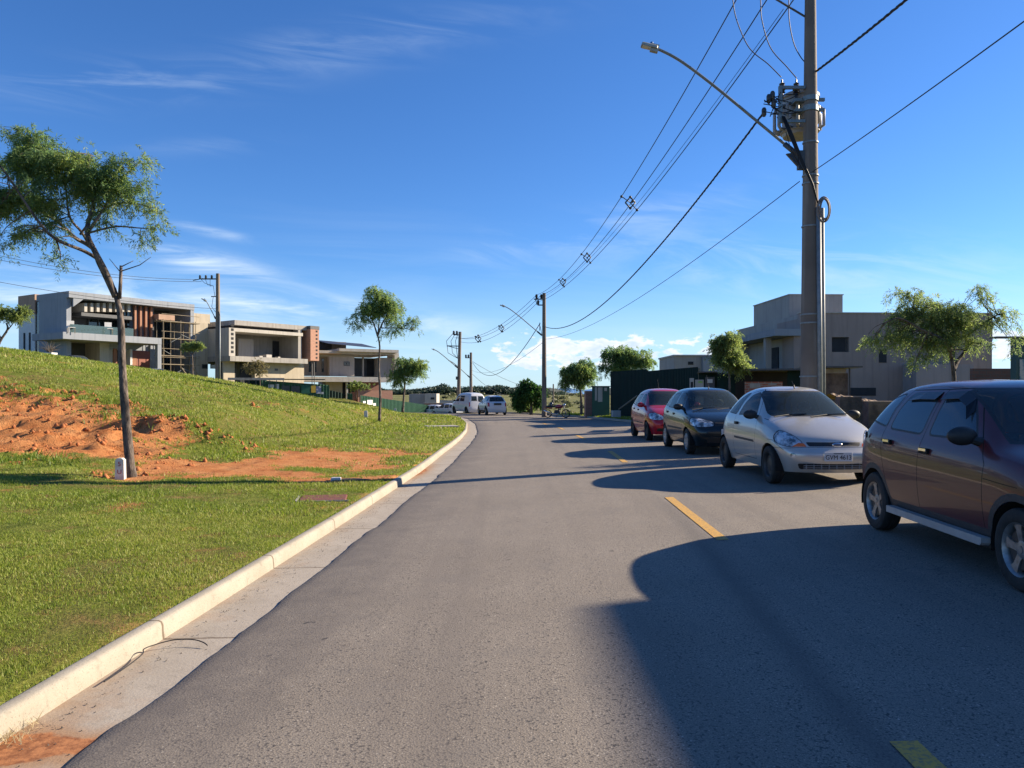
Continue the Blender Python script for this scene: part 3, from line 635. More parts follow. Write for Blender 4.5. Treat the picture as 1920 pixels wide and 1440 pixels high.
def offs(poly, d):
    """offset a polygon outwards by d"""
    n = len(poly); ar = sum(poly[i][0]*poly[(i+1) % n][1]-poly[(i+1) % n][0]*poly[i][1] for i in range(n)); s = 1 if ar > 0 else -1; out = []
    for i in range(n):
        p0, p1, p2 = Vector(poly[i-1]), Vector(poly[i]), Vector(poly[(i+1) % n]); e1 = (p1-p0).normalized(); e2 = (p2-p1).normalized()
        n1 = Vector((e1.y, -e1.x))*s; n2 = Vector((e2.y, -e2.x))*s; m = (n1+n2); m = m.normalized() if m.length > 1e-6 else n1
        out.append(tuple(p1+m*(d/max(.45, m.dot(n1)))))
    return out
def rpoly(poly, r=.03, n=3):
    """round the corners of a polygon"""
    out = []; N_ = len(poly)
    for i in range(N_):
        p0, p1, p2 = Vector(poly[i-1]), Vector(poly[i]), Vector(poly[(i+1) % N_]); a = p1+(p0-p1).normalized()*min(r, (p0-p1).length*.45); b_ = p1+(p2-p1).normalized()*min(r, (p2-p1).length*.45)
        for t in np.linspace(0, 1, n+1): out.append(tuple(a*(1-t)**2+p1*2*t*(1-t)+b_*t*t))
    return out
def slice_seg(bm, proj, a, b_, filt, pad=.02, off=0.):
    fn, w, (e1, e2) = PROJ[proj]; a = Vector(a); b_ = Vector(b_); d = (b_-a)
    if d.length < 1e-6: return
    nn = Vector((-d.y, d.x)).normalized(); N3 = e1*nn.x+e2*nn.y; P3 = e1*(a.x+nn.x*off)+e2*(a.y+nn.y*off)
    lo = Vector((min(a.x, b_.x)-pad-abs(off), min(a.y, b_.y)-pad-abs(off))); hi = Vector((max(a.x, b_.x)+pad+abs(off), max(a.y, b_.y)+pad+abs(off)))
    fs = []
    for f in bm.faces:
        if not filt(f): continue
        xs = [fn(v.co) for v in f.verts]
        if max(p[0] for p in xs) < lo.x or min(p[0] for p in xs) > hi.x or max(p[1] for p in xs) < lo.y or min(p[1] for p in xs) > hi.y: continue
        fs.append(f)
    if not fs: return
    g = fs+list({e for f in fs for e in f.edges})+list({v for f in fs for v in f.verts})
    bmesh.ops.bisect_plane(bm, geom=g, dist=1e-5, plane_co=P3, plane_no=N3)
SIDE = lambda f: abs(f.normal.y) > .35
FRONT = lambda f: f.normal.x > .12 and f.calc_center_median().x > 0
REAR = lambda f: f.normal.x < -.12 and f.calc_center_median().x < 0
def circle(cx, cz, r, n=24, a0=0., a1=360.): return [(cx+r*math.cos(R(a)), cz+r*math.sin(R(a))) for a in np.linspace(a0, a1, n, endpoint=(a1-a0) < 360)]
def regions(bm, regs):
    """regs: (id, proj, poly, filt, kind, width); kind fill or line. Cuts the skin and returns face->id"""
    for (rid, proj, poly, filt, kind, wd) in regs:
        segs = list(zip(poly, poly[1:]+([poly[0]] if kind != 'open' else [])))
        for a, b_ in segs:
            if kind == 'fill': slice_seg(bm, proj, a, b_, filt)
            else:
                slice_seg(bm, proj, a, b_, filt, off=wd); slice_seg(bm, proj, a, b_, filt, off=-wd)
    out = {}
    bm.faces.ensure_lookup_table()
    for f in bm.faces:
        c = f.calc_center_median(); r = 'body'
        for (rid, proj, poly, filt, kind, wd) in regs:
            if not filt(f): continue
            p = PROJ[proj][0](c)
            if kind == 'fill':
                if pip(p, poly): r = rid
            else:
                if r in ('body',) or r.startswith('door'):
                    segs = list(zip(poly, poly[1:]+([poly[0]] if kind != 'open' else [])))
                    if any(dseg(p, a, b_) < wd*1.05 for a, b_ in segs): r = rid
        out[f.index] = r
    return out
CM = {}
def car_mats():
    if CM: return CM
    CM['gap'] = pm('panel_gap', (.004, .004, .004), rough=.9); CM['rubber'] = pm('black_trim', (.012, .012, .013), (.02, .02, .02), 20, .55, .1)
    CM['cladding'] = pm('grey_cladding', (.028, .028, .030), (.04, .04, .042), 12, .6, .15)
    CM['glass'] = glassm('car_glass', (.10, .14, .16), .24); CM['dark_glass'] = glassm('dark_car_glass', (.028, .045, .062), .86)  # car_glass base colour lightened to stand in for sky reflection and dust film
    CM['tyre'] = pm('tyre_rubber', (.014, .014, .014), (.028, .026, .024), 9, .85, .2); CM['rim'] = pm('alloy_rim', (.34, .34, .34), (.22, .21, .20), 22, .42, metal=.7)
    CM['steel'] = pm('steel_rim', (.035, .035, .038), (.06, .055, .05), 14, .5, metal=.3); CM['cap'] = pm('grey_wheel_cover', (.40, .41, .43), (.3, .3, .32), 10, .4, metal=.5)
    CM['lamp'] = pm('headlight_lens', (.10, .12, .13), (.62, .66, .68), 11, .08, metal=.35, coat=1., lo=.40, hi=.60, detail=2); CM['orange'] = pm('orange_lens', (.55, .10, .02), (.7, .16, .03), 40, .15, coat=.6)
    CM['redlens'] = pm('red_lens', (.32, .01, .012), (.45, .02, .02), 40, .15, coat=.8); CM['chrome'] = pm('chrome', (.75, .75, .76), (.7, .7, .7), 10, .12, metal=1.)
    CM['seat'] = pm('seat_cloth', (.11, .11, .12), (.15, .15, .16), 30, .9); CM['plate'] = pm('plate_grey', (.50, .51, .53), (.46, .47, .49), 20, .4); CM['ink'] = pm('plate_ink', (.01, .01, .01), rough=.5)
    CM['liner'] = pm('wheel_well', (.006, .006, .006), rough=1.); return CM
def text_mesh(name, txt, size, mat, depth=.002):
    cu = bpy.data.curves.new('t', 'FONT'); cu.body = txt; cu.size = size; cu.extrude = depth; cu.align_x = 'CENTER'; cu.align_y = 'CENTER'
    o = link(bpy.data.objects.new('t', cu)); dg = bpy.context.evaluated_depsgraph_get(); me = bpy.data.meshes.new_from_object(o.evaluated_get(dg)); bpy.data.objects.remove(o)
    me.materials.clear(); me.materials.append(mat); r = link(bpy.data.objects.new(name, me)); return r
def make_wheel(parent, x, y, r, w, style, side):
    """wheel = hub part with tyre and rim under it; side -1 or 1 gives the outer face"""
    c = car_mats(); mb = MB(); mb.lathe([(.0, -.02), (.13, -.02), (.13, .03), (.0, .03)], 16, 'y'); mb.lathe([(r*.5, -.03), (r*.5, -.045), (0, -.045)], 20, 'y')
    hub = mb.build('wheel', c['steel'], parent, smooth=True); hub.location = (x, y, r)
    mb = MB(); rr = r*.635; hw = w/2
    prof = [(rr, -hw*.85), (rr+.012, -hw*.98), (r*.86, -hw*1.04), (r*.96, -hw*.92), (r, -hw*.70), (r, -hw*.28), (r-.007, -hw*.27), (r-.007, -hw*.2), (r, -hw*.19), (r, hw*.19), (r-.007, hw*.2), (r-.007, hw*.27), (r, hw*.28), (r, hw*.70), (r*.96, hw*.92), (r*.86, hw*1.04), (rr+.012, hw*.98), (rr, hw*.85)]
    mb.lathe(prof, 48, 'y'); mb.build('tyre', c['tyre'], hub, smooth=True)
    mb = MB(); s = side
    def L_(prof, n=40): mb.lathe([(a, b_*s) for a, b_ in prof], n, 'y')
    L_([(rr, -hw*.85), (rr*.94, -hw*.6), (rr*.92, hw*.55), (rr*.97, hw*.80), (rr+.006, hw*.93), (rr+.006, hw*.86), (rr, hw*.80)])
    if style == 'spoke5':
        for q in range(5):
            a = math.radians(90+72*q+10)
            for sg in (-1, 1):
                m2 = Matrix.Rotation(-a, 3, 'Y'); vs = []
                for (rad, wd, dep) in ((.045, .030, .55), (rr*.45, .026, .62), (rr*.75, .030, .66), (rr*.95, .046, .70)):
                    if sg > 0:
                        for dz in (-wd, wd):
                            for dy in (dep*hw*s, (dep*hw-.03)*s): vs.append(m2 @ Vector((rad, dy, dz)))
                if vs:
                    fs = []
                    for k in range(3): o = k*4; fs += [(o, o+4, o+6, o+2), (o+1, o+3, o+7, o+5), (o, o+1, o+5, o+4), (o+2, o+6, o+7, o+3)]
                    fs += [(0, 2, 3, 1), (12, 13, 15, 14)]; mb.add(vs, fs)
        L_([(.0, hw*.66), (.035, hw*.66), (.062, hw*.58), (.068, hw*.3)], 24); L_([(0, hw*.72), (.026, hw*.72), (.028, hw*.62)], 16)
    elif style == 'cover':
        L_([(rr*.98, hw*.78), (rr*.93, hw*.86), (rr*.62, hw*.92), (rr*.30, hw*.86), (.0, hw*.88)])
        for q in range(8):
            a = R(45*q); m2 = Matrix.Rotation(-a, 3, 'Y'); vs = [m2 @ Vector((x_, hw*s*d, z_)) for x_, d in ((rr*.45, .915), (rr*.86, .93)) for z_ in (-.022, .022)]; vs += [v+Vector((0, .008*s, 0)) for v in vs]
            mb.add(vs, [(0, 1, 3, 2), (4, 6, 7, 5), (0, 4, 5, 1), (2, 3, 7, 6), (0, 2, 6, 4), (1, 5, 7, 3)])
    else:
        L_([(rr*.96, hw*.5), (rr*.80, hw*.35), (rr*.55, hw*.55), (rr*.3, hw*.60), (0, hw*.62)])
        for q in range(12):
            a = R(30*q); mb.ell((rr*.68*math.cos(a), hw*.47*s, rr*.68*math.sin(a)), (.014, .01, .014), 6, 4)
    o = mb.build('rim', c['rim'] if style == 'spoke5' else c['cap'] if style == 'cover' else c['steel'], hub, smooth=True); return hub
def make_car(name, spec, label, loc, rz, group='cars parked along the right-hand kerb', cat='car'):
    c = car_mats(); root = empty(name, loc, rz, label, cat, group); W = spec['w']/2; paint = spec['paint']; wr = spec['wr']; xf, xrw = spec['wb']/2, -spec['wb']/2
    bm = hull(spec)
    # drop: shear the flat underside
    regs = []; A = lambda *a: regs.append(a)
    ar = spec.get('arch', wr+.055)
    zc = lambda f: f.calc_center_median()
    for (rid, poly) in spec.get('side_paint', []): A(rid, 'side', poly, SIDE, 'fill', 0)
    for nm, poly in spec['doors']: A(nm, 'side', poly, SIDE, 'fill', 0)
    for nm, poly in spec['doors']: A('gap', 'side', poly, SIDE, 'line', spec.get('gapw', .0035))
    for poly in spec.get('lines', []): A('gap', 'side', poly, SIDE, 'open', .003)
    for (rid, poly) in spec.get('clad', []): A(rid, 'side', poly, SIDE, 'fill', 0)
    for poly in spec['windows']: A('trim', 'side', offs(poly[1], spec.get('rub', .016)), SIDE, 'fill', 0)
    for nm, poly in spec['windows']: A(nm, 'side', poly, SIDE, 'fill', 0)
    for w_ in spec['front']:
        if w_[0] == 'headlight': A('gap', 'front', offs(w_[1], .008), FRONT, 'fill', 0)
    for w_ in spec['front']: A(w_[0], w_[3] if len(w_) > 3 else 'front', w_[1], w_[2] if len(w_) > 2 and w_[2] else FRONT, 'fill', 0)
    for w_ in spec.get('flines', []): A('gap', w_[0], w_[1], w_[2], 'open', .003)
    for w_ in spec['rear']: A(w_[0], 'front', w_[1], REAR, 'fill', 0)
    for x in (xf, xrw):
        if spec.get('archclad'): A('clad', 'side', circle(x, wr+.0, ar+.055, 28), SIDE, 'fill', 0)
        A('hole', 'side', circle(x, wr, ar, 28)[:], lambda f: True if abs(f.calc_center_median().y) > W*.5 else False, 'fill', 0)
    ids = regions(bm, regs)
    bm.normal_update(); bm.verts.ensure_lookup_table(); VN = [v.normal.copy() for v in bm.verts]
    MID = {'body': paint, 'gap': c['gap'], 'trim': c['rubber'], 'clad': c['cladding'], 'paint2': spec.get('paint2', paint)}
    groups = {}
    for f in bm.faces:
        r = ids[f.index]
        if r == 'hole': continue
        sg = 'L' if f.calc_center_median().y < 0 else 'R'
        key = ('body', '') if r in MID else (r, sg if not r in ('windscreen', 'rear_window', 'grille', 'bumper_intake', 'tail_panel', 'bonnet', 'bumper', 'badge_panel') else '')
        groups.setdefault(key, []).append((f, r))
    doors = {}; made = {}
    PART = {'windscreen': ('windscreen', 'glass'), 'rear_window': ('rear_window', 'glass'), 'grille': ('grille', 'rubber'), 'bumper_intake': ('air_intake', 'rubber'), 'headlight': ('headlight', 'lamp'), 'indicator': ('indicator', 'orange'), 'taillight': ('taillight', 'redlens'), 'fog': ('fog_lamp', 'lamp')}
    def mat_for(r):
        if r in MID: return MID[r]
        if r.startswith('door'): return paint
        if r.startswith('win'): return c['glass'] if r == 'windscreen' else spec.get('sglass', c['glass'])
        if r in PART: return c[PART[r][1]]
        if r == 'bumper': return spec.get('bumper', paint)
        return paint
    for key, fl in sorted(groups.items(), key=lambda t: (not t[0][0].startswith('door'), t[0])):
        r0 = key[0]; mats = []; vm = {}; V = []; Fc = []; MI = []; NN = []
        for f, r in fl:
            m = mat_for(r)
            if m not in mats: mats.append(m)
            ix = []
            for v in f.verts:
                if v.index not in vm: vm[v.index] = len(V); V.append(v.co[:]); NN.append(VN[v.index])
                ix.append(vm[v.index])
            Fc.append(ix); MI.append(mats.index(m))
        nm = 'body' if r0 == 'body' else 'door' if r0.startswith('door') else PART[r0][0] if r0 in PART else 'window' if r0.startswith('win') else r0
        me = bpy.data.meshes.new(nm); me.from_pydata(V, [], Fc)
        for m in mats: me.materials.append(m)
        me.polygons.foreach_set('material_index', MI); me.polygons.foreach_set('use_smooth', [True]*len(Fc)); me.update()
        me.normals_split_custom_set_from_vertices([tuple(n_) for n_ in NN])
        o = link(bpy.data.objects.new(nm, me)); par = root
        if r0.startswith('door'): doors[key] = o
        if r0.startswith('win') and r0 != 'windscreen':
            dn = spec.get('windoor', {}).get(r0)
            if dn and (dn, key[1]) in doors: par = doors[dn, key[1]]
        o.parent = par; made[key] = o
    bm.free()
    # inner faces: wheel wells, floor, arch lips
    mb = MB()
    for x in (xf, xrw):
        for s in (-1, 1):
            n = 16; pts = circle(x, wr, ar+.002, n, -12, 192); a = W*.40*s; b_ = (W*.965)*s
            vs = [(p[0], a, p[1]) for p in pts]+[(p[0], b_, p[1]) for p in pts]
            mb.add(vs, [(i, i+1, n+i+1, n+i) for i in range(n-1)]+[tuple(range(n))])
    mb.box(-spec['len']/2+.25+spec.get('cx', 0), spec['len']/2-.25+spec.get('cx', 0), -W*.40, W*.40, spec['zs']-.02, spec['zs']+.06)
    mb.box(xrw+ar+.02, xf-ar-.02, -W*.86, W*.86, spec['zs']-.0, spec['zs']+.04)
    mb.build('underbody', c['liner'], root)
    for x in (xf, xrw):
        for s in (-1, 1): make_wheel(root, x, s*(W-.105), wr, .175, spec['rimstyle'], s)
    # cabin
    sx = spec.get('cab', 0.)
    for (x, y) in ((.02+sx, -.35), (.02+sx, .35)):
        mb = MB(); mb.bbox(x-.25, x+.25, y-.23, y+.23, .30, .52, .05); mb.box(x-.28, x-.16, y-.23, y+.23, .5, 1.03, Matrix.Rotation(R(-14), 3, 'Y')); seat = mb.build('seat', c['seat'], root)
        mb = MB(); mb.ell((x-.34, y, 1.13), (.05, .13, .09), 10, 6); mb.build('headrest', c['seat'], seat, smooth=True)
    mb = MB(); mb.box(-.98+sx, -.5+sx, -.6, .6, .3, .52); mb.box(-1.04+sx, -.92+sx, -.6, .6, .5, .98, Matrix.Rotation(R(-14), 3, 'Y')); mb.build('rear_seat', c['seat'], root)
    mb = MB(); dx = spec.get('dash', .62); mb.bbox(dx-.1, dx+.25, -.66, .66, .6, spec['z4'][2][1] if len(spec['z4']) < 3 else .90, .05); mb.build('dashboard', c['rubber'], root)
    mb = MB(); pts = [(dx-.18+.0, .34+.17*math.cos(a), .86+.16*math.sin(a)) for a in np.linspace(0, 2*math.pi, 21)]; mb.tube(pts, .014, 6, cap=False); mb.tube([(dx-.1, .34, .8), (dx-.18, .34, .86)], .03, 6); mb.build('steering_wheel', c['rubber'], root, smooth=True)
    # mirrors and handles
    mx, my, mz = spec['mirror']
    for s in (-1, 1):
        mb = MB(); mb.ell((mx, s*(my+.10), mz), (.055, .115, .075), 14, 10); mb.tube([(mx+.02, s*(my-.04), mz-.05), (mx, s*(my+.05), mz-.02)], [.04, .03], 8)
        par = doors.get(('door_front', 'L' if s < 0 else 'R'), root); mb.build('side_mirror', spec.get('mirmat', c['rubber']), par, smooth=True)
        for (dn, hx, hz, hy) in spec['handles']:
            mb = MB(); mb.mi = 0; mb.bbox(hx-.085, hx+.085, s*hy-.004, s*hy+.016 if s > 0 else s*hy+.004, hz-.03, hz+.028, .004) if False else mb.box(hx-.075, hx+.075, s*hy-.012, s*hy+.012, hz-.026, hz+.022)
            mb.mi = 1; mb.box(hx-.065, hx+.065, s*(hy+.008)-.012, s*(hy+.008)+.012, hz-.002, hz+.02); mb.build('handle', [c['gap'], spec.get('hmat', c['rubber'])], doors.get((dn, 'L' if s < 0 else 'R'), root))
    if spec.get('antenna'):
        ax, az = spec['antenna']; mb = MB(); mb.tube([(ax, 0, az-.02), (ax-.03, 0, az+.03)], .012, 8); mb.tube([(ax-.03, 0, az+.03), (ax-.12-spec.get('al', 0)*.4, 0, az+.10+spec.get('al', 0))], .004, 6); mb.build('antenna', c['rubber'], root, smooth=True)
    if spec.get('wipers'):
        x0, z0, x1, z1 = spec['wipers']
        for (a, b_) in ((-.62, -.08), (-.05, .55)):
            mb = MB(); mb.tube([(x0+.02, a, z0), (x1+.02-(.02), (a+b_)/2, z1), (x1, b_, z1+.01)], .009, 5); mb.build('wiper', c['rubber'], root)
    if spec.get('plate'):
        px, pz, txt = spec['plate']; mb = MB(); mb.bbox(px-.008, px+.006, -.20, .20, pz-.065, pz+.065, .004); pl = mb.build('number_plate', c['plate'], root)
        if txt:
            t = text_mesh('plate_lettering', txt, .088, c['ink']); t.rotation_euler = (R(90), 0, R(90)); t.location = (px+.008, 0, pz-.012); t.scale = (.98, 1.05, 1); t.parent = pl
            mb = MB(); mb.box(px+.005, px+.009, -.07, .07, pz+.040, pz+.050); mb.build('plate_band', c['ink'], pl)
    return root, doors
def paintm(name, c1, metal=.35, rough=.28): return pm(name, c1, tuple(v*.93 for v in c1), 3, rough, metal=metal, coat=.45, spec=.4)
def mir(poly): return [(-a, b_) for a, b_ in poly]
def corsa():
    P_ = paintm('maroon_paint', (.080, .012, .015), .0, .38)
    fd = [(.80, .30), (-.25, .30), (-.25, .95), (-.235, 1.335), (.10, 1.345), (.30, 1.27), (.52, 1.08), (.68, .93), (.80, .80)]
    rd = [(-.25, .30), (-.80, .30), (-.88, .42), (-.97, .62), (-1.04, .80), (-1.06, .94), (-1.02, 1.16), (-.90, 1.33), (-.235, 1.335), (-.25, .95)]
    fw = rpoly([(.56, .965), (-.165, .965), (-.165, 1.295), (.08, 1.305), (.24, 1.245), (.40, 1.12)], .04); rw = rpoly([(-.31, .965), (-.955, .985), (-.93, 1.14), (-.83, 1.29), (-.30, 1.30)], .05)
    qw = rpoly([(-1.07, 1.0), (-1.46, 1.045), (-1.40, 1.13), (-1.25, 1.24), (-1.05, 1.285), (-.99, 1.285), (-1.06, 1.15)], .03)
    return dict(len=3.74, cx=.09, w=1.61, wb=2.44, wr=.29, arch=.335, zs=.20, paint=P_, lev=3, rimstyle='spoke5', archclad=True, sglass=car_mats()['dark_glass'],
        st=[(1.86, 1.74, .58, .70, 1.84, .72), (1.72, 1.60, .62, .76, 1.66, .785), (1.45, 1.40, .64, .83, 1.42, .86), (1.15, 1.15, .66, .885, 1.17, .91), (.93, .94, .675, .915, 1.03, .94), (.78, .80, .67, .97, .93, .975),
            (.55, .47, .60, 1.18, .62, 1.18), (.30, .20, .545, 1.335, .33, 1.36), (.05, -.05, .545, 1.37, .05, 1.41), (-.45, -.45, .55, 1.385, -.45, 1.43), (-.95, -.95, .55, 1.37, -.95, 1.42), (-1.28, -1.25, .545, 1.33, -1.36, 1.37), (-1.46, -1.42, .575, 1.2, -1.52, 1.2), (-1.60, -1.55, .62, 1.03, -1.65, 1.0), (-1.70, -1.64, .63, .93, -1.74, .90)],
        z4=[(1.86, .66), (1.45, .80), (1.15, .855), (.9, .89), (.3, .915), (-1., .955), (-1.5, .985), (-1.7, .88)], dz3=[(1.86, .10), (-1.7, .10)], z1=[(1.86, .36), (-1.7, .38)], z2=[(1.86, .50), (1.2, .60), (-1.7, .62)],
        wx=[(1.86, .84), (1.6, .95), (1.2, 1.), (-1.1, 1.), (-1.5, .97), (-1.7, .90)], fx=[-.06, .03, .05, .0, -.06], rx=[.05, -.02, -.04, 0, .0], nose=[1.86, 1.98, 1.99, 1.93, 1.88, 1.86], tail=[-1.70, -1.80, -1.82, -1.78, -1.76, -1.75],
        doors=[('door_front', fd), ('door_rear', rd)], windows=[('win_front', fw), ('win_rear', rw), ('win_quarter', qw)], windoor={'win_front': 'door_front', 'win_rear': 'door_rear'}, gapw=.004, rub=.018,
        clad=[('clad', [(1.0, .18), (1.0, .345), (-.95, .345), (-.95, .18)])], lines=[[(1.22, .68), (.82, .70)]],
        front=[('trim', offs([(-.60, .965), (.60, .965), (.50, 1.33), (-.50, 1.33)], .018)), ('windscreen', rpoly([(-.60, .965), (.60, .965), (.50, 1.33), (-.50, 1.33)], .05)), ('headlight', rpoly([(-.74, .60), (-.42, .58), (-.40, .72), (-.70, .76)], .03)), ('headlight', rpoly([(.74, .60), (.42, .58), (.40, .72), (.70, .76)], .03)), ('grille', [(-.3, .60), (.3, .60), (.3, .68), (-.3, .68)]), ('bumper_intake', [(-.5, .28), (.5, .28), (.5, .38), (-.5, .38)])],
        rear=[('trim', [(-.58, .98), (.58, .98), (.50, 1.31), (-.50, 1.31)]), ('rear_window', [(-.55, 1.0), (.55, 1.0), (.47, 1.29), (-.47, 1.29)]), ('taillight', [(-.74, .62), (-.58, .62), (-.60, .90), (-.72, .92)]), ('taillight', [(.74, .62), (.58, .62), (.60, .90), (.72, .92)])],
        mirror=(.60, .74, .99), handles=[('door_front', -.13, .83, .792), ('door_rear', -.88, .86, .792)], hmat=CM['chrome'], wipers=(1.02, .945, .93, .975), dash=.68)
def ka():
    P_ = paintm('silver_paint', (.50, .485, .45), .40, .30)
    fd = [(.62, .30), (-.55, .30), (-.58, .92), (-.52, 1.08), (-.30, 1.28), (.0, 1.335), (.18, 1.28), (.40, 1.10), (.56, .93), (.64, .76)]
    fw = rpoly([(.44, .955), (-.47, .935), (-.40, 1.10), (-.24, 1.235), (-.02, 1.285), (.12, 1.245), (.29, 1.11)], .04); qw = rpoly([(-.60, .94), (-1.10, .96), (-1.05, 1.03), (-.80, 1.18), (-.52, 1.265), (-.38, 1.27), (-.50, 1.15)], .04)
    return dict(len=3.62, cx=.05, w=1.63, wb=2.45, wr=.285, arch=.33, zs=.20, paint=P_, lev=3, rimstyle='steel', bumper=P_,
        st=[(1.72, 1.62, .52, .66, 1.76, .655), (1.60, 1.50, .58, .72, 1.62, .73), (1.36, 1.30, .62, .80, 1.38, .83), (1.08, 1.10, .655, .865, 1.14, .90), (.88, .92, .665, .895, 1.00, .93), (.74, .78, .66, .95, .90, .965),
            (.50, .45, .59, 1.15, .60, 1.16), (.26, .16, .53, 1.305, .28, 1.335), (.0, -.06, .53, 1.34, .0, 1.385), (-.40, -.40, .535, 1.345, -.40, 1.395), (-.80, -.80, .535, 1.315, -.80, 1.36), (-1.10, -1.08, .535, 1.235, -1.18, 1.26), (-1.34, -1.30, .56, 1.10, -1.38, 1.09), (-1.50, -1.46, .58, .97, -1.53, .95), (-1.60, -1.55, .58, .88, -1.62, .86)],
        z4=[(1.72, .58), (1.36, .745), (1.08, .82), (.88, .865), (.3, .885), (-.8, .905), (-1.35, .90), (-1.6, .80)], dz3=[(1.72, .08), (1.2, .13), (-1.6, .13)], z1=[(1.72, .35), (-1.6, .38)], z2=[(1.72, .47), (1.2, .58), (-1.6, .60)],
        wx=[(1.72, .80), (1.5, .94), (1.2, 1.), (-1.1, 1.), (-1.35, .95), (-1.6, .84)], fx=[-.04, .05, .06, .02, -.02], rx=[.05, -.04, -.06, 0, .02], nose=[1.80, 1.90, 1.90, 1.84, 1.79, 1.77], tail=[-1.62, -1.73, -1.74, -1.68, -1.65, -1.63],
        doors=[('door_front', fd)], windows=[('win_front', fw), ('win_quarter', qw)], windoor={'win_front': 'door_front'}, rub=.012,
        clad=[('clad', [(.60, .545), (-.50, .555), (-.50, .59), (.58, .58)])], lines=[[(1.63, .50), (1.36, .62), (1.20, .625)], [(1.52, .73), (1.30, .80), (1.0, .875), (.78, .905)]],
        front=[('trim', offs(rpoly([(-.62, .955), (.62, .955), (.50, 1.295), (-.50, 1.295)], .06), .018)), ('windscreen', rpoly([(-.62, .955), (.62, .955), (.50, 1.295), (-.50, 1.295)], .06)),
            ('headlight', [(sgn*a, b_) for a, b_ in rpoly([(.74, .60), (.70, .75), (.55, .775), (.44, .655), (.42, .575), (.60, .535)], .05)]) if False else ('headlight', rpoly([(-.755, .585), (-.74, .70), (-.655, .765), (-.53, .70), (-.44, .60), (-.47, .565), (-.64, .545)], .05)), ('headlight', rpoly([(.755, .585), (.74, .70), (.655, .765), (.53, .70), (.44, .60), (.47, .565), (.64, .545)], .05)),
            ('indicator', [(-.60, .548), (-.40, .552), (-.425, .592), (-.50, .60)]), ('indicator', [(.60, .548), (.40, .552), (.425, .592), (.50, .60)]),
            ('grille', rpoly([(-.37, .555), (.37, .555), (.40, .61), (-.40, .61)], .02)), ('bumper_intake', rpoly([(-.50, .245), (.50, .245), (.54, .325), (-.54, .325)], .03)), ('fog', circle(-.60, .435, .035, 12)), ('fog', circle(.60, .435, .035, 12))],
        flines=[('front', [(-.76, .52), (-.42, .545), (.42, .545), (.76, .52)], FRONT)],
        rear=[('rear_window', [(-.52, .98), (.52, .98), (.44, 1.22), (-.44, 1.22)]), ('taillight', [(-.72, .6), (-.56, .6), (-.56, .84), (-.68, .84)]), ('taillight', [(.72, .6), (.56, .6), (.56, .84), (.68, .84)])],
        mirror=(.50, .735, .955), handles=[('door_front', -.40, .80, .80)], antenna=(.18, 1.37), wipers=(.99, .935, .90, .965), plate=(1.905, .425, 'GVM 4613'), dash=.60)
def palio():
    P_ = paintm('dark_green_paint', (.012, .020, .024), .4, .25)
    fd = [(.82, .30), (-.22, .30), (-.22, .95), (-.20, 1.34), (.10, 1.35), (.30, 1.27), (.55, 1.08), (.70, .93), (.82, .80)]; rd = [(-.22, .30), (-.80, .30), (-.90, .45), (-1.0, .65), (-1.05, .95), (-.98, 1.2), (-.88, 1.33), (-.20, 1.34), (-.22, .95)]
    s = corsa(); s.update(paint=P_, w=1.63, len=3.80, wb=2.40, rimstyle='cover', archclad=False, clad=[('clad', [(.78, .50), (-.85, .50), (-.85, .545), (.78, .545)])], sglass=car_mats()['glass'], hmat=P_, lines=[],
        doors=[('door_front', fd), ('door_rear', rd)], bumper=P_, wr=.285, arch=.33,
        z4=[(1.86, .68), (1.45, .82), (1.15, .87), (.9, .90), (.3, .925), (-1., .965), (-1.5, .99), (-1.7, .88)], nose=[1.84, 1.94, 1.95, 1.92, 1.88, 1.85],
        st=[(1.84, 1.72, .60, .72, 1.82, .73), (1.72, 1.60, .63, .78, 1.66, .80), (1.45, 1.40, .65, .845, 1.42, .875), (1.15, 1.15, .665, .895, 1.17, .92), (.93, .94, .68, .925, 1.03, .95), (.78, .80, .67, .98, .93, .985)]+[(a, b_, c_, d+.015, e, f_+.015) for a, b_, c_, d, e, f_ in s['st'][6:]])
    s['front'] = [('trim', offs([(-.61, .985), (.61, .985), (.51, 1.345), (-.51, 1.345)], .018)), ('windscreen', rpoly([(-.61, .985), (.61, .985), (.51, 1.345), (-.51, 1.345)], .05)),
        ('headlight', rpoly([(-.775, .665), (-.75, .77), (-.60, .775), (-.34, .70), (-.34, .625), (-.60, .60), (-.76, .62)], .03)), ('headlight', rpoly([(.775, .665), (.75, .77), (.60, .775), (.34, .70), (.34, .625), (.60, .60), (.76, .62)], .03)),
        ('grille', [(-.32, .62), (.32, .62), (.30, .70), (-.30, .70)]), ('bumper_intake', rpoly([(-.5, .27), (.5, .27), (.46, .40), (-.46, .40)], .03))]
    s['plate'] = (1.955, .50, None); s['antenna'] = (.10, 1.42); s['al'] = .22; s['mirror'] = (.62, .745, 1.0); s['mirmat'] = CM['rubber']; return s
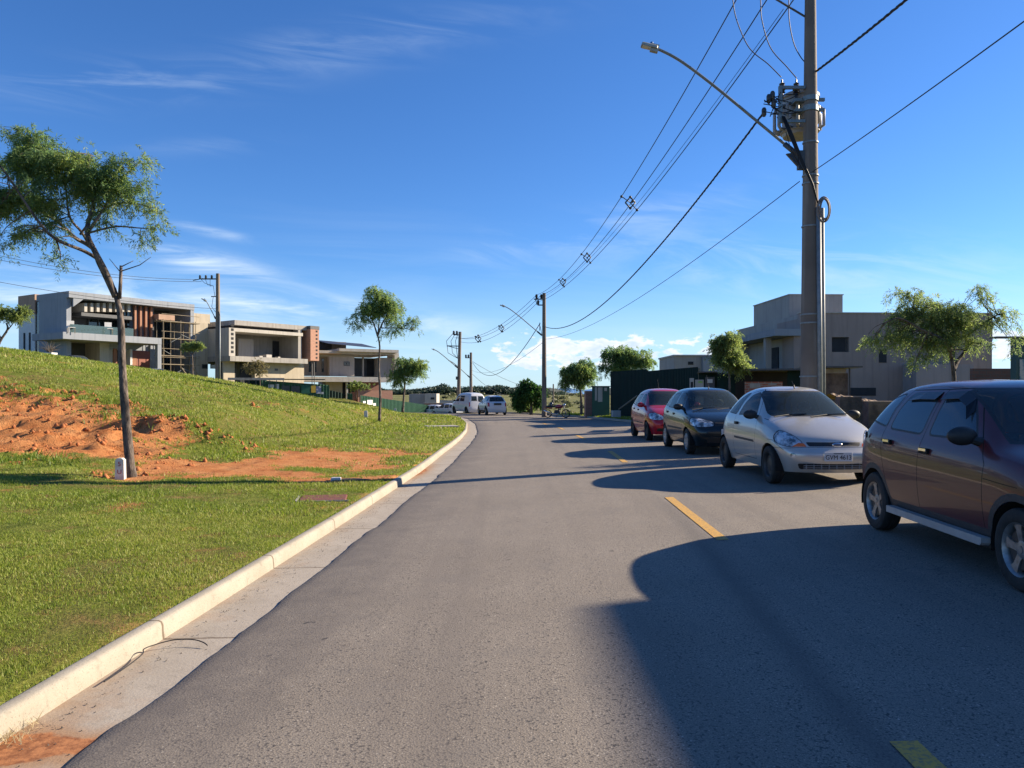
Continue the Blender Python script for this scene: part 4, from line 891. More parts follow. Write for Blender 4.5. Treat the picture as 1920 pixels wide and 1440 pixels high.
def polo():
    P_ = paintm('red_paint', (.42, .012, .025), .15, .25); s = palio(); k = 1.03
    s.update(paint=P_, wb=2.46, w=1.65, len=3.9, bumper=P_, hmat=P_, mirmat=P_, rimstyle='steel', clad=[('clad', [(.78, .47), (-.85, .47), (-.85, .50), (.78, .50)])])
    s['st'] = [(a*k, b_*k, c_, d*1.03, e*k, f_*1.03) for a, b_, c_, d, e, f_ in s['st']]
    s['front'] = [('trim', offs([(-.61, 1.01), (.61, 1.01), (.51, 1.38), (-.51, 1.38)], .018)), ('windscreen', rpoly([(-.61, 1.01), (.61, 1.01), (.51, 1.38), (-.51, 1.38)], .05)),
        ('headlight', rpoly([(-.78, .66), (-.75, .78), (-.62, .80), (-.44, .72), (-.40, .63), (-.56, .60), (-.74, .62)], .04)), ('headlight', rpoly([(.78, .66), (.75, .78), (.62, .80), (.44, .72), (.40, .63), (.56, .60), (.74, .62)], .04)),
        ('grille', [(-.34, .63), (.34, .63), (.30, .70), (-.30, .70)]), ('bumper_intake', rpoly([(-.62, .29), (.62, .29), (.60, .38), (-.60, .38)], .03))]
    s['nose'] = [v*k for v in s['nose']]; s['tail'] = [v*k for v in s['tail']]; s['plate'] = (2.02, .50, None); s['antenna'] = (-.9, 1.47); s['al'] = .2; s['handles'] = [('door_front', -.13, .85, .80), ('door_rear', -.88, .87, .80)]; return s
def scaled(spec, kx, kz, kw, **kw_):
    s = dict(spec); s['st'] = [(a*kx, b_*kx, c_*kw, d*kz, e*kx, f_*kz) for a, b_, c_, d, e, f_ in s['st']]
    for k in ('z4', 'z1', 'z2'): s[k] = [(a*kx, b_*kz) for a, b_ in s[k]]
    s['dz3'] = [(a*kx, b_*kz) for a, b_ in s['dz3']]; s['wx'] = [(a*kx, b_) for a, b_ in s['wx']]; s['w'] = s['w']*kw; s['wb'] *= kx; s['len'] *= kx; s['zs'] *= kz
    s['nose'] = [v*kx for v in s['nose']]; s['tail'] = [v*kx for v in s['tail']]
    sc = lambda po: [(a*kx, b_*kz) for a, b_ in po]; s['doors'] = [(n, sc(p)) for n, p in s['doors']]; s['windows'] = [(n, sc(p)) for n, p in s['windows']]
    fs = lambda L_: [tuple([w[0], [(a*kw, b_*kz) for a, b_ in w[1]]]+list(w[2:])) for w in L_]; s['front'] = fs(s['front']); s['rear'] = fs(s['rear']); s['clad'] = [(n, sc(p)) for n, p in s.get('clad', [])]; s['lines'] = [sc(p) for p in s.get('lines', [])]; s['mirror'] = (s['mirror'][0]*kx, s['mirror'][1]*kw, s['mirror'][2]*kz); s['handles'] = [(n, a*kx, b_*kz, y*kw) for n, a, b_, y in s['handles']]
    if s.get('wipers'): w = s['wipers']; s['wipers'] = (w[0]*kx, w[1]*kz, w[2]*kx, w[3]*kz)
    if s.get('antenna'): s['antenna'] = (s['antenna'][0]*kx, s['antenna'][1]*kz)
    if s.get('plate'): s['plate'] = (s['plate'][0]*kx, s['plate'][1]*kz, s['plate'][2])
    s['flines'] = [(p, [(a*kw, b_*kz) for a, b_ in L_], fl) for p, L_, fl in s.get('flines', [])]; s.update(kw_); return s
FARK = dict(wipers=None, antenna=None, plate=None, lev=2, rub=.02, lines=[])
def zr_at(x, y): return float(zroad(x, y))+.014
def make_cars():
    c = car_mats()
    def place(x, y): return (x, y, zr_at(x-.7, y))
    # maroon five-door, nearest
    root, doors = make_car('parked_car', scaled(corsa(), 1, 1.06, 1), 'dark maroon five-door hatchback nearest the camera, with wind deflectors and pale running board', place(4.385, 6.55), R(-90-3.4))
    for s in (-1, 1):
        mb = MB(); y = s*.80; mb.prism([(-.80, .245), (.84, .245), (.86, .265), (.86, .305), (-.80, .305)], y-.035, y+.035); mb.build('running_board', pm('pale_running_board', (.36, .35, .34), (.30, .29, .28), 9, .5), root)
        for dn, pts in (('door_front', [(-.20, 1.315), (.06, 1.325), (.24, 1.265), (.34, 1.17)]), ('door_rear', [(-.29, 1.315), (-.60, 1.315), (-.82, 1.30)])):
            mb = MB(); vs = []; SV = [v.co for o_ in [root]+list(root.children_recursive) if o_.type == 'MESH' and o_.name.split('.')[0] in ('window', 'door', 'body') for v in o_.data.vertices if v.co.y*s > .3 and v.co.z > .9]
            for (x, z) in pts:
                z2 = z*1.06-.012
                for zz, o2 in ((z2+.012, .006), (z2-.055, .034)): q = min(SV, key=lambda c_: (c_.x-x)**2+(c_.z-zz)**2); vs.append((x, s*(abs(q.y)+o2), zz))
            mb.add(vs, [(2*i, 2*i+1, 2*i+3, 2*i+2) for i in range(len(pts)-1)]); o = mb.build('wind_deflector', pm('smoked_acrylic', (.008, .008, .010), rough=.3, spec=.3), doors.get((dn, 'L' if s < 0 else 'R'), root))
            md = o.modifiers.new('s', 'SOLIDIFY'); md.thickness = .004
    mb = MB(); mb.ell((-1.42, -.776, .95), (.035, .006, .035), 12, 6); mb.build('filler_cap', c['gap'], root)
    # silver three-door
    root, doors = make_car('parked_car', scaled(ka(), 1, 1.075, 1), 'silver three-door hatchback with rounded headlights and grey number plate', place(4.70, 12.98), R(-90))
    mb = MB(); mb.ell((1.868, 0, .627), (.012, .075, .030), 20, 8); mb.mi = 1; mb.ell((1.876, 0, .627), (.010, .062, .021), 20, 8); mb.build('badge', [c['chrome'], pm('badge_blue', (.10, .13, .2), rough=.3)], root, smooth=True)
    mb = MB()
    for k in range(3): mb.box(1.845, 1.865, -.48, .48, .275+k*.024, .282+k*.024)
    for k in range(-4, 5): mb.box(1.84, 1.86, k*.11-.005, k*.11+.005, .27, .34)
    mb.build('intake_bars', pm('grey_bars', (.20, .21, .22), rough=.5), root)
    make_car('parked_car', scaled(palio(), 1, 1.05, 1, lev=2), 'very dark green hatchback between the red and the silver car', place(4.72, 18.55), R(-90))
    make_car('parked_car', scaled(polo(), 1, 1.045, 1, lev=2), 'bright red hatchback, farthest of the row behind the dark green car', place(4.74, 23.9), R(-90+.5))
make_cars()
# ------------------------------------------------------------------ shared wall materials
conc = streakm('raw_concrete', (.34, .32, .29), (.27, .255, .235), (.22, .20, .18)); bluegrey = streakm('grey_render', (.22, .24, .27), (.25, .27, .30), (.18, .20, .23))
beige = streakm('beige_render', (.43, .37, .28), (.37, .32, .24), (.33, .28, .21)); palew = streakm('pale_render', (.44, .41, .36), (.39, .36, .32), (.33, .31, .27)); white = pm('white_paint', (.58, .58, .57), (.52, .52, .51), 3, .6)
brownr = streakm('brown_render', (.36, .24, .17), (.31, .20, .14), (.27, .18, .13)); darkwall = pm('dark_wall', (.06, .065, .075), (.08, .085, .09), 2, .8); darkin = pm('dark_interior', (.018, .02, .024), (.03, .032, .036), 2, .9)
wood = pm('orange_wood', (.30, .125, .06), (.21, .085, .04), 6, .6, stretch=(8, 8, .6)); redwood = pm('red_wood', (.26, .075, .045), (.19, .055, .035), 5, .55, stretch=(.6, .6, 9)); glassw = glassm('window_glass', (.02, .035, .045), .75)
brick = brickm('orange_brick', (.46, .20, .125), (.38, .16, .10), (.34, .25, .19), .24, .09, 1.); brickr = brickm('red_brick', (.34, .11, .065), (.28, .09, .055), (.30, .24, .20), .24, .09); green = pm('green_sheet', (.02, .10, .045), (.015, .075, .036), 3, .5); dgreen = pm('dark_green_sheet', (.004, .022, .018), (.003, .015, .013), 2, .75, spec=.25, stretch=(1, 1, .3))
steel = pm('galvanised_steel', (.24, .26, .27), (.18, .20, .21), 12, .55, metal=.25); dsteel = pm('dark_steel', (.06, .065, .07), (.09, .09, .09), 10, .5, metal=.4); black = pm('black_cable', (.010, .009, .010), rough=.6); timber = pm('scaffold_timber', (.24, .20, .14), (.17, .135, .09), 6, .8)
mauve = streakm('mauve_render', (.30, .235, .205), (.26, .205, .18), (.225, .175, .155)); greyr = streakm('grey_cement_render', (.34, .315, .285), (.29, .27, .25), (.25, .235, .22)); polec = streakm('pole_concrete', (.19, .15, .12), (.125, .10, .082), (.25, .22, .19))
class Fac:
    """a building plane: origin on the ground plan, direction of its front; turns photo pixels into front coordinates"""
    def __init__(s, O, th): s.O = Vector(O); s.c, s.s = math.cos(th), math.sin(th); s.th = th
    def t(s, u, b=0.): r = (u-960)/F; O = s.O; return (r*(O.y+b*s.c)-O.x+b*s.s)/(s.c-r*s.s)
    def D(s, t, b=0.): return s.O.y+t*s.s+b*s.c
    def z(s, u, v, b=0.): return CZ+(HV-v)/F*s.D(s.t(u, b), b)
    def root(s, name, label, cat, group=None): return empty(name, (s.O.x, s.O.y, 0), s.th, label, cat, group)
    def bx(s, mb, u0, v0, u1, v1, b0, b1, vref=None):
        """box whose front face (at depth b0) spans the pixels; heights read at its left edge"""
        t0, t1 = s.t(u0, b0), s.t(u1, b0); ur = u0 if vref is None else vref
        return mb.box(min(t0, t1), max(t0, t1), b0, b1, s.z(ur, v1, b0), s.z(ur, v0, b0))
def part(name, mat, root, *boxes, smooth=False):
    mb = MB()
    for b_ in boxes: mb.box(*b_)
    return mb.build(name, mat, root, smooth)
def window(root, x0, x1, y, z0, z1, fr=.06, mat=None, pane=None, name='window', bars=0):
    """frame set into the wall, pane inside it"""
    mb = MB(); f = fr; mb.box(x0, x0+f, y-.03, y+.05, z0, z1); mb.box(x1-f, x1, y-.03, y+.05, z0, z1); mb.box(x0+f, x1-f, y-.03, y+.05, z0, z0+f); mb.box(x0+f, x1-f, y-.03, y+.05, z1-f, z1)
    for k in range(bars): xx = x0+(x1-x0)*(k+1)/(bars+1); mb.box(xx-f/2, xx+f/2, y-.02, y+.04, z0+f, z1-f)
    o = mb.build(name, mat or dsteel, root); p = MB().box(x0+f*.5, x1-f*.5, y+.0, y+.02, z0+f*.5, z1-f*.5).build('pane', pane or glassw, o); return o
# ------------------------------------------------------------------ house with the blue-grey frame, on the left
def house_left():
    f = Fac((-33.6, 58), math.atan2(.845, .535)); r = f.root('house', 'two-storey house with blue-grey frame, orange wood slats and scaffolding, leftmost', 'house')
    zt = f.z(125, 546); zb = f.z(125, 620); tR = f.t(360); gz = 1.2; L_ = tR
    zsl = f.z(118, 622, -1.6); zsb = f.z(118, 635, -1.6)
    mb = MB(); mb.box(0, L_, -.35, 4.4, zt-.48, zt); mb.box(4.6, L_, 4.402, 8.5, zt-.48, zt-.01); mb.build('roof_slab', bluegrey, r)
    part('side_wall', bluegrey, r, (0, .35, 0, 4.0, gz, zt-.483)); part('end_wall', bluegrey, r, (L_-.35, L_, -.3, 8.4, gz, zt-.483))
    # slanted inner cheek of the frame
    mb = MB(); mb.prism([(.352, zt-.485), (1.15, zt-.485), (.352, zt-1.15)], -.3, -.1); mb.build('frame_cheek', bluegrey, r)
    # rear volume seen past the corner, brown cap and slit windows
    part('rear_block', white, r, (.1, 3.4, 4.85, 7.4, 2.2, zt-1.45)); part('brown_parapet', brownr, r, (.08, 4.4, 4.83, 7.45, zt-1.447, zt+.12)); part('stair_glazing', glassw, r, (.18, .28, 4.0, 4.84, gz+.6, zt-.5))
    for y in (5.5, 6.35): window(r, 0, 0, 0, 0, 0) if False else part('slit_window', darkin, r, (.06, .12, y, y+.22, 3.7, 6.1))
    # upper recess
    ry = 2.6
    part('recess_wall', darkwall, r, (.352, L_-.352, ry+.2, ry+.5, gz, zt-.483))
    tg0, tg1 = f.t(166, ry), f.t(255, ry); part('balcony_door', glassw, r, (tg0, tg1, ry+.08, ry+.12, zsl+.05, zsl+2.35)); part('door_frame', dsteel, r, *[(tg0+(tg1-tg0)*k/5-.04, tg0+(tg1-tg0)*k/5+.04, ry+.0, ry+.075, zsl+.05, zsl+2.4) for k in range(6)], (tg0, tg1, ry-.02, ry+.077, zsl+2.4, zsl+2.5))
    for k in range(8):
        u = 157+k*11.6; t0 = f.t(u, .4); part('beam_end', palew, r, (t0, t0+.22, .3, 2.5, f.z(u, 585, .4)+.02, f.z(u, 568, .4)))
    part('pergola_beam', dsteel, r, (f.t(152, .4), f.t(250, .4), .35, 2.55, f.z(157, 590, .4)-.1, f.z(157, 586, .4)))
    t0, t1 = f.t(248, .2), f.t(292, .2)
    part('slat_panel', darkwall, r, (t0, t1, .45, .6, zsl, zt-.49))
    for k in range(4): a = t0+.15+(t1-t0-.2)*(k+.15)/4; part('wood_slat', wood, r, (a, a+.17, .22, .45, zsl+.0, zt-.52))
    part('balcony_slab', bluegrey, r, (f.t(118, -1.6), f.t(303, -1.6), -1.6, ry+.2, zsb, zsl)); part('slab_post', bluegrey, r, (f.t(296, -1.6), f.t(303, -1.6), -1.58, -1.2, gz, zsb-.002))
    part('balustrade', glassm('green_rail_glass', (.10, .16, .17), .55), r, (f.t(131, -1.4), f.t(250, -1.4), -1.42, -1.40, zsl, zsl+.62))
    part('copper_box', brownr, r, (f.t(295, -.1), f.t(325, -.1), -.3, 1.2, f.z(295, 599, -.1), f.z(295, 589, -.1)))
    # ground floor
    gf = .7
    part('brown_wall', brownr, r, (.05, f.t(127, gf), gf, gf+3.2, gz, zsb-.003)); part('garage_opening', darkin, r, (f.t(127, gf)+.002, f.t(187, gf), gf+2.4, gf+2.6, gz, zsb-.003)); part('white_wall', palew, r, (f.t(187, gf), f.t(205, gf), gf, gf+2.6, gz, zsb-.003))
    part('pale_panel', palew, r, (f.t(205, gf)+.1, f.t(214, gf), gf+.2, gf+.5, gz, zsb-.4)); part('door', wood, r, (f.t(214, gf), f.t(221, gf), gf+.1, gf+.3, gz, zsb-.4)); part('white_pillar', white, r, (f.t(243, gf), f.t(247, gf), gf-.1, gf+.5, gz, zsb-.4))
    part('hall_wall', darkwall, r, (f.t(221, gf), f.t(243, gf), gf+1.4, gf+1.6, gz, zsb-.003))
    gd = part('garage_door', redwood, r, (f.t(247, gf)+.01, f.t(281, gf), gf, gf+.15, gz, zsb-.5)); part('grey_wall', bluegrey, r, (f.t(281, gf), f.t(300, gf), gf-.05, gf+2.5, gz, zsb-.003)); part('lintel', bluegrey, r, (f.t(205, gf), f.t(281, gf), gf+.16, gf+.5, zsb-.5, zsb-.003))
    gl = part('sunlit_wood_panel', wood, r, (f.t(247, gf)+.02, f.t(256, gf), gf-.04, gf-.002, gz, zsb-.9))  # garage door's sunlight put into the colour of a lighter wood strip
    part('glazing_right', glassw, r, (f.t(302, 2.), f.t(350, 2.), ry+.10, ry+.14, gz+.2, zt-1.3)); part('glazing_frame', dsteel, r, *[(f.t(302+k*9.6, 2.)-.04, f.t(302+k*9.6, 2.)+.04, ry, ry+.09, gz+.2, zt-1.3) for k in range(6)], *[(f.t(302, 2.), f.t(350, 2.), ry-.01, ry+.092, z, z+.08) for z in (2.6, 4.1, 5.6)])
    part('low_wall', greyr, r, (-1.6, .0, 5.2, 5.5, 1.2, 3.15), (-.9, .04, 3.9, 4.05, 1.2, 3.5))
    # ladder-back chair on the balcony
    ch = empty('chair', tuple(r.matrix_world @ Vector((0, 0, 0))), 0) if False else None
    # scaffolding
    s = empty('scaffolding', (f.O.x, f.O.y, 0), f.th, 'scaffolding of pale poles and planks against the right end of the grey house', 'scaffolding')
    xs = [f.t(u, -.9) for u in (299, 313, 332, 349, 360)]
    for x in xs:
        for y in (-1.4, -.5): MB().tube([(x, y, gz+.3), (x, y, f.z(315, 600, -.9))], .028, 6).build('upright', timber, s)
    for z in (f.z(315, 684, -.9), f.z(315, 668, -.9), f.z(315, 636, -.9), f.z(315, 604, -.9)):
        MB().box(xs[0]-.2, xs[-1]+.4, -1.45, -.45, z, z+.06).build('plank_deck', timber, s); MB().tube([(xs[0]-.2, -1.5, z+.6), (xs[-1]+.3, -1.5, z+.6)], .025, 6).build('rail', timber, s)
    MB().tube([(xs[2], -1.5, gz+2.2), (xs[3]+.8, -1.7, gz+.1)], .05, 6).build('brace', timber, s); MB().tube([(xs[3], -1.5, gz+2.6), (xs[4]+1.1, -1.7, gz+.1)], .05, 6).build('brace', timber, s)
    for k in range(7): MB().tube([(xs[k % 4], -1.45, 2.+k*.7), (xs[k % 4+1], -1.45, 2.+k*.7+(.5 if k % 2 else -.3))], .02, 5).build('cross_pole', steel, s)
house_left()
def house_mid():
    f = Fac((-24.2, 66), math.atan2(.80, .60)); r = f.root('house', 'unfinished beige house with deep upper loggia and orange brick column', 'house')
    gz = .2; z1 = f.z(429, 614); zs1 = f.z(429, 667); zs0 = f.z(429, 677); tR = f.t(574); b = .0
    part('left_wall', palew, r, (-.1, .5, .0, 8, zs1-.01, z1)); part('hidden_side_wall', beige, r, (-.1, .02, 8.0, 9, gz, z1))
    part('top_band', palew, r, (.5, f.t(568), .0, .25, z1-.30, z1)); part('loggia_ceiling', palew, r, (.5, tR-.4, .25, 4.0, z1-.28, z1-.05))
    part('floor_slab', conc, r, (-.15, f.t(574), -.25, 8, zs0, zs1-.012)); part('back_wall', conc, r, (.5, tR-.4, 3.6, 3.9, zs1, z1-.29)); part('right_wall', conc, r, (tR-.45, tR-.05, .6, 8, zs1, z1+.4))
    part('room_panel', greyr, r, (f.t(440, 3.), f.t(468, 3.), 2.4, 2.6, zs1, z1-.7)); part('doorway', darkin, r, (f.t(518, 3.), f.t(541, 3.), 3.5, 3.59, zs1, z1-.65), (f.t(543, 3.), f.t(558, 3.), 3.5, 3.59, zs1, z1-.5))
    for k in range(7): part('wall_opening', darkin, r, (.1, .35, -.012, .02, zs1+.25+k*.38, zs1+.25+k*.38+.22))
    part('cement_bags', palew, r, (f.t(493), f.t(499), .5, 1.1, zs1-.01, zs1+.14), (f.t(506), f.t(516), .5, 1.2, zs1-.01, zs1+.28), (f.t(528), f.t(532), .5, 1., zs1-.01, zs1+.13))
    # roof plate
    zr = f.z(465, 602, .6); part('roof_slab', conc, r, (f.t(440, .6), f.t(597, .6), .6, 8.6, zr-.42, zr)); part('roof_void', darkin, r, (.9, f.t(585, .6), 1.4, 8.2, z1-.04, zr-.423))
    # pierced brick column at the right end
    tb0, tb1 = f.t(581, .2), f.t(597, .2); zb = f.z(581, 676, .2); ztp = f.z(581, 617, .2)
    c = part('brick_column', brick, r, (tb0, tb1, .1, 2.2, zb, ztp)); part('column_cap', dsteel, r, (tb0-.03, tb1+.03, .08, 2.25, ztp+.002, ztp+.32))
    part('column_opening', darkin, r, *[(tb0+.62, tb0+.82, .085, .12, zb+.2+k*.36, zb+.2+k*.36+.17) for k in range(9)])
    part('steel_post', dsteel, r, (tb0+.5, tb0+.56, .5, .56, gz-1, zb), (tb1-.25, tb1-.19, .5, .56, gz-1, zb))
    # ground floor and set-back left wing
    z0 = f.z(570, 682, .9); part('lower_wall', beige, r, (f.t(478, .9), f.t(570, .9), .9, 7, gz-1.2, zs0-.003)); part('lower_left_wall', beige, r, (-.05, f.t(440, .9), .9, 1.1, gz-.6, zs0-.003))
    part('through_opening', darkin, r, (f.t(440, .9)+.01, f.t(440, .9)+.10, .92, 1.2, gz, zs0-.003), (f.t(457, .9), f.t(478, .9)-.01, 1.4, 1.5, gz, zs0-.003)); part('vent_opening', dsteel, r, (f.t(515, .9), f.t(521, .9), .88, .95, f.z(515, 695, .9), f.z(515, 691, .9)))
    wl = Fac((-29.2, 68.5), math.atan2(.80, .60)); r2 = r
    M_ = Matrix.Rotation(-f.th, 4, 'Z') @ Matrix.Translation((0, 0, 0))
    part('side_wing', beige, r, (f.t(363, 3.2), -.102, 3.2, 5, gz+.3, f.z(400, 607, 3.2))); part('water_tank_box', beige, r, (f.t(363, 3.4), f.t(394, 3.4), 3.4, 4.8, f.z(400, 607, 3.2)+.002, f.z(380, 588, 3.2)))
    for u, v in ((396, 634), (400, 687), (384, 687)): t = f.t(u, 3.2); z = f.z(u, v, 3.2); window(r, t-.28, t+.28, 3.19, z-.2, z+.2)
house_mid()
def house_far():
    f = Fac((-20.0, 78.5), math.atan2(.50, .87)); r = f.root('house', 'modern house with thin flat roofs, solar panels and orange brick wall', 'house')
    gz = -1.0; rt = f.z(597, 657, -1.); t = lambda u, b=0.: f.t(u, b); z = lambda u, v, b=0.: f.z(u, v, b)
    part('tank_box', darkwall, r, (t(590, 3.), t(622, 3.), 3, 6, z(620, 655, 3.), z(620, 640, 3.))); part('tank_box', greyr, r, (t(622, 3.)+.002, t(649, 3.), 3, 6, z(620, 655, 3.), z(620, 640.5, 3.)))
    part('roof_slab', palew, r, (t(597, -1.), t(742, -1.), -1.2, 7, z(640, 663, -1.), z(640, 658, -1.))); part('roof_step', palew, r, (t(634, -1.5), t(745, -1.5), -1.9, 7, z(640, 659, -1.5)+.01, z(640, 659, -1.5)+.30))
    zt = z(640, 659, -1.5)+.31
    mb = MB(); a, b_ = t(612), t(702); mb.add([(a, -.6, zt+.55), (b_, -.6, zt+.25), (b_, 4, zt+.9), (a, 4, zt+1.15), (a, -.6, zt+.50), (b_, -.6, zt+.20), (b_, 4, zt+.84), (a, 4, zt+1.1)], [(0, 1, 2, 3), (4, 7, 6, 5), (0, 4, 5, 1), (1, 5, 6, 2), (2, 6, 7, 3), (3, 7, 4, 0)]); sp = mb.build('solar_panel', pm('solar_panel_blue', (.02, .03, .055), (.03, .04, .075), 3, .6), r)
    part('soffit', pm('warm_soffit', (.50, .33, .18), (.44, .29, .16), 2, .7), r, (t(597, -1.), t(640, -1.), -1.1, 2, z(640, 663, -1.)-.05, z(640, 663, -1.)-.003))
    lo = z(617, 705); up = z(617, 668)
    part('upper_wall', pm('olive_wall', (.20, .18, .14), (.17, .15, .12), 1.5, .85), r, (t(570), t(617), .6, .9, lo, up)); part('panel_wall', greyr, r, (t(617)+.002, t(664), -.1, .8, lo, up))
    for u in (582, 592, 606): part('slit_window', glassw, r, (t(u), t(u+4), .56, .595, lo+.4, up-.25))
    window(r, t(644), t(655), -.11, z(644, 686), z(644, 678), bars=1)
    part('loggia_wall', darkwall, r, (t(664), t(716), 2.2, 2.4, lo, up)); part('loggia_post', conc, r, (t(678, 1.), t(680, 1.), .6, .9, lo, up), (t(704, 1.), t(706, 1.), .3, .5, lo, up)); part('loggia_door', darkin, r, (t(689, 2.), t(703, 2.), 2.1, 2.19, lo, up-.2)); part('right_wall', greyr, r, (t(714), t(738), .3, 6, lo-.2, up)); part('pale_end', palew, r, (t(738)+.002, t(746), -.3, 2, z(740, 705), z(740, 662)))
    part('lower_slab', palew, r, (t(565, -2.), t(732, -2.), -2.2, 1.8, z(640, 716, -2.), z(640, 706.5, -2.)))
    part('beige_wall', beige, r, (t(612), t(643), .2, 3, gz, lo-.3)); part('entry_shade', darkin, r, (t(643)+.002, t(672), 1.4, 1.6, gz, lo-.3)); part('pillar', palew, r, (t(649, -1.8), t(652, -1.8), -1.9, -1.6, gz, z(640, 716, -2.)-.003))  # near-black sheet in the entry stands in for its shade
    part('red_brick_wall', brickr, r, (t(653), t(671), -.6, -.3, gz, z(655, 735))); part('brick_wall', brick, r, (t(670, -1.), t(735, -1.), -1.2, -.9, gz-.5, z(670, 732, -1.))); part('shaded_wall', brickr, r, (t(672), t(718), .9, 1.1, gz, lo-.3))
house_far()
def small_things_left():
    # low beige building with a sunlit end, and a red brick garden wall, far down the street
    f = Fac((-14.5, 108), 0.); r = f.root('small_building', 'low grey and white building beyond the striped green fence', 'building')
    part('wall', greyr, r, (f.t(767), f.t(797), 0, 4, -3, f.z(767, 738.5))); e = part('end_wall', palew, r, (f.t(797)+.002, f.t(819), -.4, 4, -3, f.z(767, 738))); part('window', darkin, r, (f.t(808), f.t(815), -.43, -.38, f.z(808, 749), f.z(808, 745)))  # sunlight on the end wall is put into its paler render
    f = Fac((-11.0, 96), 0.); r = f.root('brick_wall', 'low red brick wall beyond the parked white cars', 'wall'); part('masonry', brickr, r, (f.t(795), f.t(850), 0, .25, -2.6, f.z(795, 756.5))); part('coping', palew, r, (f.t(793), f.t(852), -.05, .3, f.z(795, 756.5)+.002, f.z(795, 756.5)+.08))
    f = Fac((-9, 118), 0.); r = f.root('long_wall', 'long pale wall low behind the parked white vehicles', 'wall'); part('masonry', palew, r, (f.t(820), f.t(905), 0, .3, -3.4, f.z(830, 750.5)), (f.t(862), f.t(882), 1, 3, -3.4, f.z(862, 747)))
    # green hoardings in front of the middle houses
    def corr(name, label, a, b_, z0a, z0b, z1a, z1b, mat, cat='fence', pitch=.25, slope=0., group=None, dep=.03):
        a, b_ = Vector(a), Vector(b_); L_ = (b_-a).length; th = math.atan2(b_.y-a.y, b_.x-a.x); r = empty(name, (a.x, a.y, 0), th, label, cat, group); mb = MB(); n = max(2, int(L_/pitch)); V = []; Fc = []
        for i in range(n*4+1):
            x = L_*i/(n*4); y = (-dep, -dep, dep, dep)[i % 4]; t = x/L_; V += [(x, y, z0a*(1-t)+z0b*t), (x, y, z1a*(1-t)+z1b*t)]
        mb.add(V, [(2*i, 2*i+2, 2*i+3, 2*i+1) for i in range(n*4)]); o = mb.build('sheeting', mat, r, fixn=False); md = o.modifiers.new('s', 'SOLIDIFY'); md.thickness = .006
        mb = MB()
        for k in range(int(L_/2.4)+1): x = min(k*2.4+.05, L_-.05); t = x/L_; mb.box(x-.04, x+.04, .04, .12, z0a*(1-t)+z0b*t-.2, z1a*(1-t)+z1b*t-.02)
        mb.box(0, L_, .04, .09, (z0a+z0b)/2+.4, (z0a+z0b)/2+.48) if abs(z0a-z0b) < .2 else None
        mb.build('posts', timber, r); return r
    corr('hoarding', 'dark green sheet hoarding under the beige house', P(466, 722, 62).xy, P(500, 722, 62).xy, -.2, -.4, P(466, 709, 62).z, P(500, 711, 62).z, dgreen)
    r = corr('hoarding', 'bright green hoarding with posters below the unfinished beige house', P(490, 730, 61).xy, P(617, 735, 63).xy, -.6, -1.2, P(490, 713, 61).z, P(617, 722, 63).z, green)
    pa = r
    for (u0, u1, v0, v1, m) in ((503, 514, 721, 727, white), (517, 523, 720, 730, white), (528, 543, 723, 734, darkwall), (546, 562, 724, 736, darkwall), (565, 581, 722, 738, pm('poster_green', (.02, .12, .08))), (583.5, 592, 723, 736, pm('poster_yellow', (.62, .42, .06), (.55, .36, .05))), (592.5, 602, 724, 738, pm('poster_picture', (.62, .60, .62), (.12, .16, .30), 3.5, lo=.48, hi=.52)), (602.5, 607, 735, 739, white)):
        f = Fac(tuple(pa.location.xy), pa.rotation_euler.z); o = part('poster', m, r, (f.t(u0, -.05), f.t(u1, -.05), -.075, -.05, f.z(u0, v1, -.05), f.z(u0, v0, -.05)))
    part('hoarding_canopy', dgreen, r, (.8, 4.9, -.5, .5, P(490, 713, 61).z+.05, P(490, 713, 61).z+.12))
    corr('hoarding', 'dark green stepped hoarding beside the white pillar of the far house', P(616, 740, 66).xy, P(644, 744, 67).xy, -1.4, -1.5, P(616, 731, 66).z, P(644, 737, 67).z, dgreen); corr('hoarding', 'small green gate panel left of the striped fence', P(651, 745, 68).xy, P(661, 747, 68).xy, -1.5, -1.5, P(652, 737, 68).z, P(661, 738, 68).z, green)
    r = corr('fence', 'long sloping green corrugated fence with diagonal stripes of shade', P(676, 750, 70).xy, P(842, 768, 90).xy, -1.6, -1.6, P(676, 741, 70).z, P(842, 766, 90).z+.05, green, pitch=.3, dep=.04)
    # white posters on the fence
    f = Fac(tuple(r.location.xy), r.rotation_euler.z)
    for (u0, u1, v0, v1) in ((680, 685, 752, 756), (688, 698, 750, 759), (699, 704, 756, 761)): part('poster', white, r, (f.t(u0, -.05), f.t(u1, -.05), -.09, -.06, f.z(u0, v1, -.05), f.z(u0, v0, -.05)))
    # iron railing with a cloth over it, in front of the middle house
    r = empty('railing', P(427, 715, 58), R(20), 'dark railing with a pale cloth draped along it below the beige house', 'railing'); m = MB()
    for k in range(9): m.box(k*.5, k*.5+.05, 0, .05, -1.2, .15)
    m.build('uprights', dsteel, r); MB().box(0, 4.1, -.05, .1, .10, .28).build('cloth', pm('pale_cloth', (.42, .38, .34), (.30, .25, .22), 5, .9), r)
    # planter with bare bush
    p = P(93, 666, 54); r = empty('planter', p, 0, 'white box planter holding a bare bush by the grey house', 'planter'); MB().box(-.35, .35, -.35, .35, -1.2, .18).build('box', white, r); mb = MB(); rg = random.Random(4)
    for k in range(46): a = rg.uniform(0, 6.28); e = rg.uniform(.3, 1.2); l = rg.uniform(.5, 1.1); s0 = Vector((0, 0, .15)); d = Vector((math.cos(a)*math.cos(e), math.sin(a)*math.cos(e), math.sin(e)))*l; mb.tube([s0, s0+d*.5+Vector((0, 0, .1)), s0+d], [.018, .012, .006], 4)
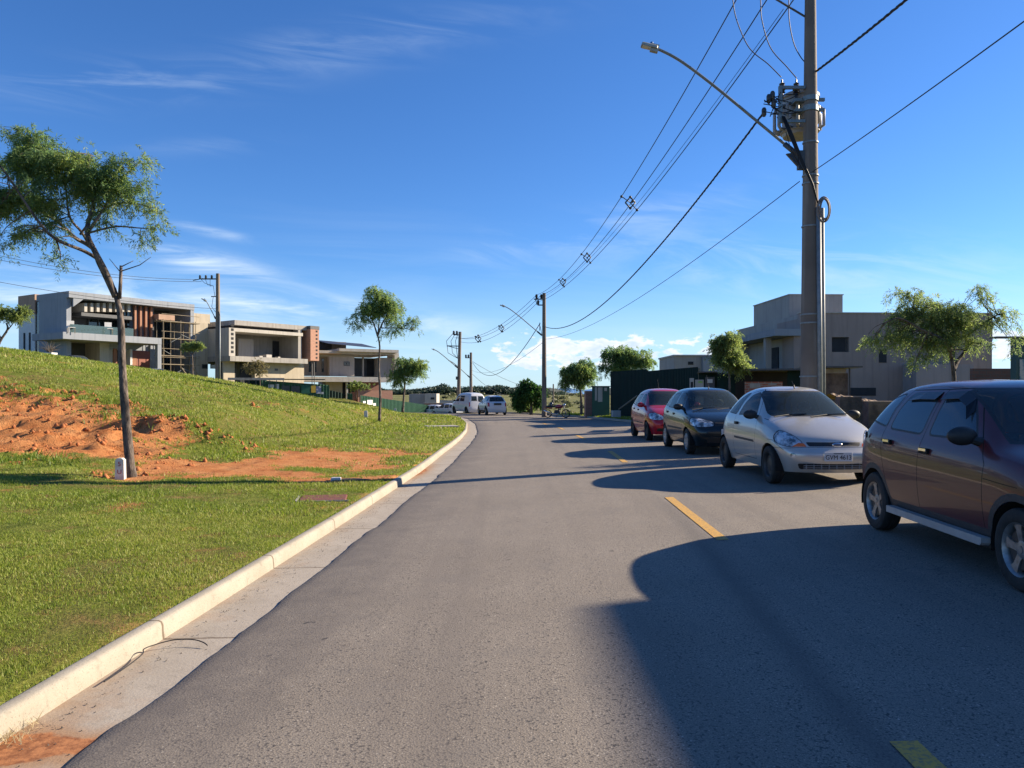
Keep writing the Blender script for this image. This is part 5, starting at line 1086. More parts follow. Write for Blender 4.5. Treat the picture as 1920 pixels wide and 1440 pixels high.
    mb.build('bush', pm('dry_twigs', (.16, .13, .10), (.11, .09, .07), 8, .9), r)
small_things_left()
# ------------------------------------------------------------------ right side
def house_right():
    f = Fac((14.15, 38), R(2.)); r = f.root('house', 'unfinished mauve-grey house with a square tower box, behind the right pole', 'house'); t, z = f.t, f.z
    gz = -1.6; x0 = t(1500); zt = z(1600, 587.5); x1 = t(1860)
    part('end_wall', mauve, r, (x0, t(1560)-.002, 0, .3, gz, zt), (t(1592)+.002, x1, 0, .3, gz, zt), (t(1560)-.001, t(1592)+.001, 0, .3, gz, z(1560, 660)), (t(1560)-.001, t(1592)+.001, 0, .3, z(1560, 632), zt)); part('shell', greyr, r, (x0+.02, x1-.02, .302, 9.5, gz, zt-.06))
    part('window', dsteel, r, (t(1560), t(1592), .16, .29, z(1560, 660), z(1560, 632))) ; o = part('pane', darkin, r, (t(1560)+.03, t(1592)-.12, .12, .155, z(1560, 660)+.03, z(1560, 632)-.03)); o.name = 'window_pane'
    part('upper_window', darkin, r, (t(1648), t(1662), -.02, .005, z(1648, 680), z(1648, 655)), (t(1778), t(1790), -.02, .005, z(1778, 676), z(1778, 640)))
    part('basement_window', darkin, r, (t(1592), t(1642), -.02, .005, z(1592, 742), z(1592, 727)), ); part('pale_extension', streakm('pale_mauve_render', (.30, .26, .255), (.27, .235, .23), (.23, .2, .2)), r, (t(1718, -1.2), t(1826, -1.2), -1.2, -.003, gz, z(1718, 683, -1.2)))
    part('right_wing', mauve, r, (x1-1.2, x1+.02, -.006, 0.0, z(1700, 640), zt-.02))
    # tower box
    bt = z(1480, 553, 2.); xb0, xb1 = t(1480, 2.), t(1580, 2.); part('tower_box', greyr, r, (xb0, xb1, 2., 7.3, zt-.4, bt)); part('tower_coping', palew, r, (xb0-.04, xb1+.04, 1.96, 7.34, bt+.002, bt+.05))
    # street front: canopy slab, columns and a recessed gallery, running away from the camera
    zc1 = z(1497, 617); zc0 = z(1497, 630); part('canopy', bluegrey, r, (x0-1.35, x0-.002, -.2, 7.6, zc0, zc1), ); part('corner_block', mauve, r, (x0-.0, x0+.35, .31, 3, zc1, z(1500, 597)))
    part('gallery_wall', greyr, r, (x0-.12, x0-.004, 1.6, 7.4, gz, zc0-.003)); part('gallery_pier', greyr, r, (x0-1.2, x0-.9, 1.4, 1.7, gz, zc0-.003), (x0-1.25, x0-.122, 7.0, 7.4, gz, zc0-.003)); part('gallery_door', darkin, r, (x0-.16, x0-.124, 2.4, 4.2, gz, zc0-.4)); part('lintel', mauve, r, (x0-.3, x0-.003, .0, 1.5, gz, zc0-.003))
    part('roof_coping', palew, r, (x0-.03, x1+.03, -.05, .33, zt+.002, zt+.05))
    f2 = Fac((13.5, 60), 0.); r = f2.root('low_house', 'small flat-roofed grey house beyond the green hoarding', 'house'); part('wall', greyr, r, (f2.t(1264), f2.t(1352), 0, 6, -1.5, f2.z(1264, 668))); part('roof_slab', palew, r, (f2.t(1262), f2.t(1356), -.15, 6.1, f2.z(1264, 668)+.002, f2.z(1264, 668)+.12)); part('side_room', bluegrey, r, (f2.t(1318, -.5), f2.t(1380, -.5), -.5, -.003, -1.5, f2.z(1318, 669, -.5))); part('window', darkin, r, (f2.t(1290), f2.t(1300), -.03, .0, f2.z(1290, 684), f2.z(1290, 678)))
house_right()
def right_side():
    def hz(x, y): return float(hright0(np.array(x), np.array(y)))
    def corr(label, a, b_, z0, z1, mat, pitch=.22):
        a, b_ = Vector(a), Vector(b_); L_ = (b_-a).length; th = math.atan2(b_.y-a.y, b_.x-a.x); r = empty('hoarding', (a.x, a.y, 0), th, label, 'fence'); n = int(L_/pitch); V = []
        for i in range(n*4+1): x = L_*i/(n*4); y = (-.025, -.025, .025, .025)[i % 4]; V += [(x, y, z0), (x, y, z1+.02*math.sin(i*.7)*(i % 9 == 0))]
        mb = MB(); mb.add(V, [(2*i, 2*i+2, 2*i+3, 2*i+1) for i in range(n*4)]); o = mb.build('sheeting', mat, r, fixn=False); md = o.modifiers.new('s', 'SOLIDIFY'); md.thickness = .006
        for k in range(int(L_/2.2)+1): MB().box(min(k*2.2, L_-.08), min(k*2.2, L_-.08)+.08, -.12, -.04, z0, z1-.05).build('post', timber, r)
        return r
    a = P(1145, 697, 51); b_ = P(1212, 697, 45); r = corr('tall dark green corrugated hoarding, left run beside the concrete block', b_.xy, a.xy, -.9, a.z, dgreen)
    c = P(1308, 688, 37.5); r2 = corr('tall dark green corrugated hoarding, right run behind the red car', c.xy, b_.xy, -.9, c.z, dgreen)
    o = MB().tube([P(1195, 742, 45.6), P(1160, 768, 47.0)], .05, 6).build('prop', timber); o.parent = r2; o.matrix_parent_inverse = (Matrix.Translation(r2.location) @ Matrix.Rotation(r2.rotation_euler.z, 4, 'Z')).inverted(); o.name = 'prop'
    # site entrance box with notices
    f = Fac(tuple(P(1110, 0, 52.5).xy), R(-6)); r = f.root('site_entrance', 'green sheet-metal site entrance with white notices, left of the hoarding', 'site entrance')
    part('walls', pm('mid_green_sheet', (.010, .075, .045), (.008, .055, .035), 2, .5), r, (0, f.t(1143), 0, 2.2, -.9, f.z(1112, 725))); part('roof', dsteel, r, (-.08, f.t(1145), -.12, 2.3, f.z(1112, 725)+.002, f.z(1112, 725)+.05))
    for (u0, u1, v0, v1) in ((1115.5, 1119.5, 726, 751), (1121, 1129.5, 726, 753.5), (1133, 1138, 727, 733)): part('notice', palew, r, (f.t(u0), f.t(u1), -.03, -.002, f.z(u0, v1), f.z(u0, v0)))
    f = Fac(tuple(P(1098.5, 0, 54).xy), 0.); r = f.root('brick_pier', 'narrow bare brick pier beside the green site entrance', 'pier'); part('masonry', brickr, r, (0, f.t(1110.5), 0, 1.2, -.9, f.z(1099, 733)))
    p = P(1155, 781, 43.5); r = empty('concrete_block', p, R(10), 'pale hollow concrete block standing on the verge before the hoarding', 'block'); MB().bbox(-.24, .24, -.15, .15, -.02, .34, .015).build('block', palew, r); r['label'] = 'pale concrete block standing on the verge before the green hoarding'
    # shed under a thin roof behind the dark green and silver cars
    f = Fac(tuple(P(1290, 0, 30.5).xy), R(-14)); r = f.root('shed', 'dark site shed with thin flat roof behind the dark green and silver cars', 'shed'); t, z = f.t, f.z
    zr = z(1400, 695.5); part('roof', dsteel, r, (t(1380), t(1508), -.6, 3.4, zr, zr+.07)); part('low_roof', dsteel, r, (t(1308), t(1345), -.3, 2, z(1308, 699), z(1308, 697))); 
    part('back_wall', darkin, r, (t(1345), t(1520), 2.4, 2.6, -.8, zr-.003)); part('side_sheet', dgreen, r, (t(1345), t(1379), -.02, .04, -.8, zr-.15)); part('side_sheet', dgreen, r, (t(1310), t(1345)-.003, .4, .45, -.8, z(1308, 699.2))); part('side_sheet', dgreen, r, (t(1476), t(1506), -.05, 0., -.8, zr-.003))
    bw = part('brick_parapet', brickr, r, (t(1396), t(1466), -.25, -.05, -.8, z(1396, 716))); part('cement_smear', conc, r, (t(1405), t(1425), -.262, -.252, z(1396, 727), z(1396, 719)), (t(1440), t(1455), -.262, -.252, z(1396, 722), z(1396, 719)))
    part('poster', palew, r, (t(1293), t(1301), -.03, .0, .2, z(1293, 709)), (t(1303.5), t(1319.5), -.03, .0, .2, z(1303, 712))); part('poster_figure', darkin, r, (t(1295), t(1299.5), -.045, -.032, .25, z(1295, 716))); part('poster_mark', pm('poster_lime', (.30, .50, .12)), r, (t(1309.5), t(1317), -.045, -.032, z(1303, 718), z(1303, 714.5))); part('poster', darkwall, r, (t(1322), t(1340), -.03, .0, .2, z(1322, 707))); part('poster_picture', white, r, (t(1326), t(1336), -.045, -.032, z(1326, 718), z(1326, 711)))
    # rough wall with thin canopy right of the pole
    f = Fac(tuple(P(1522, 0, 26).xy), R(-6)); r = f.root('rough_wall', 'rough stained cement wall under a thin slab right of the pole', 'wall'); t, z = f.t, f.z
    rough = pm('stained_cement', (.17, .125, .095), (.075, .058, .048), 2.2, .95, .6, lo=.4, hi=.6, detail=9); part('masonry', rough, r, (0, t(1590), 0, .3, -.8, z(1530, 700))); part('pale_band', conc, r, (0, t(1586), -.01, .31, z(1530, 700)+.002, z(1530, 691.5))); part('slab', dsteel, r, (-.2, t(1606), -.6, 1., z(1530, 690.5), z(1530, 687.5))); part('post', dsteel, r, (t(1590)+.01, t(1592)+.01, -.1, -.04, -.8, z(1530, 690.5)-.003))
    f = Fac(tuple(P(1575, 0, 23).xy), R(-4)); r = f.root('retaining_wall', 'low stained concrete retaining wall with dry earth on top, between the silver and maroon cars', 'wall'); t, z = f.t, f.z
    part('masonry', rough, r, (0, t(1616), 0, .4, -.8, z(1580, 744)), (t(1616)+.002, t(1690), -.5, .3, -.8, z(1616, 752))); mb = MB(); rg = random.Random(3)
    V = [];
    for i in range(25):
        for j in range(7): x = t(1575)+(t(1690)-t(1575))*i/24; y = .1+j*.25; V.append((x, y, z(1580, 744)-.04-.02*i*.6+.12*math.sin(j/6*math.pi)+rg.uniform(-.04, .05)))
    mb.add(V, [(i*7+j, i*7+j+1, i*7+j+8, i*7+j+7) for i in range(24) for j in range(6)]); mb.build('earth_fill', pm('dry_earth', (.26, .18, .115), (.19, .13, .085), 6, .95, .5), r)
    # brick wall and kiosk at the far right
    f = Fac(tuple(P(1822, 0, 31).xy), 0.); r = f.root('brick_wall', 'dark red-brown brick wall at the right edge behind the maroon car', 'wall'); part('masonry', brickm('brown_brick', (.16, .075, .055), (.12, .06, .045), (.10, .08, .07), .3, .14), r, (f.t(1824), f.t(1905), 0, .2, -.8, f.z(1824, 691)))
    f = Fac(tuple(P(1905, 0, 27).xy), 0.); r = f.root('site_hut', 'dark teal site hut with posters at the right edge of the picture', 'hut'); t, z = f.t, f.z
    part('walls', pm('teal_sheet', (.02, .06, .06), (.03, .08, .08), 2, .6), r, (0, 3.4, 0, .3, -.8, z(1905, 634))); part('roof', dsteel, r, (-.75, 3.6, -.1, .3, z(1905, 634)+.002, z(1905, 631))); part('poster', pm('hut_poster', (.42, .40, .36), (.10, .20, .24), 2.5, lo=.47, hi=.53), r, (.12, 1.2, -.03, -.002, z(1905, 716), z(1905, 674)))
    # tall house just outside the picture on the right: it throws the broad shadow over the road
    r = empty('house', (19.2, 11.5, 0), 0, 'tall pale rendered house standing off to the right of the maroon car', 'house'); part('wall', palew, r, (0, 9, -17, 0, -.3, 9.05)); part('roof_slab', conc, r, (-.25, 9.2, -17.2, .25, 9.052, 9.3))
    for k in range(4):
        for zz in (1.1, 4.6): window(r, .0, .0, 0, 0, 0) if False else part('window', glassw, r, (-.03, .01, -15+k*3.8, -13.2+k*3.8, zz, zz+1.6))
right_side()
# ------------------------------------------------------------------ trees
barkm = pm('grey_bark', (.15, .12, .10), (.045, .036, .030), 14, .95, 1., stretch=(1, 1, .35), bscale=24, lo=.42, hi=.62, bdist=.03)
pepper = leafm('pepper_leaves', [(.07, .125, .068), (.11, .18, .08), (.16, .235, .085), (.23, .29, .085), (.31, .34, .12)], .6)
warmleaf = leafm('young_leaves', [(.085, .13, .06), (.14, .19, .075), (.21, .26, .085), (.30, .33, .11)], .62)
denseleaf = leafm('dense_leaves', [(.018, .05, .016), (.035, .09, .024), (.07, .15, .034), (.13, .21, .045)], .4)
def strands(rng, C, Rr, n, slen, leaf, wd, droop, per=8):
    """hanging sprays: each strand carries leaflets in two rows; returns quads"""
    C = np.asarray(C, float); d = rng.normal(size=(n, 3)); d /= np.linalg.norm(d, axis=1)[:, None]; rad = rng.random(n)**(1/2.4); p0 = C+d*rad[:, None]*Rr
    out = d*np.array([1, 1, .4]); out += rng.normal(size=(n, 3))*.5; out /= np.linalg.norm(out, axis=1)[:, None]; L_ = slen*rng.uniform(.5, 1.25, n)
    Vs = []; 
    for k in range(per):
        t = (k+.5)/per; p = p0+out*(L_*t)[:, None]*(1-droop*.5); p[:, 2] -= droop*L_*t**1.8
        tan = out*(1-droop*.5)+np.array([0, 0, -1.])*(droop*1.8*t**.8); tan /= np.linalg.norm(tan, axis=1)[:, None]
        sd = np.cross(tan, rng.normal(size=(n, 3))); sd /= np.linalg.norm(sd, axis=1)[:, None]+1e-9
        for sg in (-1, 1):
            ld = tan*.75+sd*sg*.8+rng.normal(size=(n, 3))*.22; ld[:, 2] -= .25*droop; ld /= np.linalg.norm(ld, axis=1)[:, None]; nr = np.cross(ld, rng.normal(size=(n, 3))); nr /= np.linalg.norm(nr, axis=1)[:, None]+1e-9
            ll = (leaf*rng.uniform(.6, 1.25, n))[:, None]; a = p; b_ = p+ld*ll; m = p+ld*ll*.5; w = nr*(wd*rng.uniform(.7, 1.3, n))[:, None]
            Vs.append(np.stack([a, m+w, b_, m-w], 1))
    return np.concatenate(Vs).reshape(-1, 3)
def tree(label, D, trunk, limbs, crown, ns, slen=.35, leaf=.07, wd=.009, droop=.8, mat=None, rb=.1, seed=1, name='tree', group=None, twigs=70, clumps=26, cat='tree', dj=.0, core=.12, flat=False, cs=.30):
    """trunk and limbs as photo pixels at depth D (third value: offset in depth); crown: ellipses (u, v, ru, rv) in pixels"""
    rng = np.random.default_rng(seed); rg = random.Random(seed)
    base = P(trunk[0][0], trunk[0][1], D); root = empty(name, base, 0, label, cat, group)
    W3 = lambda q: P(q[0], q[1], D)+Vector((0, q[2] if len(q) > 2 else 0, 0))-base
    tp = [W3(q) for q in trunk]; mb = MB()
    def smooth(pts, k=4):
        out = []
        for i in range(len(pts)-1):
            p0, p1, p2, p3 = pts[max(i-1, 0)], pts[i], pts[i+1], pts[min(i+2, len(pts)-1)]
            for s in range(k): t = s/k; out.append(.5*((2*p1)+(p2-p0)*t+(2*p0-5*p1+4*p2-p3)*t*t+(3*p1-p0-3*p2+p3)*t**3))
        return out+[pts[-1]]
    sp = smooth(tp); n = len(sp); rs = [rb*(1-.52*i/(n-1))*(1+.45*math.exp(-i*1.6))*(1+rg.uniform(-.05, .05)) for i in range(n)]; sp[0] = sp[0]-Vector((0, 0, .15)); mb.tube(sp, rs, 12); rend = rs[-1]
    mb.build('trunk', barkm, root, smooth='all')
    px = D/F; C = []; 
    for (u, v, ru, rv) in crown:
        k = max(2, int(clumps*ru*rv/sum(a[2]*a[3] for a in crown)))
        for _ in range(k):
            d = np.array([rng.normal(), rng.normal(), rng.normal()]); d /= np.linalg.norm(d); q = rng.uniform(.2, 1.0); c = np.array(W3((u, v)))+d*q*np.array([ru*px, ru*px*.7, rv*px]); C.append((c, min(ru, rv)*px*rng.uniform(.7, 1.35)*cs*2.2))
    lm = MB(); ends = []
    for lb in limbs:
        pts = smooth([W3(q) for q in lb[1:]]); r0 = lb[0]; lm.tube(pts, [r0*(1-.65*i/(len(pts)-1)) for i in range(len(pts))], 8); ends += [(p, r0*(1-.65*i/(len(pts)-1))) for i, p in enumerate(pts) if i > len(pts)*.35]
    if not ends: ends = [(tp[-1], rend)]
    for c, rr in C:
        c = Vector(c); e, r0 = min(ends, key=lambda q: (q[0]-c).length*(1+rg.random()*.5)); mid = e.lerp(c, .55)+Vector((rg.uniform(-1, 1), rg.uniform(-1, 1), rg.uniform(.0, 1)))*(c-e).length*.14
        r1 = max(min(r0*.6, .028), .006*D/12); lm.tube(smooth([e, mid, c], 3), [r1*(1-.75*i/6) for i in range(7)], 5)
        for _ in range(max(1, twigs//len(C))):
            q = c+Vector((rg.gauss(0, 1), rg.gauss(0, 1), rg.gauss(0, .8)))*rr*.6; s = e.lerp(c, rg.uniform(.5, 1)); lm.tube([s, s.lerp(q, .5)+Vector((0, 0, .05)), q], [r1*.35, r1*.25, r1*.12], 4)
    lm.build('limbs', barkm, root, smooth='all')
    V = []; S = []; tot = sum(rr**2.2 for _, rr in C)
    for c, rr in C:
        k = max(4, int(ns*rr**2.2/tot)); vz = strands(rng, c, np.array([rr, rr, rr*(.5 if flat else .72)]), k, slen, leaf, wd, droop); V.append(vz)
        S.append(np.repeat(np.clip(rng.normal(rng.uniform(.22, .68), .16, len(vz)//4), 0, 1), 4))
    k = int(ns*core)
    for (u, v, ru, rv) in crown:
        vz = strands(rng, np.array(W3((u, v))), np.array([ru*px, ru*px*.9, rv*px]), max(3, k//len(crown)), slen, leaf, wd, droop); V.append(vz); S.append(np.repeat(np.clip(rng.normal(.45, .2, len(vz)//4), 0, 1), 4))
    V = np.concatenate(V); S = np.concatenate(S); fastmesh('crown', V, np.arange(len(V)).reshape(-1, 4), mat or pepper, {'shade': S}, parent=root)
    return root
def make_trees():
    g = 'young street trees along the verges'
    r = tree('leaning feathery tree with dark forked trunk, largest, beside the white lot marker', 12.6, [(246, 896), (241, 840), (234, 760), (229, 680), (227, 610), (222, 572), (213, 540)],
        [(.058, (217, 556), (196, 512), (176, 488, .15), (158, 462, .3), (130, 446, .5), (96, 430, .7), (50, 395, .9), (10, 372, 1.0)), (.055, (215, 552), (204, 512, -.1), (190, 475, -.2), (177, 446, -.2), (172, 418, -.1), (176, 380), (165, 330), (168, 290)), (.024, (178, 440, -.2), (200, 395, -.1), (208, 340, .2), (238, 300, .3)),
         (.032, (172, 482, .2), (150, 468, .1), (125, 455, -.3), (105, 425, -.5), (60, 350, -.6), (20, 300, -.6)), (.026, (150, 455, .3), (140, 430, .2), (130, 405), (120, 340), (90, 290)), (.018, (177, 442, -.2), (215, 425), (255, 427), (290, 430)), (.02, (150, 440), (165, 420), (180, 400), (230, 380), (290, 390))],
        [(40, 300, 62, 55), (110, 315, 58, 52), (70, 375, 85, 48), (165, 345, 55, 58), (245, 300, 42, 34), (225, 355, 50, 45), (280, 385, 42, 26), (295, 425, 28, 22), (60, 440, 55, 30), (200, 420, 34, 28), (268, 448, 26, 22), (10, 250, 42, 26), (60, 262, 40, 24), (-40, 350, 60, 80), (110, 485, 16, 14), (2, 465, 18, 22), (150, 290, 40, 30)], 4300, .24, .074, .0066, .5, rb=.078, seed=2, group=g, twigs=360, clumps=120, core=.05, cs=.165)
    mb = MB(); b0 = P(246, 896, 12.6); W = lambda u, v, d=0.: P(u, v, 12.6)+Vector((0, d, 0))-b0
    mb.tube([W(224, 560), W(226, 530), W(227, 498)], [.032, .028, .024], 8); mb.tube([W(227, 512), (W(205, 485))], [.009, .004], 5); mb.tube([W(228, 500), W(250, 489)], [.010, .005], 5); mb.tube([W(229, 508), W(262, 497), W(283, 482)], [.011, .008, .004], 5); mb.tube([W(212, 530), W(178, 470), W(165, 455)], [.010, .006, .003], 5); mb.build('pruned_stub', barkm, r, smooth='all')
    tree('young feathery tree behind the small lot marker, second from the near tree', 40, [(711, 792), (713, 740), (710, 690), (712, 650), (707, 625)], [(.05, (708, 630), (700, 605), (688, 580)), (.05, (708, 630), (720, 600), (740, 585)), (.04, (709, 625), (712, 590), (715, 560)), (.03, (715, 615), (755, 615), (775, 620))],
        [(690, 580, 30, 28), (715, 575, 36, 34), (745, 600, 36, 22), (668, 598, 18, 22), (775, 612, 16, 16), (700, 555, 24, 18), (728, 572, 22, 16), (690, 605, 20, 14), (735, 622, 26, 14)], 1400, .36, .13, .013, .6, rb=.075, seed=4, group=g, clumps=70, cs=.17, core=.05)
    tree('young feathery tree in front of the far house, nearest the bend on the left', 62, [(755, 775), (757, 745), (759, 720), (757, 712)], [(.05, (758, 715), (750, 698), (745, 685)), (.05, (758, 715), (772, 700), (785, 690))], [(750, 693, 20, 22), (775, 688, 24, 20), (740, 705, 14, 20), (795, 683, 12, 10)], 900, .45, .17, .022, .7, rb=.1, seed=6, group=g, clumps=36, cs=.22, core=.05)
    tree('spreading yellow-green tree at the left edge before the grey house', 46, [(-8, 662), (0, 640), (14, 618), (12, 606)], [(.05, (2, 635), (20, 612), (30, 600)), (.05, (2, 635), (-10, 610), (-10, 600))], [(30, 592, 26, 13), (0, 585, 24, 14), (45, 582, 12, 9), (-30, 590, 30, 14)], 1300, .3, .10, .02, .3, mat=warmleaf, rb=.09, seed=7, clumps=60, flat=True, cs=.2, core=.2)
    tree('small flat-topped tree in front of the scaffolding', 56, [(361, 705), (361, 680), (360, 660)], [(.04, (360, 665), (352, 656)), (.04, (360, 665), (368, 656))], [(352, 652, 12, 5), (368, 650, 12, 6), (360, 648, 14, 6)], 420, .3, .10, .02, .2, mat=warmleaf, rb=.06, seed=8, clumps=34, flat=True, cs=.25, core=.2)
    tree('thin pale sapling in front of the unfinished beige house', 60, [(488, 728), (487, 710), (486, 696)], [(.03, (486, 700), (478, 688)), (.03, (486, 700), (494, 690))], [(476, 688, 14, 9), (492, 691, 14, 9), (485, 683, 16, 8)], 260, .3, .10, .02, .3, mat=leafm('dusty_leaves', [(.14, .13, .06), (.22, .19, .09), (.28, .24, .12)], .3), rb=.05, seed=9, clumps=12, cs=.4)
    tree('small sparse sapling in front of the far house brick wall', 66, [(668, 745), (668, 735), (670, 722)], [(.03, (669, 728), (660, 722))], [(668, 722, 14, 6), (688, 724, 12, 5)], 160, .3, .12, .03, .3, mat=warmleaf, rb=.04, seed=10, clumps=8, cs=.4)
    # right verge
    tree('bright feathery tree beside the maroon car, largest on the right', 17.5, [(1790, 800), (1789, 740), (1788, 700), (1784, 670), (1776, 640)], [(.05, (1788, 695), (1806, 675, .2), (1826, 655, .3), (1828, 630, .3), (1845, 612, .2), (1870, 590)), (.045, (1783, 660), (1766, 625), (1742, 600), (1720, 590)), (.04, (1782, 650), (1790, 620), (1800, 585)), (.035, (1785, 672), (1760, 640, -.2), (1715, 620, -.3), (1670, 600, -.4), (1640, 610, -.4))],
        [(1700, 575, 40, 32), (1650, 640, 28, 30), (1690, 625, 40, 36), (1745, 580, 44, 40), (1760, 640, 46, 36), (1800, 600, 42, 40), (1840, 560, 34, 22), (1870, 590, 26, 28), (1830, 640, 26, 26), (1720, 672, 34, 22), (1690, 545, 24, 14), (1836, 540, 20, 12), (1905, 630, 14, 36)], 1650, .27, .085, .0078, .6, mat=warmleaf, rb=.06, seed=12, group=g, twigs=280, clumps=130, cs=.165, core=.05)
    tree('slender young tree between the dark green and silver cars', 29.5, [(1366, 790), (1368, 740), (1367, 700), (1364, 670)], [(.04, (1365, 685), (1350, 655), (1342, 640)), (.04, (1366, 690), (1385, 675), (1395, 672)), (.03, (1364, 670), (1368, 640), (1372, 630))], [(1346, 645, 20, 18), (1362, 640, 22, 16), (1385, 678, 20, 18), (1355, 675, 22, 18), (1372, 660, 18, 16), (1375, 630, 10, 8)], 850, .34, .12, .016, .5, mat=warmleaf, rb=.06, seed=13, group=g, clumps=40, cs=.25)
    tree('round-headed tree rising behind the tall green hoarding', 54, [(1178, 790), (1178, 730), (1176, 700)], [(.07, (1177, 705), (1155, 680), (1145, 670)), (.07, (1177, 705), (1195, 680), (1210, 672))], [(1150, 672, 24, 22), (1178, 665, 30, 20), (1208, 678, 26, 18), (1135, 690, 12, 20), (1170, 685, 34, 16)], 1300, .45, .16, .022, .7, rb=.12, seed=14, group=g, clumps=60, cs=.22, core=.06)
    tree('drooping tree between the tall pole and the green site entrance', 58, [(1090, 778), (1090, 750), (1087, 725), (1084, 712)], [(.06, (1086, 718), (1074, 700), (1068, 690)), (.06, (1086, 718), (1098, 700), (1108, 695))], [(1072, 697, 20, 22), (1092, 692, 22, 20), (1108, 706, 14, 18), (1062, 712, 12, 18), (1084, 710, 24, 16)], 1200, .45, .17, .022, .8, rb=.11, seed=15, group=g, clumps=50, cs=.22, core=.06)
    tree('dense dark green round tree left of the tall pole', 66, [(996, 776), (996, 755), (995, 742)], [(.06, (995, 745), (985, 735)), (.06, (995, 745), (1005, 735))], [(992, 736, 22, 17), (978, 742, 15, 12), (1006, 740, 14, 14), (990, 726, 18, 11), (975, 757, 8, 8), (1010, 755, 6, 8)], 2300, .38, .17, .035, .4, mat=denseleaf, rb=.12, seed=16, group=g, clumps=70, core=.25, cs=.24)
    tree('yellowish bush under the dense dark green tree', 70, [(985, 776), (985, 766)], [], [(984, 761, 10, 10), (972, 760, 7, 7)], 500, .3, .17, .045, .3, mat=warmleaf, rb=.05, seed=17, name='bush', cat='bush', clumps=10, cs=.4)
make_trees()
# ------------------------------------------------------------------ poles and lines
def catenary(a, b_, sag, n=40):
    a, b_ = Vector(a), Vector(b_); return [a.lerp(b_, t)-Vector((0, 0, 4*sag*t*(1-t))) for t in (i/n for i in range(n+1))]
def insul(mb, p, s=1., up=True, axis='z'):
    q = Vector(p); mb.lathe([(0, 0), (.03*s, 0), (.055*s, .03*s), (.035*s, .05*s), (.06*s, .08*s), (.035*s, .10*s), (.055*s, .13*s), (.03*s, .17*s), (0, .18*s)], 10, 'z', tuple(q))
def lamp_arm(root, z, dx, dz, dy=0., k=1.):
    """curved steel arm with a luminaire at its tip; dx, dz reach from the bracket"""
    p0 = Vector((-.16, 0, z)); tip = Vector((-.16-dx, dy, z+dz)); c1 = p0.lerp(tip, .70)+Vector((.02, 0, .14*dz)); K_ = [p0+Vector((-dx*a, dy*a, dz*b_)) for a, b_ in ((0, 0), (.285, .312), (.571, .625), (.776, .833), (.89, .93), (1, 1.0))]; pts = []
    for i in range(5):
        a0, a1, a2, a3 = K_[max(i-1, 0)], K_[i], K_[i+1], K_[min(i+2, 5)]
        for s_ in range(4): t = s_/4; pts.append(.5*((2*a1)+(a2-a0)*t+(2*a0-5*a1+4*a2-a3)*t*t+(3*a1-a0-3*a2+a3)*t**3))
    pts.append(K_[-1])
    arm = MB().tube(pts, .030*k, 8).build('lamp_arm', pm('arm_steel', (.22, .23, .21), (.16, .17, .15), 8, .5, metal=.5), root, smooth='all'); MB().tube(pts[:3], .055*k, 8).build('arm_sleeve', dsteel, root, smooth='all')
    d = (pts[-1]-pts[-2]).normalized(); a = math.atan2(d.z, -d.x); M_ = Matrix.Rotation(a*.6, 3, 'Y'); mb = MB()
    mb.bbox(-.30, .04, -.09, .09, -.03, .035, .02); mb.mi = 1; mb.box(-.27, -.10, -.07, .07, -.042, -.028); mb.mi = 2; mb.lathe([(0, .04), (.035, .03), (.035, .08), (.025, .10), (0, .105)], 12, 'z', (-.10, 0, 0)); mb.mi = 0; mb.box(-.1, .06, -.05, .05, -.09, .06)
    h = mb.build('lamp_head', [pm('lamp_grey', (.36, .37, .35), (.28, .29, .27), 9, .5, metal=.3), pm('lamp_lens', (.6, .6, .58), rough=.2), pm('photocell_blue', (.03, .16, .38), rough=.4)], arm); h.location = tip; h.rotation_euler = (0, a*.55, 0)
def pole(name_label, x, y, zb, zt, rb, rt, rz=0., group='utility poles along the streets', octo=10):
    root = empty('utility_pole', (x, y, zb), rz, name_label, 'utility pole', group); H = zt-zb
    n = 10; MB().tube([(0, 0, -.1+(H+.1)*i/n) for i in range(n+1)], [rb+(rt-rb)*i/n for i in range(n+1)], octo).build('shaft', polec, root, smooth=True); return root, H
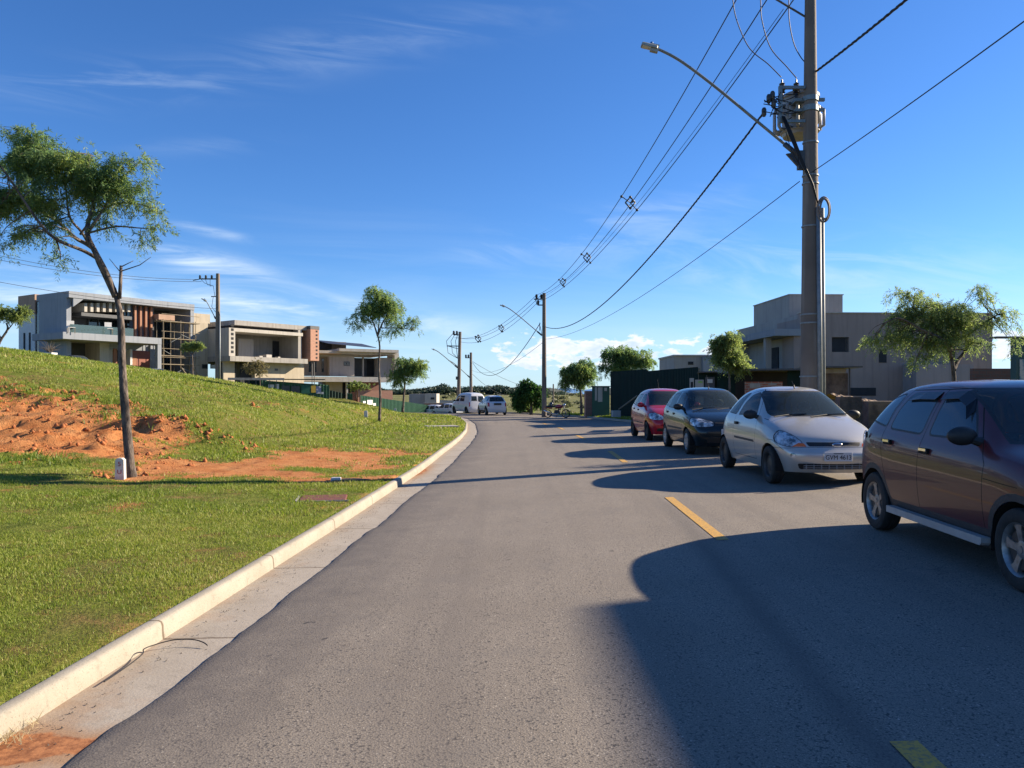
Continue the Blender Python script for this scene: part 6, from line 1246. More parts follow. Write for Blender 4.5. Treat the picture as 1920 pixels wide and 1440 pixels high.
def make_poles():
    # ---- near pole
    x1, y1 = 6.13, 15.8; zb = float(hright0(np.array(x1), np.array(y1))); root, H = pole('tall weathered concrete pole with transformer and cable coil behind the silver car', x1, y1, zb, 10.4, .215, .10, octo=12)
    Z = lambda v, D=y1: CZ+(HV-v)/F*D-zb; X = lambda u, D=y1: (u-960)/F*D-x1
    r_at = lambda z: .215+(.10-.215)*z/H
    for dx, dy, rr in ((.13, -.17, .050), (.24, -.08, .042)):
        zt = Z(392); MB().tube([(dx+.0, dy-.02, -.05), (dx-.03, dy+.0, zt)], rr, 10).build('conduit', steel, root, smooth='all')
    for v in (590, 606, 706, 425, 330, 345, 268, 200): z = Z(v); MB().lathe([(r_at(z)+.004, z-.016), (r_at(z)+.014, z-.014), (r_at(z)+.014, z+.014), (r_at(z)+.004, z+.016)], 16).build('steel_band', steel, root, smooth=True)
    lamp_arm(root, Z(298), 3.02, 2.28, 0., 1.)
    mb = MB(); zc = Z(298); mb.box(-.26, -.13, -.06, .06, zc-.22, zc+.16); mb.add([(-.5, -.03, zc+.10), (-.26, -.03, zc+.14), (-.26, -.03, zc-.16), (-.5, .03, zc+.10), (-.26, .03, zc+.14), (-.26, .03, zc-.16)], [(0, 1, 2), (3, 5, 4), (0, 3, 4, 1), (1, 4, 5, 2), (2, 5, 3, 0)]); mb.build('arm_bracket', dsteel, root)
    # coil of spare cable
    mb = MB(); rg = random.Random(2)
    for k in range(5):
        cx, cz = X(1536)+.0, Z(398); o = rg.uniform(-.012, .012); mb.tube([(cx+o+(.085+.012*k)*math.cos(a)*1.0, -.26+k*.012, cz+o+(.20+.014*k)*math.sin(a)) for a in np.linspace(0, 2*math.pi, 25)], .014, 6, cap=False)
    mb.build('cable_coil', pm('coil_grey', (.22, .19, .17), (.12, .1, .09), 20, .7), root, smooth='all')
    # transformer
    tc = Vector((X(1500, 16.4)+.0, .62, 0)); z0, z1 = Z(256, 16.4), Z(181, 16.4); tm = pm('transformer_grey', (.34, .33, .32), (.27, .26, .25), 5, .5, metal=.1)
    mb = MB(); mb.lathe([(0, z0), (.34, z0), (.36, z0+.06), (.40, z0+.08), (.40, z0+.10), (.36, z0+.12), (.36, z1-.06), (.40, z1-.05), (.40, z1), (.36, z1+.03), (0, z1+.05)], 28, 'z', tuple(tc)); t = mb.build('transformer', tm, root, smooth=True)
    mb = MB()
    for a in np.linspace(150, 245, 5): q = Vector((math.cos(R(a)), math.sin(R(a)), 0)); pts = [tc+q*.35+Vector((0, 0, z0+.62)), tc+q*.50+Vector((0, 0, z0+.60)), tc+q*.52+Vector((0, 0, z0+.5)), tc+q*.52+Vector((0, 0, z0+.18)), tc+q*.48+Vector((0, 0, z0+.12)), tc+q*.35+Vector((0, 0, z0+.12))]; mb.tube(pts, .035, 6)
    for a in np.linspace(-60, 10, 3): q = Vector((math.cos(R(a)), math.sin(R(a)), 0)); pts = [tc+q*.35+Vector((0, 0, z0+.62)), tc+q*.48+Vector((0, 0, z0+.5)), tc+q*.48+Vector((0, 0, z0+.18)), tc+q*.35+Vector((0, 0, z0+.12))]; mb.tube(pts, .035, 6)
    mb.build('cooling_tube', tm, t, smooth='all')
    bm_ = pm('bushing_brown', (.02, .018, .018), (.03, .025, .022), 8, .3)
    for u in (1471, 1498):
        mb = MB(); p = Vector((X(u, 15.9), .25, Z(163, 16.))); mb.lathe([(0, -.26), (.03, -.26), (.03, -.12), (.07, -.1), (.045, -.07), (.075, -.04), (.05, -.01), (.075, .02), (.05, .05), (.06, .085), (.02, .11), (.015, .18), (0, .18)], 12, 'z', tuple(p)); mb.build('bushing', bm_, t, smooth=True)
    mb = MB(); a0, a1 = X(1459), X(1503); ya = -.05; zt_, zb_ = Z(166), Z(229)
    for z in (zt_, zb_): mb.box(a0, a1+.05, ya-.03, ya+.03, z-.03, z+.03)
    mb.box(a0-.005, a0+.06, ya-.035, ya+.035, zb_-.032, zt_+.032)
    for v in (186, 205): z = Z(v); mb.lathe([(r_at(z)+.003, z-.05), (r_at(z)+.02, z-.048), (r_at(z)+.02, z+.048), (r_at(z)+.003, z+.05)], 16); mb.box(.1, .30, .0, .06, z-.03, z+.03); mb.box(-.3, -.1, .02, .3, z-.03, z+.03)
    mb.build('mounting_frame', pm('frame_steel', (.20, .24, .25), (.15, .18, .19), 8, .5, metal=.4), root, smooth=False)
    # low-voltage insulators and jumper wires
    mb = MB(); rg = random.Random(8)
    for (u, v) in ((1440, 187), (1449, 195), (1431, 212), (1447, 181)): MB().lathe([(0, -.09), (.03, -.09), (.05, -.05), (.05, .05), (.03, .09), (0, .09)], 10, 'z', (X(u), -.05, Z(v))).build('spool_insulator', pm('spool_dark', (.03, .03, .028), (.06, .055, .05), 20, .4), root, smooth=True)
    mb = MB()
    for k in range(16):
        a = Vector((X(rg.uniform(1430, 1460)), rg.uniform(-.2, .15), Z(rg.uniform(180, 218)))); b_ = Vector((X(rg.uniform(1455, 1500)), rg.uniform(-.2, .3), Z(rg.uniform(172, 225)))); m = a.lerp(b_, .5)+Vector((rg.uniform(-.1, .1), 0, rg.uniform(-.16, .12))); mb.tube([a*(1-t)**2+m*2*t*(1-t)+b_*t*t for t in (i/8 for i in range(9))], .010, 5)
    for k in range(4): o = k*.018; mb.tube([(X(1462)+o, -.12, Z(222)), (X(1476)+o, -.16, Z(262)+o), (X(1496)+o, -.2, Z(312)), (X(1515)+o*.5, -.2, Z(350)), (X(1527), -.22, Z(392))], .012, 5)
    mb.tube([(X(1470), -.1, Z(250)), (X(1478), -.15, Z(285)), (X(1500), -.18, Z(325))], .008, 5)
    mb.build('jumper_wire', black, root, smooth='all')
    mb = MB(); za = 9.62; mb.box(-1.45, .15, -.05, .05, za-.05, za+.05); mb.tube([(-.1, 0, za-.7), (-1.2, 0, za-.04)], .02, 6); mb.build('crossarm', dsteel, root)
    # ---- the second pole along the road
    x2, y2 = 2.4, 57.4; zb2 = -.52; r2, H2 = pole('tall concrete pole with street lamp beside the motorcycle', x2, y2, zb2, 8.76, .20, .135); Z2 = lambda v: CZ+(HV-v)/F*y2-zb2; X2 = lambda u: (u-960)/F*y2-x2
    lamp_arm(r2, Z2(629), 2.85, 2.2, 0., 1.1); mb = MB(); mb.box(X2(1001), -.1, -.05, .05, Z2(561)-.04, Z2(561)+.04); mb.box(X2(1008), -.1, -.05, .05, Z2(572)-.04, Z2(572)+.04); mb.tube([(X2(1007), 0, Z2(572)), (X2(1004), 0, Z2(561))], .03, 6); mb.build('crossarm', dsteel, r2)
    mb = MB()
    for u, v in ((1006, 560), (1015, 560), (1009, 571)): insul(mb, (X2(u), 0, Z2(v)), 1.9)
    mb.build('insulator', pm('insulator_dark', (.03, .04, .05), rough=.3), r2, smooth=True); mb = MB(); mb.tube([(X2(1012), 0, Z2(605)), (X2(1012), 0, Z2(620))], .03, 6); mb.tube([(X2(1013), 0, Z2(612)), (X2(1016), 0, Z2(628))], .02, 6); mb.build('cable_clamp', dsteel, r2)
    # ---- poles beyond the bend
    def farpole(lab, u, D, vt, zb_, rb, rt, tilt=0., arm=None):
        x = (u-960)/F*D; r, H = pole(lab, x, D, zb_, CZ+(HV-vt)/F*D, rb, rt); r.rotation_euler = (0, tilt, 0); return r
    D3 = 86; r3 = farpole('leaning concrete pole with wire loops, left one of the pair beyond the white van', 859, D3, 622, -1.5, .24, .17, R(1.3)); zr = lambda v, D, b_: CZ+(HV-v)/F*D-b_
    lamp_arm(r3, zr(690, D3, -1.5), 2.7, 2.0, 0., 1.4); mb = MB(); mb.box(-1.45, 0, -.06, .06, zr(649, D3, -1.5)-.05, zr(649, D3, -1.5)+.05); mb.box(-.75, .1, -.05, .05, zr(628, D3, -1.5)-.05, zr(628, D3, -1.5)+.05); mb.tube([(-1.4, 0, zr(649, D3, -1.5)), (-.2, 0, zr(654, D3, -1.5))], .04, 6); mb.box(-.35, -.1, -.2, .05, zr(712, D3, -1.5), zr(706, D3, -1.5)); mb.build('crossarm', dsteel, r3)
    mb = MB()
    for dx in (-1.4, -.9, -.4): mb.tube([(dx, 0, zr(649, D3, -1.5)), (dx-.1, 0, zr(640, D3, -1.5)), (dx*.6, 0, zr(628, D3, -1.5)+.1), (-.3, 0, zr(627, D3, -1.5))], .03, 5); mb.tube([(dx, 0, zr(649, D3, -1.5)), (dx+.1, 0, zr(662, D3, -1.5)), (-.2, 0, zr(672, D3, -1.5))], .03, 5)
    mb.build('wire_loop', black, r3, smooth='all'); mb = MB()
    for dx in (-.7, -.35): insul(mb, (dx, 0, zr(628, D3, -1.5)), 2.6)
    mb.build('insulator', dsteel, r3, smooth=True)
    D4 = 122; r4 = farpole('concrete pole with orange board at its foot, right one of the pair beyond the van', 883, D4, 661, -3.2, .30, .20); lamp_arm(r4, zr(708, D4, -3.2), 3.1, 2.6, 0., 1.7); mb = MB(); mb.box(-.9, 0, -.06, .06, zr(671, D4, -3.2)-.06, zr(671, D4, -3.2)+.06)
    for dx in (-.8, -.4): insul(mb, (dx, 0, zr(671, D4, -3.2)), 3.)
    mb.build('crossarm', dsteel, r4); MB().box(-.55, .2, -.5, -.3, zr(744, D4, -3.2), zr(738, D4, -3.2)).build('orange_board', pm('orange_board', (.62, .17, .05), (.55, .14, .05), 3, .6), r4)
    r5 = farpole('short distant post in the field right of the tall pole', 1037.5, 150, 720, -1.0, .16, .13)
    # ---- pole in front of the left houses
    D6 = 56; zb6 = 1.0; r6 = farpole('concrete pole with side pipe standing between the grey and the beige house', 408.5, D6, 513, zb6, .20, .13); zz = lambda v: CZ+(HV-v)/F*D6-zb6; xx = lambda u: (u-408.5)/F*D6
    mb = MB(); mb.box(xx(377), 0, -.05, .05, zz(523)-.04, zz(523)+.04); mb.tube([(xx(362), 0, zz(526)), (xx(380), 0, zz(522))], .03, 6); mb.box(xx(396), 0, -.04, .04, zz(556)-.03, zz(556)+.03); mb.build('crossarm', dsteel, r6); mb = MB()
    for u in (375, 386, 397): insul(mb, (xx(u), 0, zz(523)), 1.6)
    mb.build('insulator', dsteel, r6, smooth=True); MB().tube([(xx(413), -.1, zz(720)), (xx(413), -.1, zz(592))], .06, 8).build('conduit', steel, r6, smooth='all'); MB().tube([(xx(413), -.1, zz(592)), (xx(411), -.1, zz(584))], .03, 6).build('conduit_head', black, r6)
    lamp_arm(r6, zz(598), .75, 1.35, 0., 1.0)
    mb = MB()
    for k in range(3): mb.tube([(xx(376+k*9), 0, zz(523)), (xx(384+k*5), 0, zz(531+k*3)), (xx(400), 0, zz(536)), (xx(403), 0, zz(556))], .016, 5)
    mb.tube([(xx(400), 0, zz(556)), (xx(397), 0, zz(575)), (xx(404), 0, zz(585))], .016, 5); mb.build('wire_loop', black, r6, smooth='all')
    # ---- cables
    p1 = Vector((x1, y1, 0)); p2 = Vector((x2, y2, 0)); p3 = Vector(((862-960)/F*D3, D3, 0)); p4 = Vector(((884-960)/F*D4, D4, 0)); p0 = Vector((3.0, -26, 0)); A = lambda v, D: CZ+(HV-v)/F*D
    def cable(pts, r, label, group=None, twist=0, mat=None, name='cable'):
        mb = MB()
        if twist:
            for s in range(3):
                q = []; L_ = 0; full = []
                for i in range(len(pts)-1):
                    for k in range(twist): full.append(pts[i].lerp(pts[i+1], k/twist))
                full.append(pts[-1])
                for i, p in enumerate(full):
                    if i: L_ += (p-full[i-1]).length
                    a = L_*9+s*2.094; q.append(p+Vector((math.cos(a), 0, math.sin(a)))*r*.8)
                mb.tube(q, r*.75, 5)
        else: mb.tube(pts, r, 5)
        o = mb.build(name, mat or black, None, smooth='all'); tag(o, label, 'cable', group); return o
    gC = 'overhead lines between the near and the second pole'
    at1 = [Vector((x1-1.35, y1, 9.75)), Vector((x1-.95, y1, 9.35)), Vector((x1-.62, y1, 9.05)), Vector((x1-.55, y1, 9.25))]; at2 = [Vector((X2(1006)+x2, y2, A(553, y2))), Vector((X2(1015)+x2, y2, A(553, y2))), Vector((X2(1009)+x2, y2, A(566, y2))), Vector((X2(1020)+x2, y2, A(556, y2)))]
    sg = [1.25, 1.12, 1.05, .85]; LAB = ['leftmost high-voltage line from the second pole up to the near pole', 'middle high-voltage line of the bundle with spacers', 'lowest high-voltage line of the bundle with spacers', 'thin upper messenger wire of the high-voltage bundle']
    for k in range(4): cable(catenary(at1[k], at2[k], sg[k]), (.013, .013, .013, .007)[k], LAB[k], gC)
    for k in range(3): q0 = Vector((p0.x-1.0+k*.3, p0.y, 9.6)); cable(catenary(q0, at1[k], 1.1), .013, ('high line arriving overhead at the near pole, outermost', 'high line arriving overhead at the near pole, middle', 'high line arriving overhead at the near pole, nearest the shaft')[k], gC)
    def spacer(t, a1, a2, sgs, lab, s=.36, gname='diamond spacers clipped on the lines'):
        c = [a1[k].lerp(a2[k], t)-Vector((0, 0, 4*sgs[k]*t*(1-t))) for k in range(3)]; m = (c[0]+c[1]+c[2])/3; mb = MB(); w = s*.5
        pts = [m+Vector((0, 0, w*1.1)), m+Vector((w, 0, 0)), m+Vector((0, 0, -w*1.1)), m+Vector((-w, 0, 0)), m+Vector((0, 0, w*1.1))]
        for i in range(4): mb.tube([pts[i], pts[i+1]], s*.075, 6)
        for q in c+[pts[0], pts[2]]: mb.ell(q, (s*.15, s*.12, s*.15), 8, 5)
        for q in c: mb.tube([q, m], s*.05, 5)
        o = mb.build('cable_spacer', pm('spacer_grey', (.05, .055, .06), rough=.5), None, smooth='all'); tag(o, lab, 'cable spacer', gname)
    spacer(.285, at1, at2, sg, 'spacer on the high-voltage bundle nearest to the near pole'); spacer(.50, at1, at2, sg, 'middle spacer on the bundle between the two tall poles'); spacer(.695, at1, at2, sg, 'spacer on the bundle closest above the second pole')
    at3 = [p3+Vector((-.6, 0, A(633, D3))), p3+Vector((-.3, 0, A(633, D3))), p3+Vector((.1, 0, A(641, D3)))]; s3 = [1.1, 1.2, 1.1]
    for k in range(3): cable(catenary(at2[k], at3[k], s3[k], 24), .016, ('upper line from the second pole to the leaning pole', 'middle line from the second pole to the leaning pole', 'lower line from the second pole to the leaning pole')[k], 'lines beyond the second pole')
    spacer(.36, at2[:3], at3, s3, 'spacer on the far lines, nearer the second pole', .5); spacer(.66, at2[:3], at3, s3, 'spacer on the far lines, nearer the leaning pole', .6)
    cable(catenary(Vector((p1.x-.98, y1-.1, A(213, y1))), Vector((x2-.1, y2, A(611, y2))), 1.62, 50), .017, 'thick twisted low-voltage cable sagging between the two tall poles', gC, twist=5)
    cable(catenary(Vector((p1.x+.1, y1, A(135, y1))), Vector((p0.x+.5, p0.y, 7.6)), 1.7, 50), .018, 'thick twisted cable rising from the near pole to the upper right', gC, twist=5)
    cable(catenary(Vector((x2-.3, y2, A(606, y2))), p4+Vector((.2, 0, A(680, D4))), 2.9, 30), .03, 'low-voltage cable from the second pole down to the far pole', 'lines beyond the second pole')
    cable(catenary(Vector((p1.x-.22, y1, A(340, y1))), Vector((x2, y2, A(636, y2))), .75, 40), .009, 'thin straight telephone wire from the near pole to the second', gC); cable(catenary(Vector((p1.x, y1, A(325, y1))), Vector((p0.x+.6, p0.y, 6.2)), .75, 40), .009, 'thin telephone wire from the near pole to the right edge', gC)
    cable(catenary(Vector((x2, y2, A(640, y2))), p4+Vector((0, 0, A(694, D4))), 1.2, 20), .014, 'thin telephone wire running on past the second pole', 'lines beyond the second pole')
    far = Vector(((1075-960)/F*170, 170, A(730, 170))); cable(catenary(p4+Vector((.2, 0, A(678, D4))), far, 2., 20), .028, 'upper line from the far pole down to the field', 'lines beyond the second pole'); f2 = Vector(((970-960)/F*170, 170, A(742, 170))); cable(catenary(p4+Vector((.2, 0, A(702, D4))), f2, 1.2, 20), .028, 'lower line from the far pole down to the field', 'lines beyond the second pole')
    # drop wires to the transformer
    D_ = [((1371, -40), (1374, 0), (1382, 40), (1405, 90), (1440, 120), (1465, 145)), ((1424, -40), (1426, 0), (1429, 40), (1445, 90), (1475, 125), (1494, 147)), ((1481, -40), (1479, 0), (1480, 40), (1488, 80), (1500, 105), (1512, 120))]
    for k, q in enumerate(D_):
        n = len(q); pts = [P(u, v, y1+.05) for u, v in q]; W = []
        for i in range(n-1):
            a, b_, c, d = pts[max(i-1, 0)], pts[i], pts[i+1], pts[min(i+2, n-1)]
            for s in range(6): t = s/6; W.append(.5*((2*b_)+(c-a)*t+(2*a-5*b_+4*c-d)*t*t+(3*b_-a-3*c+d)*t**3))
        W.append(pts[-1]); o = MB().tube(W, .010, 6).build('drop_wire', black, None, smooth='all'); tag(o, ('left drop wire curving down to the first transformer bushing', 'middle drop wire curving down to the second transformer bushing', 'right drop wire curving in behind the near pole')[k], 'cable', 'drop wires above the transformer')
    q0 = Vector((-31.5, 46, A(470, 46)))
    for k, (v0, v1) in enumerate(((478, 524), (486, 528))): cable(catenary(Vector((-30.2, 45, A(v0, 45))), Vector((xx(370+8*k)+(408.5-960)/F*D6, D6, A(v1, D6))), .35, 20), .014, ('upper wire running left from the pole by the grey house', 'lower wire running left from the pole by the grey house')[k], 'wires over the grey house')
    cable(catenary(Vector((-30.3, 45, A(527, 45))), Vector((xx(408)+(408.5-960)/F*D6, D6, A(579, D6))), .25, 20), .014, 'low telephone wire crossing the front of the grey house', 'wires over the grey house')
make_poles()
# ------------------------------------------------------------------ motorcycle
def motorcycle():
    x, y = 3.20, 55.0; z = float(zroad(x, y))+.014; r = empty('motorcycle', (x, y, z), R(-12), 'parked red motorcycle with helmet on its seat, beside the second pole', 'motorcycle')
    red = pm('moto_red', (.30, .012, .02), rough=.25, coat=1.); c = car_mats()
    for xx, rr in ((-.64, .30), (.66, .31)):
        mb = MB(); mb.lathe([(rr-.07, -.03), (rr-.02, -.045), (rr, -.02), (rr, .02), (rr-.02, .045), (rr-.07, .03), (rr-.07, -.03)], 28, 'y'); w = mb.build('wheel', c['tyre'], r, smooth='all'); w.location = (xx, 0, rr)
        mb = MB(); mb.lathe([(rr-.07, -.02), (rr-.06, -.02), (rr-.06, .02), (rr-.07, .02)], 28, 'y'); mb.lathe([(0, -.07), (.06, -.07), (.06, .07), (0, .07)], 12, 'y')
        for k in range(6): a = k*math.pi/3; mb.tube([(0, 0, 0), ((rr-.07)*math.cos(a), 0, (rr-.07)*math.sin(a))], .012, 5)
        mb.build('rim', c['steel'], w)
    mb = MB(); 
    for s in (-.09, .09): mb.tube([(.66, s, .31), (.50, s, .80), (.44, s*.8, .98)], .022, 8)
    mb.build('front_fork', steel, r, smooth='all'); MB().tube([(.44, 0, .95), (.30, 0, .70), (.20, 0, .32), (-.18, 0, .28), (-.22, 0, .62), (.30, 0, .74)], .026, 8).build('frame', c['rubber'], r, smooth='all')
    MB().tube([(-.22, .08, .32), (-.64, .08, .30)], .025, 6).tube([(-.22, -.08, .32), (-.64, -.08, .30)], .025, 6).build('swingarm', c['rubber'], r); mb = MB()
    mb.ell((.14, 0, .80), (.32, .17, .15), 14, 10); mb.build('fuel_tank', red, r, smooth='all'); mb = MB(); mb.bbox(-.78, .0, -.12, .12, .74, .84, .04); mb.ell((-.35, 0, .82), (.40, .13, .06), 12, 8); mb.build('seat', c['rubber'], r, smooth=True)
    mb = MB(); mb.bbox(-.16, .26, -.16, .16, .28, .56, .05); mb.tube([(.12, 0, .48), (.18, 0, .64)], .075, 12); mb.build('engine', c['steel'], r, smooth=True); mb = MB(); mb.prism([(-.78, .68), (-.30, .62), (-.30, .74), (-.86, .80)], -.12, .12); mb.build('side_panel', red, r)
    mb = MB(); mb.tube([(.2, -.13, .38), (.05, -.15, .26), (-.3, -.16, .30), (-.42, -.17, .36)], .025, 8); mb.tube([(-.36, -.17, .34), (-.92, -.18, .52)], .048, 10); mb.build('exhaust', c['chrome'], r, smooth='all')
    mb = MB(); mb.tube([(.44, 0, 1.0), (.40, -.16, 1.06), (.28, -.36, 1.04)], .014, 6); mb.tube([(.44, 0, 1.0), (.40, .16, 1.06), (.28, .36, 1.04)], .014, 6); mb.build('handlebar', c['rubber'], r, smooth='all')
    for s in (-1, 1): mb = MB(); mb.tube([(.34, s*.26, 1.05), (.36, s*.32, 1.22)], .008, 5); mb.ell((.36, s*.34, 1.26), (.02, .06, .04), 8, 6); mb.build('mirror', c['rubber'], r, smooth='all')
    mb = MB(); mb.lathe([(0, .10), (.09, .09), (.10, 0), (.06, -.10), (0, -.12)], 16, 'x', (.56, 0, .92)); mb.build('headlight', c['chrome'], r, smooth='all')
    pts = [(.66+.36*math.cos(a), .31+.36*math.sin(a)) for a in np.linspace(R(35), R(140), 10)]; mb = MB(); mb.prism(pts+[(a*.97+.02, b_*.97) for a, b_ in reversed(pts)], -.06, .06); mb.build('front_mudguard', pm('moto_yellow_trim', (.45, .40, .22), rough=.35), r); pts = [(-.64+.37*math.cos(a), .31+.37*math.sin(a)) for a in np.linspace(R(60), R(170), 10)]; mb = MB(); mb.prism(pts+[(a*.97-.02, b_*.97) for a, b_ in reversed(pts)], -.06, .06); mb.build('rear_mudguard', c['rubber'], r)
    MB().tube([(0, .12, .3), (-.05, .28, .02)], .014, 6).build('side_stand', c['rubber'], r)
    MB().box(-.93, -.88, -.06, .06, .60, .68).build('tail_lamp', c['orange'], r)
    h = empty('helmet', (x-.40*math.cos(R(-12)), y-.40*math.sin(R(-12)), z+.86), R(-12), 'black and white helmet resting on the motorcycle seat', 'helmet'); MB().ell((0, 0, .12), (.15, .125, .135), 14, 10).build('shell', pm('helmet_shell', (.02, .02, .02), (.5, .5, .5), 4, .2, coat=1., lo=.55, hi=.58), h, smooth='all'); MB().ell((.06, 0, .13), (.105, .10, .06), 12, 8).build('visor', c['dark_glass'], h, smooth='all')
motorcycle()
# ------------------------------------------------------------------ distant white vehicles
def far_vehicles():
    wp = paintm('white_paint_gloss', (.62, .63, .65), .0, .3); g = 'white vehicles parked beyond the bend'; c = car_mats()
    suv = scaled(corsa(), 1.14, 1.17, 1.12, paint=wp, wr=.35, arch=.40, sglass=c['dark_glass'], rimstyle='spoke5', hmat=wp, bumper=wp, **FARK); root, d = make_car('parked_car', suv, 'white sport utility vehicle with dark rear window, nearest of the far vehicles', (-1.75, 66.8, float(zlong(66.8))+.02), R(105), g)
    mb = MB(); mb.box(-2.13, -2.08, -.32, .32, .86, 1.02); mb.build('plate_recess', c['rubber'], root)
    for s in (-1, 1): MB().tube([(-1.2, s*.56, 1.68), (-1.0, s*.56, 1.72), (.0, s*.56, 1.72), (.2, s*.56, 1.66)], .02, 6).build('roof_rail', steel, root)
    # panel van
    van = scaled(corsa(), 1.25, 1.0, 1.12, paint=wp, wr=.31, arch=.36, rimstyle='steel', hmat=wp, bumper=wp, **FARK)
    van['st'] = [(2.30, 2.25, .66, .95, 2.32, .98), (2.15, 2.1, .70, 1.05, 2.12, 1.08), (1.85, 1.8, .74, 1.12, 1.82, 1.16), (1.6, 1.55, .76, 1.2, 1.65, 1.25), (1.3, 1.2, .74, 1.55, 1.32, 1.58), (1.05, .9, .70, 1.82, 1.02, 1.88), (.7, .6, .70, 1.90, .7, 1.97), (.2, .2, .71, 1.92, .2, 2.0), (-.6, -.6, .71, 1.92, -.6, 2.0), (-1.3, -1.3, .71, 1.92, -1.3, 1.99), (-1.85, -1.82, .70, 1.88, -1.85, 1.94), (-2.05, -1.98, .70, 1.80, -2.0, 1.84), (-2.12, -2.1, .74, 1.5, -2.12, 1.5)]
    van['z4'] = [(2.3, .9), (1.8, 1.05), (1.3, 1.12), (-1.9, 1.12), (-2.2, 1.1)]; van['doors'] = [('door_front', [(1.2, .35), (.2, .35), (.2, 1.75), (.85, 1.75), (1.25, 1.3)])]; van['windows'] = [('win_front', rpoly([(1.1, 1.2), (.3, 1.2), (.3, 1.68), (.8, 1.68)], .04)), ('win_rear', rpoly([(.1, 1.2), (-.9, 1.2), (-.9, 1.68), (.1, 1.68)], .04))]; van['windoor'] = {'win_front': 'door_front'}
    van['nose'] = [2.3, 2.42, 2.42, 2.38, 2.34, 2.32]; van['tail'] = [-2.12, -2.22, -2.2, -2.16, -2.15, -2.14]; van['wx'] = [(2.3, .88), (1.9, 1.), (-2., 1.), (-2.2, .96)]; van['clad'] = []
    van['rear'] = [('rear_window', [(-.62, 1.22), (-.06, 1.22), (-.06, 1.66), (-.60, 1.66)]), ('rear_window', [(.62, 1.22), (.06, 1.22), (.06, 1.66), (.60, 1.66)]), ('taillight', [(-.84, .7), (-.74, .7), (-.74, 1.1), (-.84, 1.1)]), ('taillight', [(.84, .7), (.74, .7), (.74, 1.1), (.84, 1.1)])]; van['front'] = [('windscreen', rpoly([(-.72, 1.25), (.72, 1.25), (.64, 1.78), (-.64, 1.78)], .05))]; van['mirror'] = (1.15, .86, 1.25); van['handles'] = [('door_front', .35, 1.0, .87)]
    make_car('parked_van', van, 'white panel van parked just beyond the white utility vehicle', (-4.1, 72.5, float(zlong(72))-.05), R(116), g, 'van')
    small = scaled(palio(), 1., 1., 1., paint=wp, hmat=wp, bumper=wp, rimstyle='steel', **FARK)
    r1, _ = make_car('parked_car', small, 'white hatchback with red tail lamp just left of the white van', (-7.0, 83., -1.28), R(140), g)
    r2 = copy_tree(r1); r2.location = (-8.9, 84.5, -1.45); r2.rotation_euler = (0, 0, R(152)); r2['label'] = 'white hatchback farthest left in the row beyond the bend'
    r3 = copy_tree(r1); r3.location = (-25.2, 54.8, float(CZ+(HV-689)/F*54.8)-1.50); r3.rotation_euler = (0, 0, R(-25)); r3['label'] = 'white car half hidden by the hill below the scaffolding'; r3['group'] = 'cars parked before the left houses'
    dk = paintm('dark_blue_paint', (.015, .03, .055), .4, .3); r4 = copy_tree(r1); r4.location = (-31.0, 54.8, float(CZ+(HV-665)/F*54.8)-1.46); r4.rotation_euler = (0, 0, R(-40)); r4['label'] = 'dark blue car half hidden by the hill before the grey house'; r4['group'] = 'cars parked before the left houses'
    def repaint(o):
        if o.type == 'MESH' and wp.name in [m.name for m in o.data.materials if m]:
            o.data = o.data.copy()
            for i, m in enumerate(o.data.materials):
                if m == wp: o.data.materials[i] = dk
        for ch in o.children: repaint(ch)
    repaint(r4)
far_vehicles()
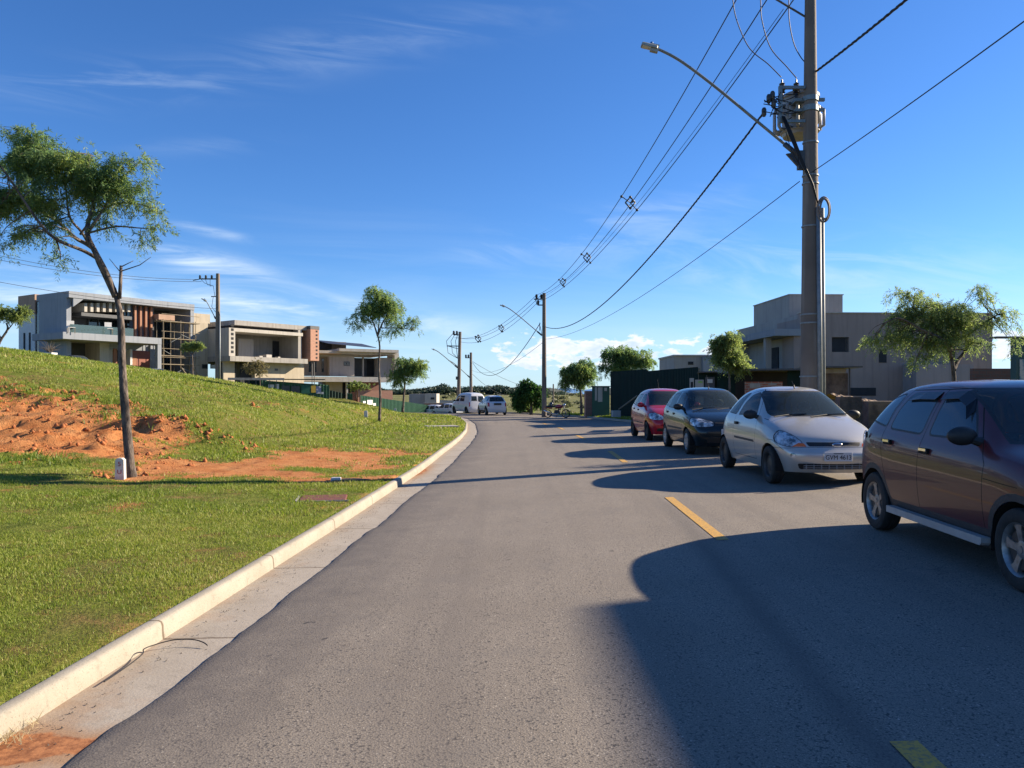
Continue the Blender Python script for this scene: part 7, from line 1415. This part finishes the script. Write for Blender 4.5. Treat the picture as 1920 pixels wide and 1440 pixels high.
# ------------------------------------------------------------------ small things on the verge and in the gutter
def small_things():
    hl = lambda x, y: float(hleft(np.array([x]), np.array([y]))[0]); white2 = pm('marker_paint', (.66, .64, .60), (.52, .48, .42), 9, .8, .2)
    def marker(lab, u, v, D, w, h, txt):
        x = (u-960)/F*D; z = hl(x, D); r = empty('lot_marker', (x, D, z), R(8), lab, 'marker post', 'white lot markers on the lawn'); MB().prism([(-w/2, -.1), (w/2, -.1), (w*.44, h-.03), (w*.2, h), (-w*.2, h), (-w*.44, h-.03)], -w*.35, w*.35).build('post', white2, r, smooth=True)
        if txt:
            for k, ch in enumerate(txt): t = text_mesh('painted_lettering', ch, .10, pm('red_paint_mark', (.45, .03, .03), rough=.6)); t.parent = r; t.rotation_euler = (R(90), 0, 0); t.location = (-.0, -w*.35-.003, h*.72-k*.125)
        return r
    marker('white lot marker with red painted characters beside the leaning tree', 226, 868, 12.3, .145, .34, ['5', 'U']); marker('small pale lot marker on the lawn left of the second tree', 686, 787, 40, .2, .36, None)
    r = marker('tiny grey marker on the lawn before the striped fence', 741, 772, 62, .2, .3, None)
    # drain cover slabs
    def slab(name, lab, u, v, sx, sy, h, m, rz=0., cat='cover', D=None):
        if D is None: q = ground_hit(u, v); x, D = q
        else: x = (u-960)/F*D
        r = empty(name, (x, D, hl(x, D)), rz, lab, cat); MB().bbox(-sx/2, sx/2, -sy/2, sy/2, -.05, h, .012).build('slab', m, r); return r
    rust = pm('rusty_plate', (.19, .055, .040), (.12, .04, .035), 30, .85, .5, bscale=90)
    r = slab('manhole_cover', 'reddish brown inspection cover flush in the grass near the kerb', 607, 935, .62, .55, .022, rust, R(10), 'manhole cover'); MB().box(-.34, .34, -.30, -.275, -.05, .018).build('rim', conc, r); MB().box(-.36, -.33, -.27, .28, -.05, .018).build('rim', conc, r)
    slab('drain_slab', 'pale concrete drain slab in the lawn where the kerb bends', 828, 801, 1.5, 1.1, .07, conc, R(15), 'drain cover')
    r = slab('cable_box', 'small white box half sunk beside a dark hole in the lawn', 630, 898, .16, .12, .05, white, R(5), 'box')
    x, y = ground_hit(658, 898); h = empty('open_pit', (x, y, hl(x, y)), 0, 'small open pit with red soil edge, right of the white box', 'pit'); mb = MB(); rg = random.Random(6)
    pts = [(.34*math.cos(a)*(1+rg.uniform(-.15, .1)), .22*math.sin(a)*(1+rg.uniform(-.15, .1))) for a in np.linspace(0, 2*math.pi, 16, endpoint=False)]
    mb.add([(a, b_, .012) for a, b_ in pts]+[(a*.9, b_*.9, .016) for a, b_ in pts], [(i, (i+1) % 16, 16+(i+1) % 16, 16+i) for i in range(16)]+[tuple(range(16, 32))]); mb.build('pit_floor', pm('pit_dark', (.010, .006, .004), rough=1.), h)
    mb = MB(); mb.box(-.9, .4, -.40, -.26, -.04, .015); mb.build('soil_rim', pm('soil_strip', (.22, .075, .04), (.14, .05, .03), 12, .95, .5), h)
    # wire loop in the gutter
    def G(u, v, h=0.): D = (CZ-(float(zL(3.7))-.01+h))*F/(v-HV); return Vector(((u-960)/F*D, D, float(zL(3.7))+.0+h))
    pts = [G(195, 1282, .01), G(225, 1262, .01), G(255, 1240, .012), G(268, 1228, .02), G(270, 1220, .03), G(290, 1212, .03), G(325, 1203, .035), G(360, 1202, .03), G(380, 1207, .02), G(390, 1214, .008)]
    W = []
    for i in range(len(pts)-1):
        a, b_, c_, d = pts[max(i-1, 0)], pts[i], pts[i+1], pts[min(i+2, len(pts)-1)]
        for s in range(5): t = s/5; W.append(.5*((2*b_)+(c_-a)*t+(2*a-5*b_+4*c_-d)*t*t+(3*b_-a-3*c_+d)*t**3))
    o = MB().tube(W, .0035, 6).build('wire', black, None, smooth='all'); tag(o, 'bent black wire lying in the gutter', 'wire')
    # earth spill with dry grass at the bottom left
    rng = np.random.default_rng(8); V = []; S = []
    for cu, cv, n, sp in ((5, 1392, 130, .04), (60, 1362, 40, .04)):
        q = G(cu, cv); x = rng.normal(q.x, sp*1.3, n); y = rng.normal(q.y, sp, n); z = np.full(n, float(zL(3.))+.0); hh = rng.uniform(.01, .05, n); a = rng.uniform(0, 6.28, n); w = .002; la = rng.uniform(0, 6.28, n); le = rng.uniform(.03, .09, n)
        V.append(np.stack([np.stack([x-w*np.cos(a), y-w*np.sin(a), z], -1), np.stack([x+w*np.cos(a), y+w*np.sin(a), z], -1), np.stack([x+le*np.cos(la), y+le*np.sin(la), z+hh], -1)], 1).reshape(-1, 3)); S.append(np.repeat(rng.uniform(.6, 1, n), 3))
    V = np.concatenate(V); o = fastmesh('dry_grass', V, np.arange(len(V)).reshape(-1, 3), leafm('dry_straw', [(.30, .22, .10), (.42, .33, .17), (.5, .42, .25)], .2), {'shade': np.concatenate(S)}); tag(o, 'clump of dry grass on the earth spilled in the gutter', 'dry grass', kind='stuff')
    # grit and stones on the road edge and gutter
    n = 900; y = rng.uniform(2.6, 14, n)**1.0; x = xa(y)+rng.exponential(.12, n)-.36; k = rng.random(n) < .9; V = []; Fc = []; tet = np.array([(0, 0, 1), (1, 0, 0), (-.5, .87, 0), (-.5, -.87, 0)]); tri = np.array([(0, 1, 2), (0, 2, 3), (0, 3, 1)])
    for i in range(n): s = .002+.006*rng.random()**3; q = tet*s*rng.uniform(.6, 1.4, (4, 3)); V.append(q+(x[i], y[i], float(zL(y[i]))+.0+(.014 if x[i] > xa(y[i]) else -.008))); Fc.append(tri+4*i)
    o = fastmesh('grit', np.concatenate(V), np.concatenate(Fc), pm('grit_stone', (.14, .12, .10), (.07, .06, .055), 30, .9)); tag(o, 'loose grit along the gutter edge', 'grit', kind='stuff')
small_things()
# chairs on the balcony of the grey house
def balcony_chairs():
    for (u, v, D, lab) in ((133, 625, 56.8, 'pale wooden chair at the left end of the grey house balcony'), (204, 627, 59.5, 'white chair behind the glass rail of the balcony')):
        q = P(u, v, D); r = empty('chair', q, R(40), lab, 'chair'); MB().box(-.25, .25, -.25, .25, .40, .45).build('seat', white, r); MB().box(-.25, .25, .22, .26, .45, .95).build('backrest', white, r)
        for a in (-.22, .22):
            for b_ in (-.22, .22): MB().box(a-.02, a+.02, b_-.02, b_+.02, 0, .40).build('leg', timber, r)
balcony_chairs()
